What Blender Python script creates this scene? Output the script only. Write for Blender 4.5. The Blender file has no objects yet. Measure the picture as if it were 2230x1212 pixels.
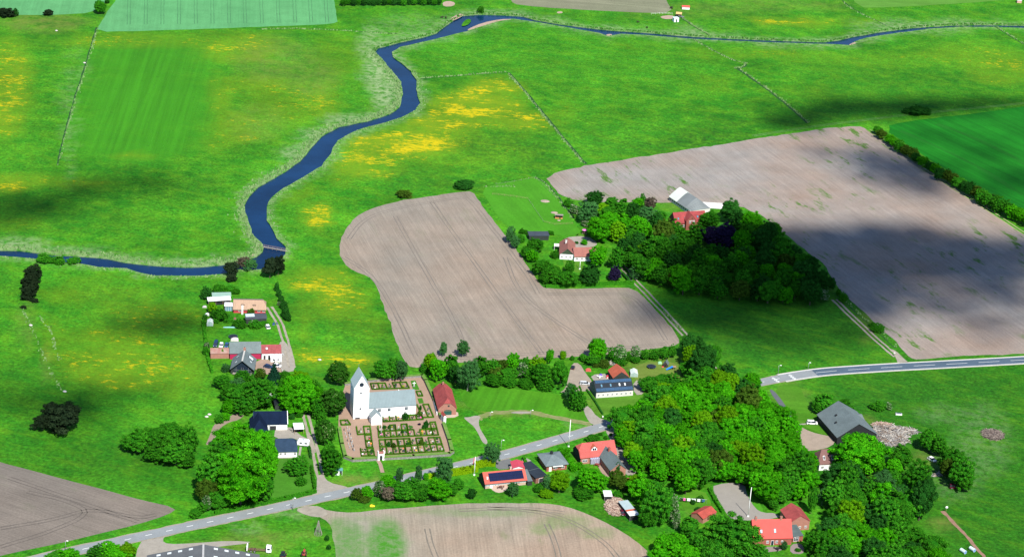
import bpy, bmesh, math, random
import numpy as np
from mathutils import Vector, Matrix, geometry
rnd = random.Random(7)
S = bpy.context.scene
C = S.collection
# ------------------------------------------------------------------ camera (aerial, long lens, slight roll)
FPX, PITCH, ROLL, CAMZ = 4727.0, 0.40965, 0.06624, 420.0
cd, sd, cr, sr = math.cos(PITCH), math.sin(PITCH), math.cos(ROLL), math.sin(ROLL)
R0, U0, W0 = Vector((1, 0, 0)), Vector((0, sd, cd)), Vector((0, cd, -sd))
RC, UC = R0 * cr + U0 * sr, U0 * cr - R0 * sr
CAM = Vector((0, 0, CAMZ))
cam_d = bpy.data.cameras.new('camera'); cam = bpy.data.objects.new('camera', cam_d); C.objects.link(cam)
cam_d.sensor_width = 36; cam_d.sensor_fit = 'HORIZONTAL'; cam_d.lens = 36 * FPX / 2230
cam_d.clip_start = 5; cam_d.clip_end = 30000
mw = Matrix.Identity(4)
for i in range(3):
    mw[i][0], mw[i][1], mw[i][2], mw[i][3] = RC[i], UC[i], -W0[i], CAM[i]
cam.matrix_world = mw
S.camera = cam
# ------------------------------------------------------------------ sky, sun, exposure
SUN_EL = math.radians(50); SUN_AZ = math.atan2(0.37, -0.93)     # from the right, behind the viewer
TOSUN = Vector((math.sin(SUN_AZ) * math.cos(SUN_EL), math.cos(SUN_AZ) * math.cos(SUN_EL), math.sin(SUN_EL)))
w = bpy.data.worlds.new("World"); S.world = w; w.use_nodes = True
nt = w.node_tree; sky = nt.nodes.new('ShaderNodeTexSky'); sky.sky_type = 'NISHITA'; sky.sun_disc = False
sky.sun_elevation = SUN_EL; sky.sun_rotation = SUN_AZ; sky.dust_density = 0.4; sky.ozone_density = 6.0
bg = nt.nodes['Background']; bg.inputs[1].default_value = 0.072
nt.links.new(sky.outputs[0], bg.inputs[0])
sl = bpy.data.lights.new('sun', 'SUN'); sl.energy = 3.75; sl.angle = math.radians(0.5); sl.color = (1.0, 0.95, 0.87)
so = bpy.data.objects.new('sun', sl); C.objects.link(so)
so.rotation_euler = (-TOSUN).to_track_quat('-Z', 'Y').to_euler(); so.location = TOSUN * 1500
S.view_settings.view_transform = 'Standard'; S.view_settings.look = 'None'
S.view_settings.exposure = 1.1; S.view_settings.gamma = 1
S.cycles.max_bounces = 5; S.cycles.diffuse_bounces = 2; S.cycles.glossy_bounces = 2; S.cycles.transmission_bounces = 3
S.cycles.volume_bounces = 0; S.cycles.caustics_reflective = False; S.cycles.caustics_refractive = False

# ------------------------------------------------------------------ photo pixel -> place on the ground
def ray(px, py):
    u, v = (px - 1115) / FPX, (606 - py) / FPX
    return RC * u + UC * v + W0
def P(px, py, z=0.0):
    d = ray(px, py); t = (z - CAMZ) / d.z
    return CAM + d * t
def pxof(x, y, z=0.0):
    q = Vector((x, y, z)) - CAM; dz = q.dot(W0)
    return 1115 + FPX * q.dot(RC) / dz, 606 - FPX * q.dot(UC) / dz
def scale_at(p):
    return FPX / (p - CAM).dot(W0)

# ------------------------------------------------------------------ materials
MATS = {}
def mat(name, col, rough=.85, var=.12, scale=.6, stripe=None, metal=0, bump=0, col2=None, spec=.3, stretch=None, fine=None):
    if name in MATS: return MATS[name]
    m = bpy.data.materials.new(name); m.use_nodes = True; n = m.node_tree; N = n.nodes; L = n.links
    b = N['Principled BSDF']; b.inputs['Roughness'].default_value = rough; b.inputs['Metallic'].default_value = metal
    b.inputs['Specular IOR Level'].default_value = spec
    tc = N.new('ShaderNodeTexCoord'); src = tc.outputs['Object']
    if stretch:
        mp = N.new('ShaderNodeMapping'); mp.inputs['Scale'].default_value = stretch; L.new(src, mp.inputs[0]); srcn = mp.outputs[0]
    else: srcn = src
    no = N.new('ShaderNodeTexNoise'); no.inputs['Scale'].default_value = scale; no.inputs['Detail'].default_value = 6; no.inputs['Roughness'].default_value = .65
    L.new(srcn, no.inputs['Vector'])
    rp = N.new('ShaderNodeValToRGB'); rp.color_ramp.elements[0].position = .3; rp.color_ramp.elements[1].position = .7
    c2 = col2 or tuple(min(1, c * (1 + var)) for c in col); c1 = col if col2 else tuple(c * (1 - var) for c in col)
    rp.color_ramp.elements[0].color = (*c1, 1); rp.color_ramp.elements[1].color = (*c2, 1)
    L.new(no.outputs[0], rp.inputs[0]); out = rp.outputs[0]
    if fine:
        f2 = N.new('ShaderNodeTexNoise'); f2.inputs['Scale'].default_value = fine[0]; f2.inputs['Detail'].default_value = 2; L.new(src, f2.inputs['Vector'])
        out = mulval(N, L, out, f2.outputs[0], 1 - fine[1], 1 + fine[1])
    if stripe:                                                   # (axis, period m, depth)
        sx = N.new('ShaderNodeSeparateXYZ'); L.new(src, sx.inputs[0])
        ma = N.new('ShaderNodeMath'); ma.operation = 'MULTIPLY'; ma.inputs[1].default_value = 6.2832 / stripe[1]; L.new(sx.outputs[stripe[0]], ma.inputs[0])
        si = N.new('ShaderNodeMath'); si.operation = 'SINE'; L.new(ma.outputs[0], si.inputs[0])
        out = mulval(N, L, out, si.outputs[0], 1 - stripe[2], 1 + stripe[2], -1, 1)
        bumpsrc = si.outputs[0]
    else: bumpsrc = no.outputs[0]
    if bump:
        bp = N.new('ShaderNodeBump'); bp.inputs['Strength'].default_value = bump; bp.inputs['Distance'].default_value = .05
        L.new(bumpsrc, bp.inputs['Height']); L.new(bp.outputs[0], b.inputs['Normal'])
    L.new(out, b.inputs['Base Color'])
    MATS[name] = m
    return m
def mulval(N, L, col, val, lo, hi, vlo=.25, vhi=.75):
    mr = N.new('ShaderNodeMapRange'); mr.inputs[1].default_value = vlo; mr.inputs[2].default_value = vhi; mr.inputs[3].default_value = lo; mr.inputs[4].default_value = hi
    L.new(val, mr.inputs[0])
    mx = N.new('ShaderNodeMix'); mx.data_type = 'RGBA'; mx.blend_type = 'MULTIPLY'; mx.inputs[0].default_value = 1
    L.new(col, mx.inputs[6]); L.new(mr.outputs[0], mx.inputs[7])
    return mx.outputs[2]
def mixc(N, L, fac, a, b):
    mx = N.new('ShaderNodeMix'); mx.data_type = 'RGBA'
    L.new(fac, mx.inputs[0])
    for i, q in ((6, a), (7, b)):
        if isinstance(q, tuple): mx.inputs[i].default_value = (*q, 1)
        else: L.new(q, mx.inputs[i])
    return mx.outputs[2]
def math_(N, L, op, a, b=None, clamp=False):
    m = N.new('ShaderNodeMath'); m.operation = op; m.use_clamp = clamp
    for i, q in enumerate((a, b)):
        if q is None: continue
        if isinstance(q, (int, float)): m.inputs[i].default_value = q
        else: L.new(q, m.inputs[i])
    return m.outputs[0]
def noise(N, L, vec, scale, detail=4, rough=.6):
    n = N.new('ShaderNodeTexNoise'); n.inputs['Scale'].default_value = scale; n.inputs['Detail'].default_value = detail; n.inputs['Roughness'].default_value = rough
    L.new(vec, n.inputs['Vector']); return n.outputs[0]
def rng(N, L, v, a, b, c=0., d=1.):
    mr = N.new('ShaderNodeMapRange'); 
    for i, q in zip((1, 2, 3, 4), (a, b, c, d)): mr.inputs[i].default_value = q
    L.new(v, mr.inputs[0]); return mr.outputs[0]
def blank(name):
    m = bpy.data.materials.new(name); m.use_nodes = True; n = m.node_tree
    b = n.nodes['Principled BSDF']; b.inputs['Roughness'].default_value = .95; b.inputs['Specular IOR Level'].default_value = .1
    tc = n.nodes.new('ShaderNodeTexCoord'); MATS[name] = m
    return m, n.nodes, n.links, b, tc.outputs['Object']
def mapped(N, L, vec, ang, sc):
    mp = N.new('ShaderNodeMapping'); mp.vector_type = 'POINT'; mp.inputs['Rotation'].default_value = (0, 0, ang); L.new(vec, mp.inputs[0])
    m2 = N.new('ShaderNodeMapping'); m2.inputs['Scale'].default_value = sc; L.new(mp.outputs[0], m2.inputs[0]); return m2.outputs[0], mp.outputs[0]

def leafmat(name, c1, c2, c3=None, frac=.0, hue=.25):
    m, N, L, b, obj = blank(name)
    at = N.new('ShaderNodeAttribute'); at.attribute_name = 'rnd'
    oi = N.new('ShaderNodeObjectInfo')
    col = mixc(N, L, math_(N, L, 'POWER', at.outputs['Fac'], 1.3), c1, c2)
    if c3:
        g = math_(N, L, 'GREATER_THAN', at.outputs['Fac'], 1 - frac)
        col = mixc(N, L, g, col, c3)
    mr = rng(N, L, oi.outputs['Random'], 0, 1, 1 - hue, 1 + hue)
    col = mulval(N, L, col, oi.outputs['Random'], 1 - hue, 1 + hue, 0, 1)
    n = N.nodes if hasattr(N, 'nodes') else None
    di = N.new('ShaderNodeBsdfDiffuse'); tr = N.new('ShaderNodeBsdfTranslucent'); mx = N.new('ShaderNodeMixShader'); mx.inputs[0].default_value = .22
    L.new(col, di.inputs[0]); L.new(col, tr.inputs[0]); L.new(di.outputs[0], mx.inputs[1]); L.new(tr.outputs[0], mx.inputs[2])
    out = [x for x in N if x.type == 'OUTPUT_MATERIAL'][0]
    N.remove(b); L.new(mx.outputs[0], out.inputs[0])
    return m
# ------------------------------------------------------------------ objects
def tag(o, label=None, cat=None, group=None, kind=None):
    if label: o['label'] = label
    if cat: o['category'] = cat
    if group: o['group'] = group
    if kind: o['kind'] = kind
    return o
def thing(name, label, cat, loc=(0, 0, 0), rz=0, group=None):
    o = bpy.data.objects.new(name, None); C.objects.link(o); o.empty_display_size = .3
    o.location = loc; o.rotation_euler = (0, 0, rz)
    return tag(o, label, cat, group)
class MB:
    def __init__(s): s.v = []; s.f = []
    def add(s, vs, fs):
        k = len(s.v); s.v += [tuple(q) for q in vs]; s.f += [tuple(i + k for i in f) for f in fs]; return s
    def box(s, x0, x1, y0, y1, z0, z1, taper=0):
        t = taper
        return s.add([(x0, y0, z0), (x1, y0, z0), (x1, y1, z0), (x0, y1, z0), (x0 + t, y0 + t, z1), (x1 - t, y0 + t, z1), (x1 - t, y1 - t, z1), (x0 + t, y1 - t, z1)],
                     [(3, 2, 1, 0), (4, 5, 6, 7), (0, 1, 5, 4), (1, 2, 6, 5), (2, 3, 7, 6), (3, 0, 4, 7)])
    def prism(s, pts, z0, z1):
        n = len(pts)
        return s.add([(x, y, z0) for x, y in pts] + [(x, y, z1) for x, y in pts], [tuple(range(n))[::-1], tuple(range(n, 2 * n))] + [(i, (i + 1) % n, n + (i + 1) % n, n + i) for i in range(n)])
    def ext(s, pts, y0, y1):                                      # profile in xz pulled along y
        n = len(pts)
        return s.add([(x, y0, z) for x, z in pts] + [(x, y1, z) for x, z in pts], [tuple(range(n)), tuple(range(n, 2 * n))[::-1]] + [((i + 1) % n, i, n + i, n + (i + 1) % n) for i in range(n)])
    def cyl(s, a, b, r0, r1=None, n=8):
        a, b = Vector(a), Vector(b); r1 = r0 if r1 is None else r1
        q = (b - a).to_track_quat('Z', 'Y'); vs = []
        for p, r in ((a, r0), (b, r1)):
            for i in range(n): vs.append(p + q @ Vector((r * math.cos(6.2832 * i / n), r * math.sin(6.2832 * i / n), 0)))
        return s.add(vs, [tuple(range(n))[::-1], tuple(range(n, 2 * n))] + [(i, (i + 1) % n, n + (i + 1) % n, n + i) for i in range(n)])
    def slab(s, q, t):                                            # quad with thickness downwards along its normal
        q = [Vector(x) for x in q]; nrm = (q[1] - q[0]).cross(q[2] - q[0]).normalized()
        if nrm.z < 0: nrm = -nrm
        n = len(q)
        return s.add(q + [x - nrm * t for x in q], [tuple(range(n)), tuple(range(n, 2 * n))[::-1]] + [((i + 1) % n, i, n + i, n + (i + 1) % n) for i in range(n)])
    def ell(s, c, r, nu=8, nv=5):
        vs = [(c[0], c[1], c[2] - r[2])]; fs = []
        for j in range(1, nv):
            ph = -math.pi / 2 + math.pi * j / nv
            for i in range(nu):
                th = 6.2832 * i / nu; vs.append((c[0] + r[0] * math.cos(ph) * math.cos(th), c[1] + r[1] * math.cos(ph) * math.sin(th), c[2] + r[2] * math.sin(ph)))
        vs.append((c[0], c[1], c[2] + r[2])); top = len(vs) - 1
        for i in range(nu):
            k = (i + 1) % nu; fs.append((0, 1 + k, 1 + i)); fs.append((top, top - nu + i, top - nu + k))
            for j in range(nv - 2): a = 1 + j * nu; fs.append((a + i, a + k, a + nu + k, a + nu + i))
        return s.add(vs, fs)
    def build(s, name, m, parent=None, smooth=False, fix=True):
        me = bpy.data.meshes.new(name); me.from_pydata(s.v, [], s.f)
        if fix:
            bm = bmesh.new(); bm.from_mesh(me); bmesh.ops.recalc_face_normals(bm, faces=bm.faces); bm.to_mesh(me); bm.free()
        if smooth: me.polygons.foreach_set('use_smooth', [True] * len(me.polygons))
        if m: me.materials.append(m)
        o = bpy.data.objects.new(name, me); C.objects.link(o)
        if parent is not None: o.parent = parent
        return o
def copy_tree(o, parent=None):
    c = o.copy(); C.objects.link(c)
    if parent is not None: c.parent = parent
    for ch in list(o.children): copy_tree(ch, c)
    return c
ORD = ['zeroth', 'nearest', 'second nearest', 'third nearest', 'fourth nearest', 'fifth nearest', 'sixth nearest', 'seventh nearest', 'eighth nearest', 'ninth nearest', 'tenth nearest']
ORD += [f'{x} nearest' for x in 'eleventh twelfth thirteenth fourteenth fifteenth sixteenth seventeenth eighteenth nineteenth twentieth'.split()]
NTH = 'first second third fourth fifth sixth seventh eighth ninth tenth eleventh twelfth'.split()
# ================================================================== THE LAND
def poly_pts(px): return [P(x, y) for x, y in px]
def organic(pts, step=7, amp=.7, seed=1):
    r = random.Random(seed); out = []
    n = len(pts)
    for i in range(n):
        a, b = pts[i], pts[(i + 1) % n]; k = max(1, int((b - a).length / step))
        for j in range(k):
            q = a.lerp(b, j / k)
            out.append(q + Vector((r.uniform(-amp, amp), r.uniform(-amp, amp), 0)) if 0 < j else q)
    return out
def smooth(pts, it=2, closed=True):
    for _ in range(it):
        o = []; n = len(pts)
        for i in range(n if closed else n - 1):
            a, b = pts[i], pts[(i + 1) % n]; o += [a.lerp(b, .25), a.lerp(b, .75)]
        pts = o if closed else [pts[0]] + o + [pts[-1]]
    return pts
def sheet(name, px, z, m, amp=.6, step=6, kind='structure', sm=1, seed=3, label=None, cat=None):
    pts = poly_pts(px)
    if sm: pts = smooth(pts, sm)
    pts = organic(pts, step, amp, seed)
    tri = geometry.tessellate_polygon([pts])
    mb = MB(); mb.add([(p.x, p.y, z) for p in pts], tri)
    o = mb.build(name, m)
    for p in o.data.polygons:
        if p.normal.z < 0: p.flip()
    return tag(o, label, cat, kind=kind)
def strip(name, px, width, z, m, amp=.0, kind='structure', world=False, sm=2, w2=None):
    c = list(px) if world else poly_pts(px)
    if sm: c = smooth(c, sm, False)
    d = [c[0]]
    for q in c[1:]:
        k = max(1, int((q - d[-1]).length / 4)); a = d[-1]
        for j in range(1, k + 1): d.append(a.lerp(q, j / k))
    r = random.Random(5); vs = []; fs = []
    for i, p in enumerate(d):
        t = (d[min(i + 1, len(d) - 1)] - d[max(i - 1, 0)]).normalized(); nn = Vector((-t.y, t.x, 0)); ww = width if w2 is None else width + (w2 - width) * i / (len(d) - 1)
        for s_ in (-1, 1):
            q = p + nn * s_ * (ww / 2 + r.uniform(-amp, amp)); vs.append((q.x, q.y, z))
    for i in range(len(d) - 1): fs.append((2 * i, 2 * i + 2, 2 * i + 3, 2 * i + 1))
    o = MB().add(vs, fs).build(name, m, fix=False)
    for p in o.data.polygons:
        if p.normal.z < 0: p.flip()
    return tag(o, kind=kind), d
# ---- river outline
FAR = [(-420, 522), (-90, 539), (0, 543.5), (40, 545), (73, 549), (120, 554), (173, 557), (236, 562), (270, 570), (322, 576), (402, 581), (440, 579.5), (484, 575), (510, 571), (540, 565), (560, 558), (573, 547), (575, 539), (568, 528), (556, 516), (549, 507), (545, 490), (535, 462), (534, 445), (543, 425), (565, 405), (610, 380), (655, 350), (680, 320), (700, 296), (740, 275), (800, 263), (850, 248), (872, 232), (877, 205), (873, 178), (850, 150), (828, 124), (817, 113), (825, 104), (870, 92), (920, 81), (951, 72), (968, 58), (983, 47), (1008, 34), (1041, 31), (1080, 32), (1138, 35), (1163, 43), (1224, 53), (1310, 64), (1403, 70.5), (1512, 79.5), (1660, 87), (1794, 91), (1828, 87), (1858, 79.5), (1921, 68.5), (1995, 59.5), (2070, 55), (2130, 54), (2230, 55), (2330, 56), (2700, 50)]
NEAR = [(2700, 56), (2330, 62), (2230, 61), (2167, 58.5), (2088, 58.5), (2033, 62), (1958, 71), (1887, 82), (1861, 91), (1850, 98), (1802, 96), (1660, 91.5), (1512, 85), (1400, 76), (1353, 73.5), (1324, 78), (1306, 72), (1224, 57.5), (1163, 47), (1116, 41), (1087, 44), (1044, 56), (1016, 68), (980, 77), (944, 86), (872, 102), (854, 113), (856, 124), (872, 136), (894, 154), (906, 174), (908, 201), (915, 224), (904, 240), (872, 256), (836, 267), (793, 278), (768, 287), (736, 305), (725, 321), (722, 334), (700, 361), (660, 386), (620, 408), (590, 430), (580, 450), (582, 480), (597, 505), (602, 518), (615, 528), (623, 537), (621, 545), (623, 552), (615, 560), (606, 570), (590, 582), (570, 586), (540, 588), (523, 586), (500, 592), (484, 596), (440, 599), (400, 600), (333, 599), (300, 592), (274, 583), (215, 581), (173, 573), (120, 568), (69, 562), (30, 559), (0, 557), (-90, 553), (-420, 538)]
WZ = -.55
rv = [P(x, y) for x, y in FAR + NEAR]
def arr(px): return np.array(px, float)
def seg_dist(X, Y, line):
    d = np.full(X.shape, 1e9); L_ = arr(line)
    for (x0, y0), (x1, y1) in zip(L_[:-1], L_[1:]):
        dx, dy = x1 - x0, y1 - y0; t = np.clip(((X - x0) * dx + (Y - y0) * dy) / (dx * dx + dy * dy + 1e-9), 0, 1)
        d = np.minimum(d, np.hypot(X - x0 - t * dx, Y - y0 - t * dy))
    return d
# vertex sheet: densified river outline + a grid over the seen land + a wide rim to the horizon
rvd = []
rr = random.Random(11)
for i in range(len(rv)):
    a, b = rv[i], rv[(i + 1) % len(rv)]; k = max(1, int((b - a).length / 5))
    for j in range(k):
        q = a.lerp(b, j / k); rvd.append(q + Vector((rr.uniform(-.35, .35), rr.uniform(-.35, .35), 0)))
pts = [(p.x, p.y) for p in rvd]; nr = len(pts)
edges = [(i, (i + 1) % nr) for i in range(nr)]
rp_np = np.array(pts)
for gy in range(-160, 1420, 16):
    for gx in range(-260, 2500, 18):
        p = P(gx + rr.uniform(-4, 4), gy + rr.uniform(-4, 4)); pts.append((p.x, p.y))
for a in range(48):
    for r_ in (900, 1600, 3200, 9000): pts.append((r_ * math.cos(a * .1309), 950 + r_ * math.sin(a * .1309)))
res = geometry.delaunay_2d_cdt([Vector(p) for p in pts], edges, [], 0, 1e-4)
gv, gf = res[0], res[2]
GV = np.array([(v.x, v.y) for v in gv])
def inside(pp, X, Y):
    c = np.zeros(X.shape, bool); n = len(pp)
    for i in range(n):
        x0, y0 = pp[i]; x1, y1 = pp[(i + 1) % n]
        c ^= ((y0 > Y) != (y1 > Y)) & (X < (x1 - x0) * (Y - y0) / (y1 - y0 + 1e-12) + x0)
    return c
cen = np.array([GV[list(f)].mean(0) for f in gf])
isr = inside([tuple(p) for p in rp_np], cen[:, 0], cen[:, 1])
faces = [tuple(f) for f, q in zip(gf, isr) if not q]
nv = len(GV); verts = [(x, y, 0.0) for x, y in GV]
# banks: the river edge goes down below the water
cnt = {}
for f in [tuple(f) for f, q in zip(gf, isr) if q]:
    for i in range(3): e = (f[i], f[(i + 1) % 3]); cnt[e] = 1
rim = [e for e in cnt if (e[1], e[0]) not in cnt]
low = {}
for a, b in rim:
    for k in (a, b):
        if k not in low: low[k] = len(verts); verts.append((GV[k][0], GV[k][1], WZ - 1.2))
    faces.append((b, a, low[a], low[b]))
gm = bpy.data.meshes.new('meadow'); gm.from_pydata(verts, [], faces)
for p in gm.polygons:
    if p.normal.z < -.01: p.flip()
ground = bpy.data.objects.new('meadow_ground', gm); C.objects.link(ground); tag(ground, kind='structure')
# plant cover by place (soft masks read by the grass material: what grows there)
VX = np.array([v[0] for v in verts]); VY = np.array([v[1] for v in verts])
Q = np.stack([VX, VY, np.zeros_like(VX) - CAMZ], 1)
dz = Q @ np.array(W0); ok = dz > 50; dz = np.where(ok, dz, 50)
PX = np.where(ok, 1115 + FPX * (Q @ np.array(RC)) / dz, -9999); PY = np.where(ok, 606 - FPX * (Q @ np.array(UC)) / dz, -9999)
def blob(lst):
    m = np.zeros(len(VX))
    for x, y, rx, ry, s_ in lst:
        d = ((PX - x) / rx) ** 2 + ((PY - y) / ry) ** 2; m = np.maximum(m, s_ * np.clip(1.45 - d, 0, 1) ** .8)
    return m
def attr(name, m):
    a = gm.attributes.new(name, 'FLOAT', 'POINT'); a.data.foreach_set('value', m.astype(np.float32))
YEL = [(1075, 195, 70, 22, 1), (1035, 230, 105, 30, 1), (1120, 262, 80, 24, .8), (930, 270, 120, 28, 1), (870, 312, 130, 32, 1), (800, 365, 80, 24, .8), (690, 470, 34, 26, 1), (640, 415, 50, 22, .45), (1000, 330, 150, 40, .3), (790, 320, 60, 30, .8), (740, 390, 50, 12, .3),
       (25, 180, 45, 100, .65), (15, 240, 40, 60, .75), (20, 400, 40, 22, .85), (90, 395, 60, 14, .45), (300, 90, 190, 16, .45), (520, 105, 90, 34, .55), (545, 185, 90, 24, .55), (620, 230, 90, 50, .4), (520, 280, 60, 34, .5), (700, 220, 24, 40, .55), (190, 402, 60, 12, .6), (300, 342, 50, 8, .45), (40, 490, 60, 16, .3), (480, 220, 20, 60, .5), (470, 310, 30, 25, .4), (740, 120, 60, 50, .25), (730, 210, 16, 50, .5),
       (280, 790, 150, 60, .55), (230, 735, 110, 24, .5), (330, 690, 130, 34, .35), (200, 640, 120, 20, .3), (390, 820, 60, 50, .45), (110, 740, 16, 60, .4), (340, 600, 160, 20, .2),
       (700, 612, 80, 26, .85), (745, 660, 64, 36, .65), (695, 775, 60, 22, .7), (765, 785, 60, 18, .65), (800, 715, 40, 24, .35), (660, 690, 20, 60, .35),
       (1690, 118, 130, 10, .4), (1900, 130, 170, 14, .3), (2110, 120, 120, 26, .4), (2185, 150, 80, 34, .5), (1735, 47, 90, 7, .8), (1860, 45, 40, 7, .4), (1540, 115, 60, 14, .3), (1560, 185, 40, 16, .3), (1760, 200, 60, 10, .25), (1380, 95, 60, 10, .2), (1230, 250, 20, 40, .3)]
DARK = [(1440, 305, 190, 36, .8), (1560, 265, 120, 40, .4), (1330, 330, 60, 18, .5), (1110, 320, 150, 44, .55), (900, 392, 190, 22, .5), (1060, 150, 80, 10, .4), (960, 125, 50, 14, .5), (1180, 140, 120, 14, .25), (250, 645, 70, 22, .45), (300, 700, 70, 24, .4), (330, 660, 70, 20, .4), (60, 690, 60, 60, .25), (420, 400, 60, 16, .35), (150, 480, 120, 20, .3), (220, 560, 60, 8, .25), (1880, 560, 10, 10, 0), (330, 100, 160, 20, .25), (100, 80, 80, 14, .3), (2000, 900, 120, 34, .3), (2060, 860, 160, 40, .25), (2100, 1180, 90, 40, .4), (150, 940, 160, 34, .3), (1720, 250, 100, 30, .3), (1960, 170, 160, 24, .2), (1200, 365, 60, 14, .3), (740, 720, 60, 40, .25), (1660, 740, 120, 30, .35), (250, 1010, 120, 30, .35)]
DRY = [(600, 130, 90, 50, .35), (680, 170, 60, 40, .35), (560, 270, 60, 40, .25), (90, 50, 100, 18, .55), (60, 700, 18, 60, .3), (100, 790, 14, 40, .35), (1310, 70, 30, 5, .5), (1110, 897, 70, 5, .8), (1030, 880, 30, 12, .4), (1190, 903, 50, 6, .5), (780, 1048, 60, 9, .9), (740, 1052, 40, 8, .6), (560, 1180, 80, 22, .6), (480, 1190, 70, 14, .5), (640, 1165, 60, 14, .35), (1430, 815, 70, 40, .6), (1330, 880, 60, 26, .45), (1720, 870, 36, 44, .5), (1880, 920, 30, 14, .4), (620, 560, 20, 6, .3), (1500, 20, 160, 16, .3), (1700, 10, 160, 14, .3), (1520, 1110, 30, 20, .4), (2010, 1000, 20, 24, .5), (2050, 1140, 40, 12, .5), (1430, 720, 16, 40, .3), (1890, 690, 20, 60, .3), (1490, 450, 40, 14, .5), (530, 900, 14, 14, .3), (980, 55, 10, 6, 0), (1680, 610, 120, 20, .15)]
LUSH = [(1150, 70, 220, 30, .5), (1400, 130, 230, 40, .4), (1000, 100, 140, 16, .4), (1120, 860, 140, 30, .5), (1100, 960, 140, 40, .4), (1160, 460, 80, 50, .5), (860, 60, 100, 26, .5), (560, 620, 60, 30, .7), (520, 730, 70, 18, .6), (300, 1060, 160, 40, .6), (640, 1150, 60, 30, .3), (760, 1110, 60, 12, .6), (800, 1170, 46, 50, .7), (1180, 1080, 120, 16, .5), (1250, 500, 40, 24, .5), (660, 1040, 40, 40, .3), (1880, 700, 120, 40, -.0)]
yel = blob(YEL); dark = blob(DARK); dry = blob(DRY); lush = blob(LUSH)
dist_far = seg_dist(PX, PY, FAR); dist_near = seg_dist(PX, PY, NEAR)
wf = np.interp(PX, [-100, 0, 150, 480, 540, 700, 860, 1000, 1200, 2300], [26, 24, 20, 16, 16, 16, 22, 12, 8, 7])
wn = np.interp(PX, [-100, 200, 300, 560, 740, 900, 1000, 2300], [6, 6, 3, 4, 16, 9, 5, 5])
reed = np.maximum(.75 * np.clip(1.2 - dist_far / wf, 0, 1), .6 * np.clip(1.2 - dist_near / wn, 0, 1))
reed = np.maximum(reed, blob([(832, 150, 42, 60, .95), (845, 205, 34, 40, .9), (802, 105, 20, 36, .8), (812, 70, 20, 14, .55), (760, 262, 60, 16, .7), (650, 335, 40, 20, .7), (690, 300, 30, 24, .7), (40, 535, 60, 20, .7), (160, 552, 60, 8, .7), (420, 572, 140, 10, .8), (2040, 55, 200, 9, .6), (150, 260, 12, 130, .28), (180, 150, 8, 40, .3), (1500, 70, 40, 12, .5), (900, 50, 90, 18, .25), (2140, 960, 60, 80, .22), (2080, 1030, 60, 60, .2), (2050, 900, 60, 20, .2), (1260, 925, 30, 10, .3), (640, 1118, 50, 10, .4), (540, 1145, 40, 8, .4), (1640, 665, 10, 4, .6)]))
yel *= np.clip((np.minimum(dist_far, dist_near) - 6) / 14, 0, 1)
deep = blob([(2050, 960, 330, 200, .8), (2000, 830, 260, 40, .6), (1700, 720, 260, 70, .85), (2180, 1120, 160, 130, .85), (1800, 690, 120, 60, .6), (150, 1010, 240, 60, .5), (330, 1040, 140, 40, .4), (60, 850, 120, 70, .35), (1960, 190, 200, 30, .3), (1780, 260, 120, 16, .4), (820, 760, 40, 60, .25), (930, 1000, 60, 30, .3), (1180, 1075, 160, 24, .5), (1320, 1125, 60, 34, .6), (1620, 1220, 400, 30, .4)])
mown = blob([(330, 130, 140, 50, .9), (320, 220, 150, 80, .95), (300, 300, 150, 50, .9), (420, 200, 60, 110, .7), (200, 280, 50, 60, .7)])
for nme, mm in (('deep', deep), ('mown', mown), ('yellow', yel), ('tussock', dark), ('dry', dry), ('reed', reed), ('lush', lush)): attr(nme, mm)
q_ = P(250, 330) - P(330, 100); MOWANG = math.atan2(q_.y, q_.x)
m, N, L, b, obj = blank('meadow_grass')
def A(nm):
    a = N.new('ShaderNodeAttribute'); a.attribute_name = nm; return a.outputs['Fac']
n1 = noise(N, L, obj, .012, 5, .6); n2 = noise(N, L, obj, .085, 6, .65); n3 = noise(N, L, obj, .75, 4, .7); n4 = noise(N, L, obj, .028, 4, .55)
G1, G2, G3 = (.017, .140, .0050), (.036, .205, .0080), (.085, .215, .0060)
col = mixc(N, L, rng(N, L, n1, .36, .64), G1, G2)
col = mixc(N, L, math_(N, L, 'MULTIPLY', rng(N, L, n2, .42, .66), .5), col, G3)
col = mixc(N, L, math_(N, L, 'MULTIPLY', A('lush'), .7), col, (.038, .205, .008))
col = mulval(N, L, col, n4, .76, 1.22, .3, .7)
col = mulval(N, L, col, n2, .86, 1.14, .3, .7)
col = mixc(N, L, math_(N, L, 'MULTIPLY', A('deep'), rng(N, L, n4, .3, .55, .55, 1)), col, (.0135, .088, .004))
col = mulval(N, L, col, n3, .60, 1.40, .3, .7)
col = mulval(N, L, col, rng(N, L, noise(N, L, obj, .42, 4, .8), .38, .56), .74, 1.06, 0, 1)
spk = noise(N, L, obj, .22, 3, .8); col = mulval(N, L, col, spk, .80, 1.20, .32, .68)
spk2, _ = mapped(N, L, obj, .4, (.05, .14, 1)); col = mixc(N, L, rng(N, L, noise(N, L, spk2, 1, 5, .75), .50, .72, 0, .55), col, G3)
# traces of mowing
mv, _ = mapped(N, L, obj, -MOWANG, (.006, .30, 1)); mv2, _ = mapped(N, L, obj, -MOWANG, (.01, .9, 1))
mw_ = mulval(N, L, (lambda q: mixc(N, L, A('mown'), col, q))(mulval(N, L, mixc(N, L, n4, (.029, .168, .006), (.038, .200, .008)), noise(N, L, mv, 1, 3, .6), .86, 1.14, .35, .65)), n3, .95, 1.05)
col = mw_
# a flush of flowers too fine to see singly
col = mixc(N, L, math_(N, L, 'MULTIPLY', A('yellow'), rng(N, L, noise(N, L, obj, .05, 5, .7), .3, .62, .25, .9), True), col, (.140, .225, .006))
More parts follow.
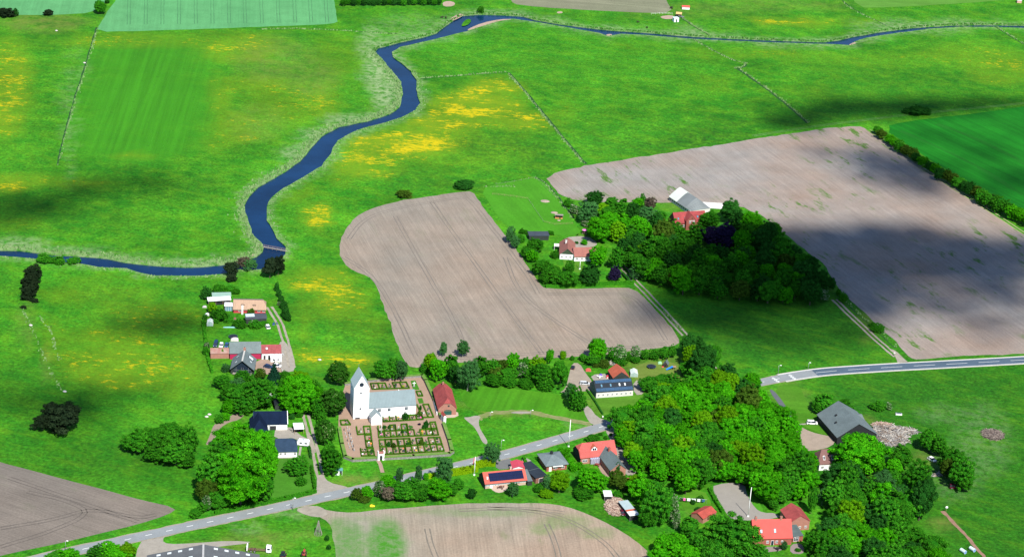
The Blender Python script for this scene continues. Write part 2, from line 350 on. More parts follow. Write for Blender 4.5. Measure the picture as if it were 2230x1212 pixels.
# dark rushes and tussocks
ts = math_(N, L, 'MULTIPLY', rng(N, L, noise(N, L, obj, .28, 3, .7), .46, .6), rng(N, L, noise(N, L, obj, .03, 3), .3, .6))
col = mixc(N, L, math_(N, L, 'MULTIPLY', math_(N, L, 'MULTIPLY', A('tussock'), 1.0), ts, True), col, (.015, .066, .006))
col = mixc(N, L, math_(N, L, 'MULTIPLY', rng(N, L, noise(N, L, obj, .34, 2, .5), .62, .72), .35), col, (.018, .085, .006))
# dry, worn grass
dr = math_(N, L, 'MULTIPLY', A('dry'), rng(N, L, noise(N, L, obj, .11, 5, .7), .3, .62), True)
col = mixc(N, L, dr, col, (.165, .165, .04))
# reeds and pale tall herbs
re = math_(N, L, 'MULTIPLY', A('reed'), rng(N, L, noise(N, L, obj, .24, 5, .75), .40, .58), True)
col = mixc(N, L, rng(N, L, A('reed'), .25, 1, 0, .55), col, (.042, .15, .02))
col = mixc(N, L, math_(N, L, 'MULTIPLY', re, .8, True), col, (.27, .34, .18))
# buttercups
vs, _ = mapped(N, L, obj, 0, (.50, 1.0, 1))
ym = math_(N, L, 'MULTIPLY', A('yellow'), rng(N, L, noise(N, L, vs, .055, 4, .65), .36, .60), True)
yf = noise(N, L, vs, .36, 6, .82)
ya = math_(N, L, 'MULTIPLY', math_(N, L, 'SUBTRACT', yf, rng(N, L, ym, 0, 1, .63, .400)), 9.0, True)
ya = math_(N, L, 'MULTIPLY', ya, rng(N, L, ym, .05, .35, 0, 1), True)
col = mixc(N, L, math_(N, L, 'MULTIPLY', ya, .85, True), col, (.50, .38, .004))
L.new(col, b.inputs['Base Color'])
bp = N.new('ShaderNodeBump'); bp.inputs['Strength'].default_value = .7; bp.inputs['Distance'].default_value = .5; L.new(n3, bp.inputs['Height']); L.new(bp.outputs[0], b.inputs['Normal'])
gm.materials.append(m)
# river bank earth
GRASS = m
# ---- water
wm = bpy.data.materials.new('river_water'); wm.use_nodes = True; b = wm.node_tree.nodes['Principled BSDF']
b.inputs['Base Color'].default_value = (.0022, .020, .066, 1); b.inputs['Roughness'].default_value = .10; b.inputs['Specular IOR Level'].default_value = .2
N, L = wm.node_tree.nodes, wm.node_tree.links; tc = N.new('ShaderNodeTexCoord')
L.new(mixc(N, L, rng(N, L, noise(N, L, tc.outputs['Object'], .03, 5, .65), .35, .65), (.0015, .014, .044), (.0036, .027, .082)), b.inputs['Base Color'])
bp = N.new('ShaderNodeBump'); bp.inputs['Strength'].default_value = .25; bp.inputs['Distance'].default_value = .1; L.new(noise(N, L, tc.outputs['Object'], .8, 3), bp.inputs['Height']); L.new(bp.outputs[0], b.inputs['Normal'])
x0, x1, y0, y1 = rp_np[:, 0].min() - 20, rp_np[:, 0].max() + 20, rp_np[:, 1].min() - 20, rp_np[:, 1].max() + 20
big = [(p.x, p.y, WZ) for p in rvd]; tri = geometry.tessellate_polygon([[Vector(q) for q in big]])
ctr = Vector((sum(q[0] for q in big) / len(big), sum(q[1] for q in big) / len(big), 0))
o = MB().add(big, tri).build('river', wm, fix=False); tag(o, kind='structure')
for p in o.data.polygons:
    if p.normal.z < 0: p.flip()
# ================================================================== FIELDS, ROADS, YARDS
def gdir(a, b):
    d = P(*b) - P(*a); return math.atan2(d.y, d.x)
def soil(name, ang, base, warm, weed=.0, dark=.75, row=1.1, green=(.06, .13, .02), k=1.22):
    base, warm = tuple(v * k for v in base), tuple(v * k for v in warm)
    return soil_(name, ang, base, warm, weed, dark, row, green)
def soil_(name, ang, base, warm, weed=.0, dark=.75, row=1.1, green=(.07, .16, .02)):
    m, N, L, b, obj = blank(name)
    vs, vr = mapped(N, L, obj, -ang, (.012, .55 / row, 1)); v2, _ = mapped(N, L, obj, -ang, (.045, 1.7 / row, 1))
    big = noise(N, L, obj, .011, 5, .6); mid = noise(N, L, obj, .06, 5, .65); fine = noise(N, L, obj, 1.1, 4, .7)
    col = mixc(N, L, rng(N, L, big, .35, .66), base, warm)
    col = mulval(N, L, col, mid, .84, 1.14); col = mulval(N, L, col, noise(N, L, vs, 1, 3, .6), .93, 1.06, .35, .65)
    col = mulval(N, L, col, noise(N, L, v2, 1, 3, .6), .90, 1.09, .35, .65); col = mulval(N, L, col, fine, .86, 1.13, .3, .7)
    if weed:
        v3, _ = mapped(N, L, obj, -ang, (.35, 1.0, 1))
        wd = math_(N, L, 'MULTIPLY', rng(N, L, noise(N, L, v3, .13, 4, .7), .55, .66), rng(N, L, noise(N, L, obj, .012, 3), .45, .6), True)
        col = mixc(N, L, math_(N, L, 'MULTIPLY', wd, weed, True), col, green)
    L.new(col, b.inputs['Base Color'])
    bp = N.new('ShaderNodeBump'); bp.inputs['Strength'].default_value = .5; bp.inputs['Distance'].default_value = .25; L.new(fine, bp.inputs['Height']); L.new(bp.outputs[0], b.inputs['Normal'])
    return m
def crop(name, ang, c1, c2, row=2.5, amt=.1, k=.8):
    c1, c2 = tuple(v * k for v in c1), tuple(v * k for v in c2)
    m, N, L, b, obj = blank(name)
    vs, _ = mapped(N, L, obj, -ang, (.01, 1.0 / row, 1)); v2, _ = mapped(N, L, obj, -ang, (.006, .22 / row, 1))
    col = mixc(N, L, rng(N, L, noise(N, L, obj, .02, 5, .6), .35, .65), c1, c2)
    col = mulval(N, L, col, noise(N, L, vs, 1, 3, .6), 1 - amt, 1 + amt, .35, .65); col = mulval(N, L, col, noise(N, L, v2, 1, 2, .6), 1 - amt, 1 + amt, .35, .65)
    col = mulval(N, L, col, noise(N, L, obj, .9, 4, .7), .85, 1.15, .3, .7); col = mulval(N, L, col, noise(N, L, obj, .09, 5, .7), .9, 1.1, .3, .7)
    L.new(col, b.inputs['Base Color']); return m
aA = gdir((1045, 440), (1160, 595)); aB = gdir((1900, 290), (2230, 505)); aD = gdir((1000, 1120), (1012, 1212)); aC = gdir((0, 1060), (300, 1160))
SA = soil('soil_pale', aA, (.170, .152, .126), (.200, .155, .118), .15)
SB = soil('soil_grey', aB, (.190, .180, .166), (.195, .146, .114), 1.3)
SC = soil('soil_brown', aC, (.112, .100, .086), (.140, .118, .098), .1)
SD = soil('soil_weedy', aD, (.185, .172, .135), (.225, .17, .125), .8)
FA = [(738, 540), (744, 518), (762, 484), (786, 464), (826, 448), (880, 436), (950, 425), (1000, 418), (1030, 416), (1042, 438), (1070, 475), (1100, 512), (1135, 560), (1160, 595), (1176, 619), (1187, 628), (1260, 628), (1340, 626), (1380, 627), (1412, 656), (1446, 695), (1478, 734), (1479, 750), (1440, 757), (1380, 764), (1290, 774), (1150, 782), (1040, 787), (940, 794), (897, 802), (880, 785), (866, 755), (850, 708), (832, 652), (816, 614), (802, 601), (770, 590), (748, 573)]
sheet('ploughed_field', FA, .03, SA, .9, 4)
FB = [(1185, 383), (1270, 361), (1400, 341), (1560, 316), (1700, 294), (1800, 279), (1868, 274), (1886, 280), (1960, 330), (2040, 384), (2120, 438), (2230, 511), (2300, 560), (2500, 690), (2500, 755), (2320, 764), (2230, 769), (2130, 773), (2060, 777), (2000, 783), (1982, 779), (1968, 764), (1930, 723), (1880, 678), (1845, 648), (1815, 612), (1795, 572), (1750, 545), (1700, 500), (1640, 455), (1560, 440), (1460, 442), (1380, 440), (1290, 440), (1232, 432), (1205, 408)]
sheet('ploughed_field', FB, .03, SB, .9, 4)
sheet('ploughed_field', [(-330, 900), (0, 1006), (60, 1021), (140, 1043), (230, 1066), (300, 1086), (386, 1105), (368, 1119), (300, 1141), (220, 1160), (130, 1182), (60, 1196), (0, 1209), (-330, 1290)], .03, SC, .5)
FD = [(690, 1103), (720, 1112), (770, 1116), (830, 1108), (885, 1105), (960, 1098), (1080, 1094), (1180, 1094), (1232, 1101), (1282, 1119), (1332, 1143), (1382, 1174), (1418, 1206), (1450, 1250), (1100, 1250), (890, 1250), (800, 1250), (735, 1250), (726, 1160), (716, 1135), (690, 1122)]
bd = organic(smooth(poly_pts(FD), 1), 4, .5, 9); pp_ = [(p.x, p.y) for p in bd]; nb_ = len(pp_); g_ = []
for yy in range(1096, 1250, 8):
    for xx in range(690, 1450, 9):
        p = P(xx + rr.uniform(-3, 3), yy + rr.uniform(-2, 2)); g_.append((p.x, p.y))
ga_ = np.array(g_); g_ = ga_[inside(pp_, ga_[:, 0], ga_[:, 1])].tolist()
rs_ = geometry.delaunay_2d_cdt([Vector(q) for q in pp_ + g_], [(i, (i + 1) % nb_) for i in range(nb_)], [], 0, 1e-4)
V_ = np.array([(v.x, v.y) for v in rs_[0]]); ce_ = np.array([V_[list(q)].mean(0) for q in rs_[2]]); kp_ = inside(pp_, ce_[:, 0], ce_[:, 1])
fo_ = MB().add([(x, y, .03) for x, y in V_], [tuple(q) for q, k in zip(rs_[2], kp_) if k]).build('ploughed_field', None, fix=False); tag(fo_, kind='structure')
for p in fo_.data.polygons:
    if p.normal.z < 0: p.flip()
WD = [(840, 1190, 46, 62, 1.0), (760, 1190, 40, 60, .75), (735, 1150, 26, 26, .6), (1060, 1116, 120, 10, .35), (1230, 1135, 60, 16, .4), (940, 1112, 60, 8, .3), (1180, 1150, 30, 14, .4), (1300, 1160, 40, 14, .35), (800, 1128, 50, 8, .25)]
wv_ = []
for x, y in V_:
    qx, qy = pxof(x, y); m_ = 0
    for cx_, cy_, rx_, ry_, s_ in WD: m_ = max(m_, s_ * max(0, min(1, 1.4 - ((qx - cx_) / rx_) ** 2 - ((qy - cy_) / ry_) ** 2)))
    wv_.append(m_)
fo_.data.attributes.new('weeds', 'FLOAT', 'POINT').data.foreach_set('value', np.array(wv_, np.float32))
SD = SD; N, L = SD.node_tree.nodes, SD.node_tree.links; bs_ = N['Principled BSDF']; old = bs_.inputs['Base Color'].links[0].from_socket; ob_ = [n for n in N if n.type == 'TEX_COORD'][0].outputs['Object']
at_ = N.new('ShaderNodeAttribute'); at_.attribute_name = 'weeds'
L.new(mixc(N, L, math_(N, L, 'MULTIPLY', at_.outputs['Fac'], rng(N, L, noise(N, L, ob_, .30, 5, .75), .30, .58, .35, 1)), old, (.045, .185, .014)), bs_.inputs['Base Color']); fo_.data.materials.append(SD)
aT = gdir((430, 0), (425, 55))
CB = crop('young_corn', aT, (.090, .300, .112), (.105, .33, .125), 1.6, .05)
sheet('crop_field', [(209, 70), (222, 45), (252, 0), (275, -45), (722, -45), (728, 0), (733, 40), (736, 50), (700, 54), (640, 56), (540, 60), (420, 64), (300, 68)], .03, CB, .5)
sheet('crop_field', [(-90, 36), (0, 33), (60, 33), (120, 33), (206, 28), (236, 0), (258, -45), (-90, -45)], .03, CB, .4)
CG = crop('green_barley', gdir((2000, 290), (2230, 400)), (.007, .14, .008), (.011, .18, .010), 2.2, .16)
sheet('crop_field', [(1918, 277), (1990, 262), (2100, 250), (2230, 232), (2600, 190), (2600, 700), (2330, 530), (2230, 468), (2150, 420), (2070, 375), (1990, 325)], .03, CG, .5)
PT = crop('pale_stubble', gdir((1110, 0), (1450, 28)), (.19, .20, .125), (.21, .215, .14), 3, .08)
sheet('stubble_field', [(1108, -20), (1112, 4), (1130, 12), (1250, 21), (1400, 28), (1466, 29), (1450, 0), (1436, -40), (1112, -40)], .03, PT, .5)
PG = crop('pale_grass', 0, (.09, .24, .03), (.10, .26, .035), 4, .06)
sheet('pasture', [(1842, -30), (1868, 17), (1920, 17), (2060, 10), (2230, -2), (2330, -10), (2330, -40)], .03, PG, .5)
PD = crop('paddock_grass', gdir((1060, 400), (1160, 500)), (.052, .235, .010), (.062, .26, .014), 3, .06)
sheet('paddock', [(1043, 409), (1100, 398), (1166, 386), (1182, 393), (1212, 432), (1242, 475), (1272, 513), (1215, 512), (1150, 504), (1104, 496), (1078, 462)], .025, PD, .3)
LW = crop('lawn_grass', gdir((1000, 850), (1250, 870)), (.060, .205, .010), (.085, .215, .018), 3.2, .10)
sheet('lawn', [(1000, 850), (1060, 838), (1150, 850), (1210, 856), (1240, 866), (1285, 912), (1250, 914), (1200, 902), (1120, 898), (1040, 895), (1010, 880)], .025, crop('church_lawn', gdir((1080, 840), (1060, 880)), (.05, .215, .008), (.065, .235, .010), 2.2, .12), 1.2)
sheet('lawn', [(1282, 868), (1384, 860), (1412, 850), (1382, 880), (1350, 908), (1318, 912), (1298, 894)], .03, LW, .3)
sheet('lawn', [(1380, 800), (1400, 789), (1460, 786), (1485, 800), (1480, 830), (1420, 842), (1392, 836), (1376, 815)], .03, crop('dry_lawn', 0, (.13, .20, .03), (.16, .21, .05), 3, .08), .6)
sheet('lawn', [(1683, 842), (1740, 832), (1757, 880), (1800, 905), (1832, 950), (1798, 948), (1742, 925), (1708, 880)], .025, LW, .3)
sheet('lawn', [(606, 996), (652, 992), (678, 985), (690, 1058), (640, 1078), (585, 1090), (596, 1040)], .025, crop('garden_lawn', 0, (.045, .185, .012), (.06, .20, .018), 3, .08), .3)
sheet('lawn', [(1246, 508), (1296, 512), (1300, 524), (1262, 560), (1275, 575), (1266, 600), (1216, 572)], .025, LW, .3)
sheet('lawn', [(1476, 1080), (1530, 1062), (1554, 1100), (1532, 1130), (1490, 1112)], .025, LW, .4)
sheet('lawn', [(1590, 1060), (1640, 1070), (1668, 1118), (1644, 1112), (1616, 1090)], .025, PD, .3)
# worn tracks in the fields
WT = mat('wheel_rut', (.145, .127, .107), 1, .15, .5)
WG = mat('crop_rut', (.045, .16, .06), 1, .2, .5)
def ruts(px, z=.045, m=WT, gap=1.9, wd=.45, world=False):
    c = smooth(poly_pts(px), 2, False); out = []
    for s_ in (-1, 1):
        q = []
        for i, p in enumerate(c):
            t = (c[min(i + 1, len(c) - 1)] - c[max(i - 1, 0)]).normalized(); q.append(p + Vector((-t.y, t.x, 0)) * s_ * gap / 2)
        out.append(strip('wheel_rut', q, wd, z, m, .12, world=True, sm=0)[0])
for c in ([(760, 520), (790, 478), (850, 456), (1010, 428), (1024, 436), (1090, 520), (1150, 600), (1172, 640)], [(748, 560), (800, 590), (840, 640), (880, 720), (905, 775)], [(940, 440), (1010, 540), (1090, 650), (1180, 770)], [(860, 470), (920, 580), (985, 690), (1020, 770)], [(1190, 640), (1290, 640), (1375, 638), (1420, 690), (1450, 740)], [(1000, 780), (1150, 770), (1300, 762), (1450, 748)], [(1100, 560), (1130, 640), (1210, 700), (1290, 750)]): ruts(c)
for c in ([(0, 1150), (120, 1130), (200, 1105), (300, 1128), (340, 1120)], [(0, 1190), (100, 1160), (200, 1118), (150, 1090), (60, 1070)], [(20, 1040), (140, 1080), (230, 1112), (300, 1135)]): ruts(c, m=mat('rut_dark', (.095, .082, .07), 1, .15, .5))
for c in ([(930, 1150), (938, 1185), (960, 1240)], [(1060, 1105), (1180, 1112), (1260, 1140), (1330, 1190), (1360, 1240)], [(1190, 1140), (1210, 1180), (1222, 1240)], [(1000, 1110), (1140, 1104), (1230, 1116)]): ruts(c, m=mat('rut_grey', (.14, .125, .10), 1, .15, .5))
for x in (828, 935, 1040, 1145, 1250, 1355, 1460, 1560, 1665, 1770, 1875, 1975, 2075):
    k = x / 2.934; ruts([(k + (k - 400) * .0, -30), (k - 1.5 + (k - 330) * .018, 54 - (k - 280) * .012)], .045, WG, 1.9, .4)
ruts([(1960, 285), (2100, 345), (2230, 425)], .045, mat('barley_rut', (.008, .08, .004), 1, .1, .5), 2, .5)
ruts([(2040, 270), (2150, 310), (2280, 385)], .045, MATS['barley_rut'], 2, .5)
# roads
AS = mat('asphalt_pale', (.195, .215, .222), .9, .10, .25, fine=(3., .12), stretch=(.5, .5, .5))
AD = mat('asphalt_dark', (.060, .092, .125), .85, .16, .12, fine=(3., .12))
SH = mat('road_shoulder', (.24, .215, .165), 1, .2, .4)
WP = mat('road_paint', (.62, .64, .62), .7, .1, 2)
RD = [(-330, 1316), (-60, 1252), (30, 1229), (144, 1203), (222, 1186), (304, 1168), (351.6, 1158.4), (399, 1148), (443, 1138.5), (490.6, 1128.8), (533.6, 1119.5), (578, 1110), (618, 1101), (664, 1091), (705, 1082), (748, 1072.5), (810, 1060), (880, 1042), (950, 1026), (1000, 1014), (1100, 990), (1180, 967), (1250, 947), (1330, 923), (1420, 895), (1510, 868), (1600, 844), (1672, 829), (1702, 823)]
RU = [(1702, 823), (1752, 814.5), (1800, 808.6), (1850, 805), (1950, 798.6), (2030, 794.6), (2130, 789.2), (2230, 783.6), (2340, 777), (2640, 757)]
strip('road_verge', RD, 7.0, .06, SH, .25); _, cl = strip('road', RD, 5.7, .10, AS)
strip('road_verge', RU, 8.4, .06, mat('pale_edge', (.42, .39, .33), 1, .1, .4), .05); _, cu = strip('road', RU, 6.9, .104, AD)
strip('road_patch', [(1702, 823), (1752, 814.5), (1774, 811.6)], 6.9, .112, AS, sm=0)
def dashes(line, on, off, wd, z, s0=0., s1=1e9):
    vs = []; fs = []; acc = 0.; 
    seg = []
    for a, b in zip(line[:-1], line[1:]):
        l = (b - a).length; seg.append((acc, a, b, l)); acc += l
    def at(t):
        for s_, a, b, l in seg:
            if s_ <= t <= s_ + l + 1e-6:
                return a.lerp(b, (t - s_) / max(l, 1e-6)), (b - a).normalized()
    t = s0
    while t + on < min(acc, s1):
        p, d = at(t); q, e = at(t + on); k = len(vs)
        n1 = Vector((-d.y, d.x, 0)) * wd / 2; n2 = Vector((-e.y, e.x, 0)) * wd / 2
        vs += [(v.x, v.y, z) for v in (p - n1, q - n2, q + n2, p + n1)]; fs.append((k, k + 1, k + 2, k + 3)); t += on + off
    o = MB().add(vs, fs).build('road_marking', WP, fix=False); tag(o, kind='structure')
    for p in o.data.polygons:
        if p.normal.z < 0: p.flip()
dashes(cl, 2.6, 5.6, .28, .12, 4); dashes(cu, 10.5, 5.6, .22, .125, 18)
def edge_line(c, off, name='road_marking'):
    q = []
    for i, p in enumerate(c):
        t = (c[min(i + 1, len(c) - 1)] - c[max(i - 1, 0)]).normalized(); q.append(p + Vector((-t.y, t.x, 0)) * off)
    strip(name, q, .28, .125, WP, world=True, sm=0)
for s_ in (-3.25, 3.25): edge_line(cu, s_)
for a, b in (((1682, 822), (1697, 833)), ((1719, 815.5), (1732, 826.5))):        # raised sinus bump teeth across the road
    pa, pb = P(*a), P(*b); d = (pb - pa); n = Vector((-d.y, d.x, 0)).normalized(); vs = []; fs = []
    for i in range(7):
        q0, q1 = pa + d * (i / 7), pa + d * ((i + .55) / 7); k = len(vs); s_ = .9 if i % 2 else .5
        vs += [(v.x, v.y, .13) for v in (q0 - n * s_, q1 - n * s_, q1 + n * s_, q0 + n * s_)]; fs.append((k, k + 1, k + 2, k + 3))
    o = MB().add(vs, fs).build('road_marking', WP, fix=False); tag(o, kind='structure')
    for p in o.data.polygons:
        if p.normal.z < 0: p.flip()
# gravel
GV_ = mat('gravel_pale', (.25, .23, .195), 1, .14, .35, fine=(2.5, .1)); GP = mat('gravel_pink', (.27, .19, .145), 1, .12, .3, fine=(2.5, .1)); DT = mat('dirt_track', (.25, .225, .18), 1, .2, .3, fine=(2, .12))
def twin(px, w_=3.2, m=DT, z=.055):
    strip('track', px, .95, z, m, .12); c = smooth(poly_pts(px), 2, False)
def two_ruts(px, gap=1.7, wd=.85, m=DT, z=.06):
    c = smooth(poly_pts(px), 2, False)
    for s_ in (-1, 1):
        q = []
        for i, p in enumerate(c):
            t = (c[min(i + 1, len(c) - 1)] - c[max(i - 1, 0)]).normalized(); q.append(p + Vector((-t.y, t.x, 0)) * s_ * gap / 2)
        strip('track', q, wd, z, m, .15, world=True, sm=0)
DRV = [(664, 893), (668, 910), (674, 935), (682, 965), (690, 1000), (697, 1035), (706, 1060)]
two_ruts(DRV, 2.2, 1.2); sheet('track', [(690, 1035), (702, 1032), (716, 1050), (752, 1058), (760, 1062), (700, 1076), (676, 1078), (690, 1068)], .065, GV_, .3)
sheet('track', [(664, 940), (676, 940), (690, 985), (681, 985)], .056, DT, .2)
two_ruts([(586, 668), (600, 688), (613, 712), (622, 745), (630, 775), (636, 800)], 2.4, 1.1); sheet('gravel_yard', [(606, 746), (622, 740), (634, 775), (646, 806), (616, 812), (606, 790)], .058, GV_, .3)
sheet('gravel_yard', [(556, 780), (612, 786), (616, 818), (556, 812)], .055, GP, .2)
two_ruts([(1352, 575), (1378, 608), (1410, 640), (1450, 683), (1492, 730)], 2.6, 1.0); two_ruts([(1540, 790), (1570, 815), (1600, 838)], 2.4, 1.0)
two_ruts([(1817, 652), (1850, 684), (1890, 722), (1930, 758), (1952, 776)], 2.4, 1.1); sheet('track', [(1938, 758), (1952, 764), (1968, 780), (1982, 792), (1956, 793), (1950, 776)], .062, DT, .2)
two_ruts([(1890, 282), (1990, 350), (2080, 412), (2160, 462), (2240, 515)], 2.2, .8, mat('grassy_track', (.13, .19, .05), 1, .2, .3)); two_ruts([(2090, 418), (2160, 462), (2240, 515)], 2.2, .7, mat('sandy_rut', (.26, .27, .13), 1, .2, .3), .066)
two_ruts([(1640, 296), (1780, 274), (1880, 262), (1990, 248), (2120, 236), (2240, 224)], 1.8, .6, mat('meadow_track', (.08, .19, .04), 1, .3, .3))
# churchyard approach, village green paths and yards
sheet('gravel_path', [(1008, 908), (1022, 908), (1034, 904), (1048, 906), (1042, 915), (1044, 930), (1052, 944), (1062, 960), (1060, 968), (1050, 962), (1042, 944), (1032, 928), (1022, 920)], .06, GV_, .5)
two_ruts([(1186, 903), (1210, 909), (1250, 917), (1292, 923)], 1.9, .7, mat('worn_grass_track', (.19, .19, .085), 1, .3, .3)); sheet('gravel_path', [(1112, 897), (1130, 895), (1156, 896), (1158, 899), (1130, 900), (1114, 899)], .05, GV_, .5)
sheet('driveway', [(1268, 882), (1283, 884), (1300, 908), (1326, 916), (1320, 924), (1290, 926), (1276, 908)], .062, GV_, .3)
sheet('gravel_yard', [(1232, 846), (1240, 812), (1246, 790), (1262, 790), (1275, 812), (1290, 830), (1292, 850), (1262, 852), (1216, 856)], .056, mat('gravel_warm', (.25, .21, .165), 1, .14, .35, fine=(2.5, .1)), .4)
sheet('terrace', [(1284, 816), (1326, 812), (1336, 830), (1296, 832)], .065, GV_, .1)
sheet('terrace', [(1378, 828), (1408, 828), (1398, 846), (1402, 858), (1382, 860)], .065, GV_, .2)
sheet('gravel_yard', [(1315, 930), (1335, 928), (1352, 950), (1370, 990), (1388, 1020), (1382, 1034), (1362, 1034), (1350, 1010), (1336, 970)], .058, mat('gravel_dull', (.24, .215, .185), 1, .14, .35, fine=(2.5, .1)), .4)
sheet('terrace', [(1300, 1006), (1310, 1008), (1328, 1036), (1320, 1040), (1305, 1022)], .066, GP, .1)
sheet('terrace', [(1062, 1056), (1108, 1054), (1104, 1066), (1090, 1073), (1076, 1070)], .066, mat('pale_pavers', (.40, .31, .25), 1, .1, .6), .15)
sheet('driveway', [(1080, 1002), (1104, 994), (1118, 1006), (1112, 1020), (1080, 1022)], .055, mat('asphalt_drive', (.12, .125, .125), 1, .1, .5), .2); sheet('driveway', [(1135, 1000), (1142, 994), (1160, 1004), (1156, 1012), (1146, 1012)], .056, GV_, .2)
sheet('driveway', [(1674, 850), (1682, 846), (1710, 880), (1732, 922), (1724, 926), (1704, 890)], .056, mat('asphalt_lane', (.085, .095, .105), 1, .12, .5), .2)
sheet('gravel_yard', [(1726, 924), (1736, 924), (1765, 940), (1800, 948), (1822, 952), (1812, 972), (1768, 982), (1734, 978)], .058, mat('gravel_rosy', (.26, .21, .165), 1, .12, .3, fine=(2.5, .1)), .3); strip('track', [(1738, 924), (1754, 922), (1790, 917)], 1.0, .05, GV_, .2)
sheet('gravel_yard', [(1545, 1060), (1580, 1050), (1622, 1052), (1626, 1075), (1644, 1106), (1662, 1116), (1690, 1116), (1700, 1128), (1600, 1134), (1580, 1116)], .058, mat('gravel_grey', (.225, .21, .185), 1, .06, .3, fine=(2.5, .08)), .2)
sheet('terrace', [(1656, 1190), (1700, 1189), (1706, 1198), (1664, 1202)], .066, mat('grey_pavers', (.20, .165, .155), 1, .1, .6), .1); sheet('terrace', [(1722, 1184), (1744, 1182), (1752, 1194), (1748, 1206), (1720, 1204)], .066, MATS['grey_pavers'], .1)
sheet('gravel_yard', [(600, 930), (642, 930), (648, 944), (676, 958), (678, 970), (652, 970), (646, 952), (596, 956)], .056, GV_, .2); strip('terrace', [(606, 996), (650, 995)], 1.2, .06, GV_, 0, sm=0); strip('terrace', [(651, 996), (655, 972)], .9, .064, GV_, 0, sm=0)
sheet('gravel_yard', [(1226, 517), (1278, 513), (1303, 530), (1292, 538), (1250, 540), (1240, 530)], .058, GV_, .2)
sheet('bare_earth', [(466, 922), (475, 924), (500, 906), (520, 896), (534, 902), (520, 914), (500, 918), (478, 932), (466, 958), (446, 972), (456, 950)], .05, mat('earth', (.21, .165, .125), 1, .15, .3), .4)
sheet('gravel_yard', [(302, 1180), (330, 1166), (366, 1160), (352, 1176), (366, 1184), (420, 1182), (500, 1176), (560, 1180), (470, 1190), (430, 1196), (350, 1206), (320, 1240), (290, 1240)], .052, GV_, .6)
sheet('gravel_yard', [(640, 1108), (672, 1100), (700, 1102), (716, 1118), (700, 1126), (668, 1122)], .062, mat('gravel_mix', (.25, .225, .18), 1, .2, .3), .4)
strip('footpath', [(822, 1000), (828, 1010), (833, 1028)], 1.5, .05, GP, .05, sm=0)
strip('dirt_bank', [(2052, 1112), (2085, 1145), (2115, 1178), (2146, 1215)], 1.6, .06, mat('red_earth', (.22, .13, .09), 1, .2, .5), .3)
for q in ([(1018, 64), (1050, 50), (1090, 42), (1120, 42), (1090, 45), (1050, 57), (1020, 67)], [(1848, 98), (1860, 92), (1866, 94), (1852, 99)], [(978, 42), (1000, 30), (1012, 32), (996, 42), (984, 46)], [(963, 6), (976, 2), (992, 6), (988, 14), (966, 15)], [(1318, 76), (1330, 74), (1334, 77), (1324, 79)], [(1212, 26), (1224, 25), (1226, 29), (1214, 30)], [(548, 554), (556, 551), (557, 556), (549, 559)]): sheet('sand_bar', q, .045, mat('sand', (.32, .24, .18), 1, .15, .4), .3)
sheet('river_island', [(1004, 56), (1010, 46), (1020, 40), (1027, 44), (1022, 52), (1010, 57)], WZ + .4, GRASS, .4)
sheet('terrace', [(955, 897), (997, 894), (999, 908), (960, 910)], .06, MATS['pale_pavers'], .1)
strip('worn_track', [(1040, 912), (1056, 902), (1085, 897), (1120, 896), (1160, 898), (1200, 906), (1250, 916), (1286, 922)], 3.4, .045, mat('trodden_grass', (.10, .165, .03), 1, .2, .35, col2=(.20, .19, .085)), .6)
# ================================================================== TREES, BUSHES, HEDGES
LEAF = {
 'b': leafmat('leaf_bright', (.018, .170, .003), (.082, .395, .007)),
 'm': leafmat('leaf_mid', (.012, .105, .006), (.062, .280, .012)),
 'd': leafmat('leaf_dark', (.009, .062, .008), (.030, .140, .016)),
 'o': leafmat('leaf_olive', (.026, .070, .006), (.075, .140, .014)),
 'y': leafmat('leaf_yellow', (.060, .210, .003), (.130, .330, .006)),
 'g': leafmat('leaf_grey', (.024, .100, .022), (.070, .205, .055)),
 'p': leafmat('needle_black', (.010, .022, .010), (.026, .045, .018)),
 's': leafmat('needle_green', (.006, .034, .018), (.014, .062, .030)),
 'c': leafmat('leaf_copper', (.010, .009, .030), (.028, .018, .048)),
 'w': leafmat('leaf_hawthorn', (.030, .120, .015), (.070, .190, .04), (.42, .47, .32), .34),
 'k': leafmat('leaf_chestnut', (.014, .078, .006), (.050, .165, .016), (.24, .31, .13), .13),
 'x': leafmat('twig', (.085, .070, .050), (.15, .13, .085), (.05, .10, .02), .25),
}
BARK = mat('bark', (.085, .068, .05), .95, .3, 3); BARKW = mat('bark_pale', (.30, .28, .24), .9, .3, 3)
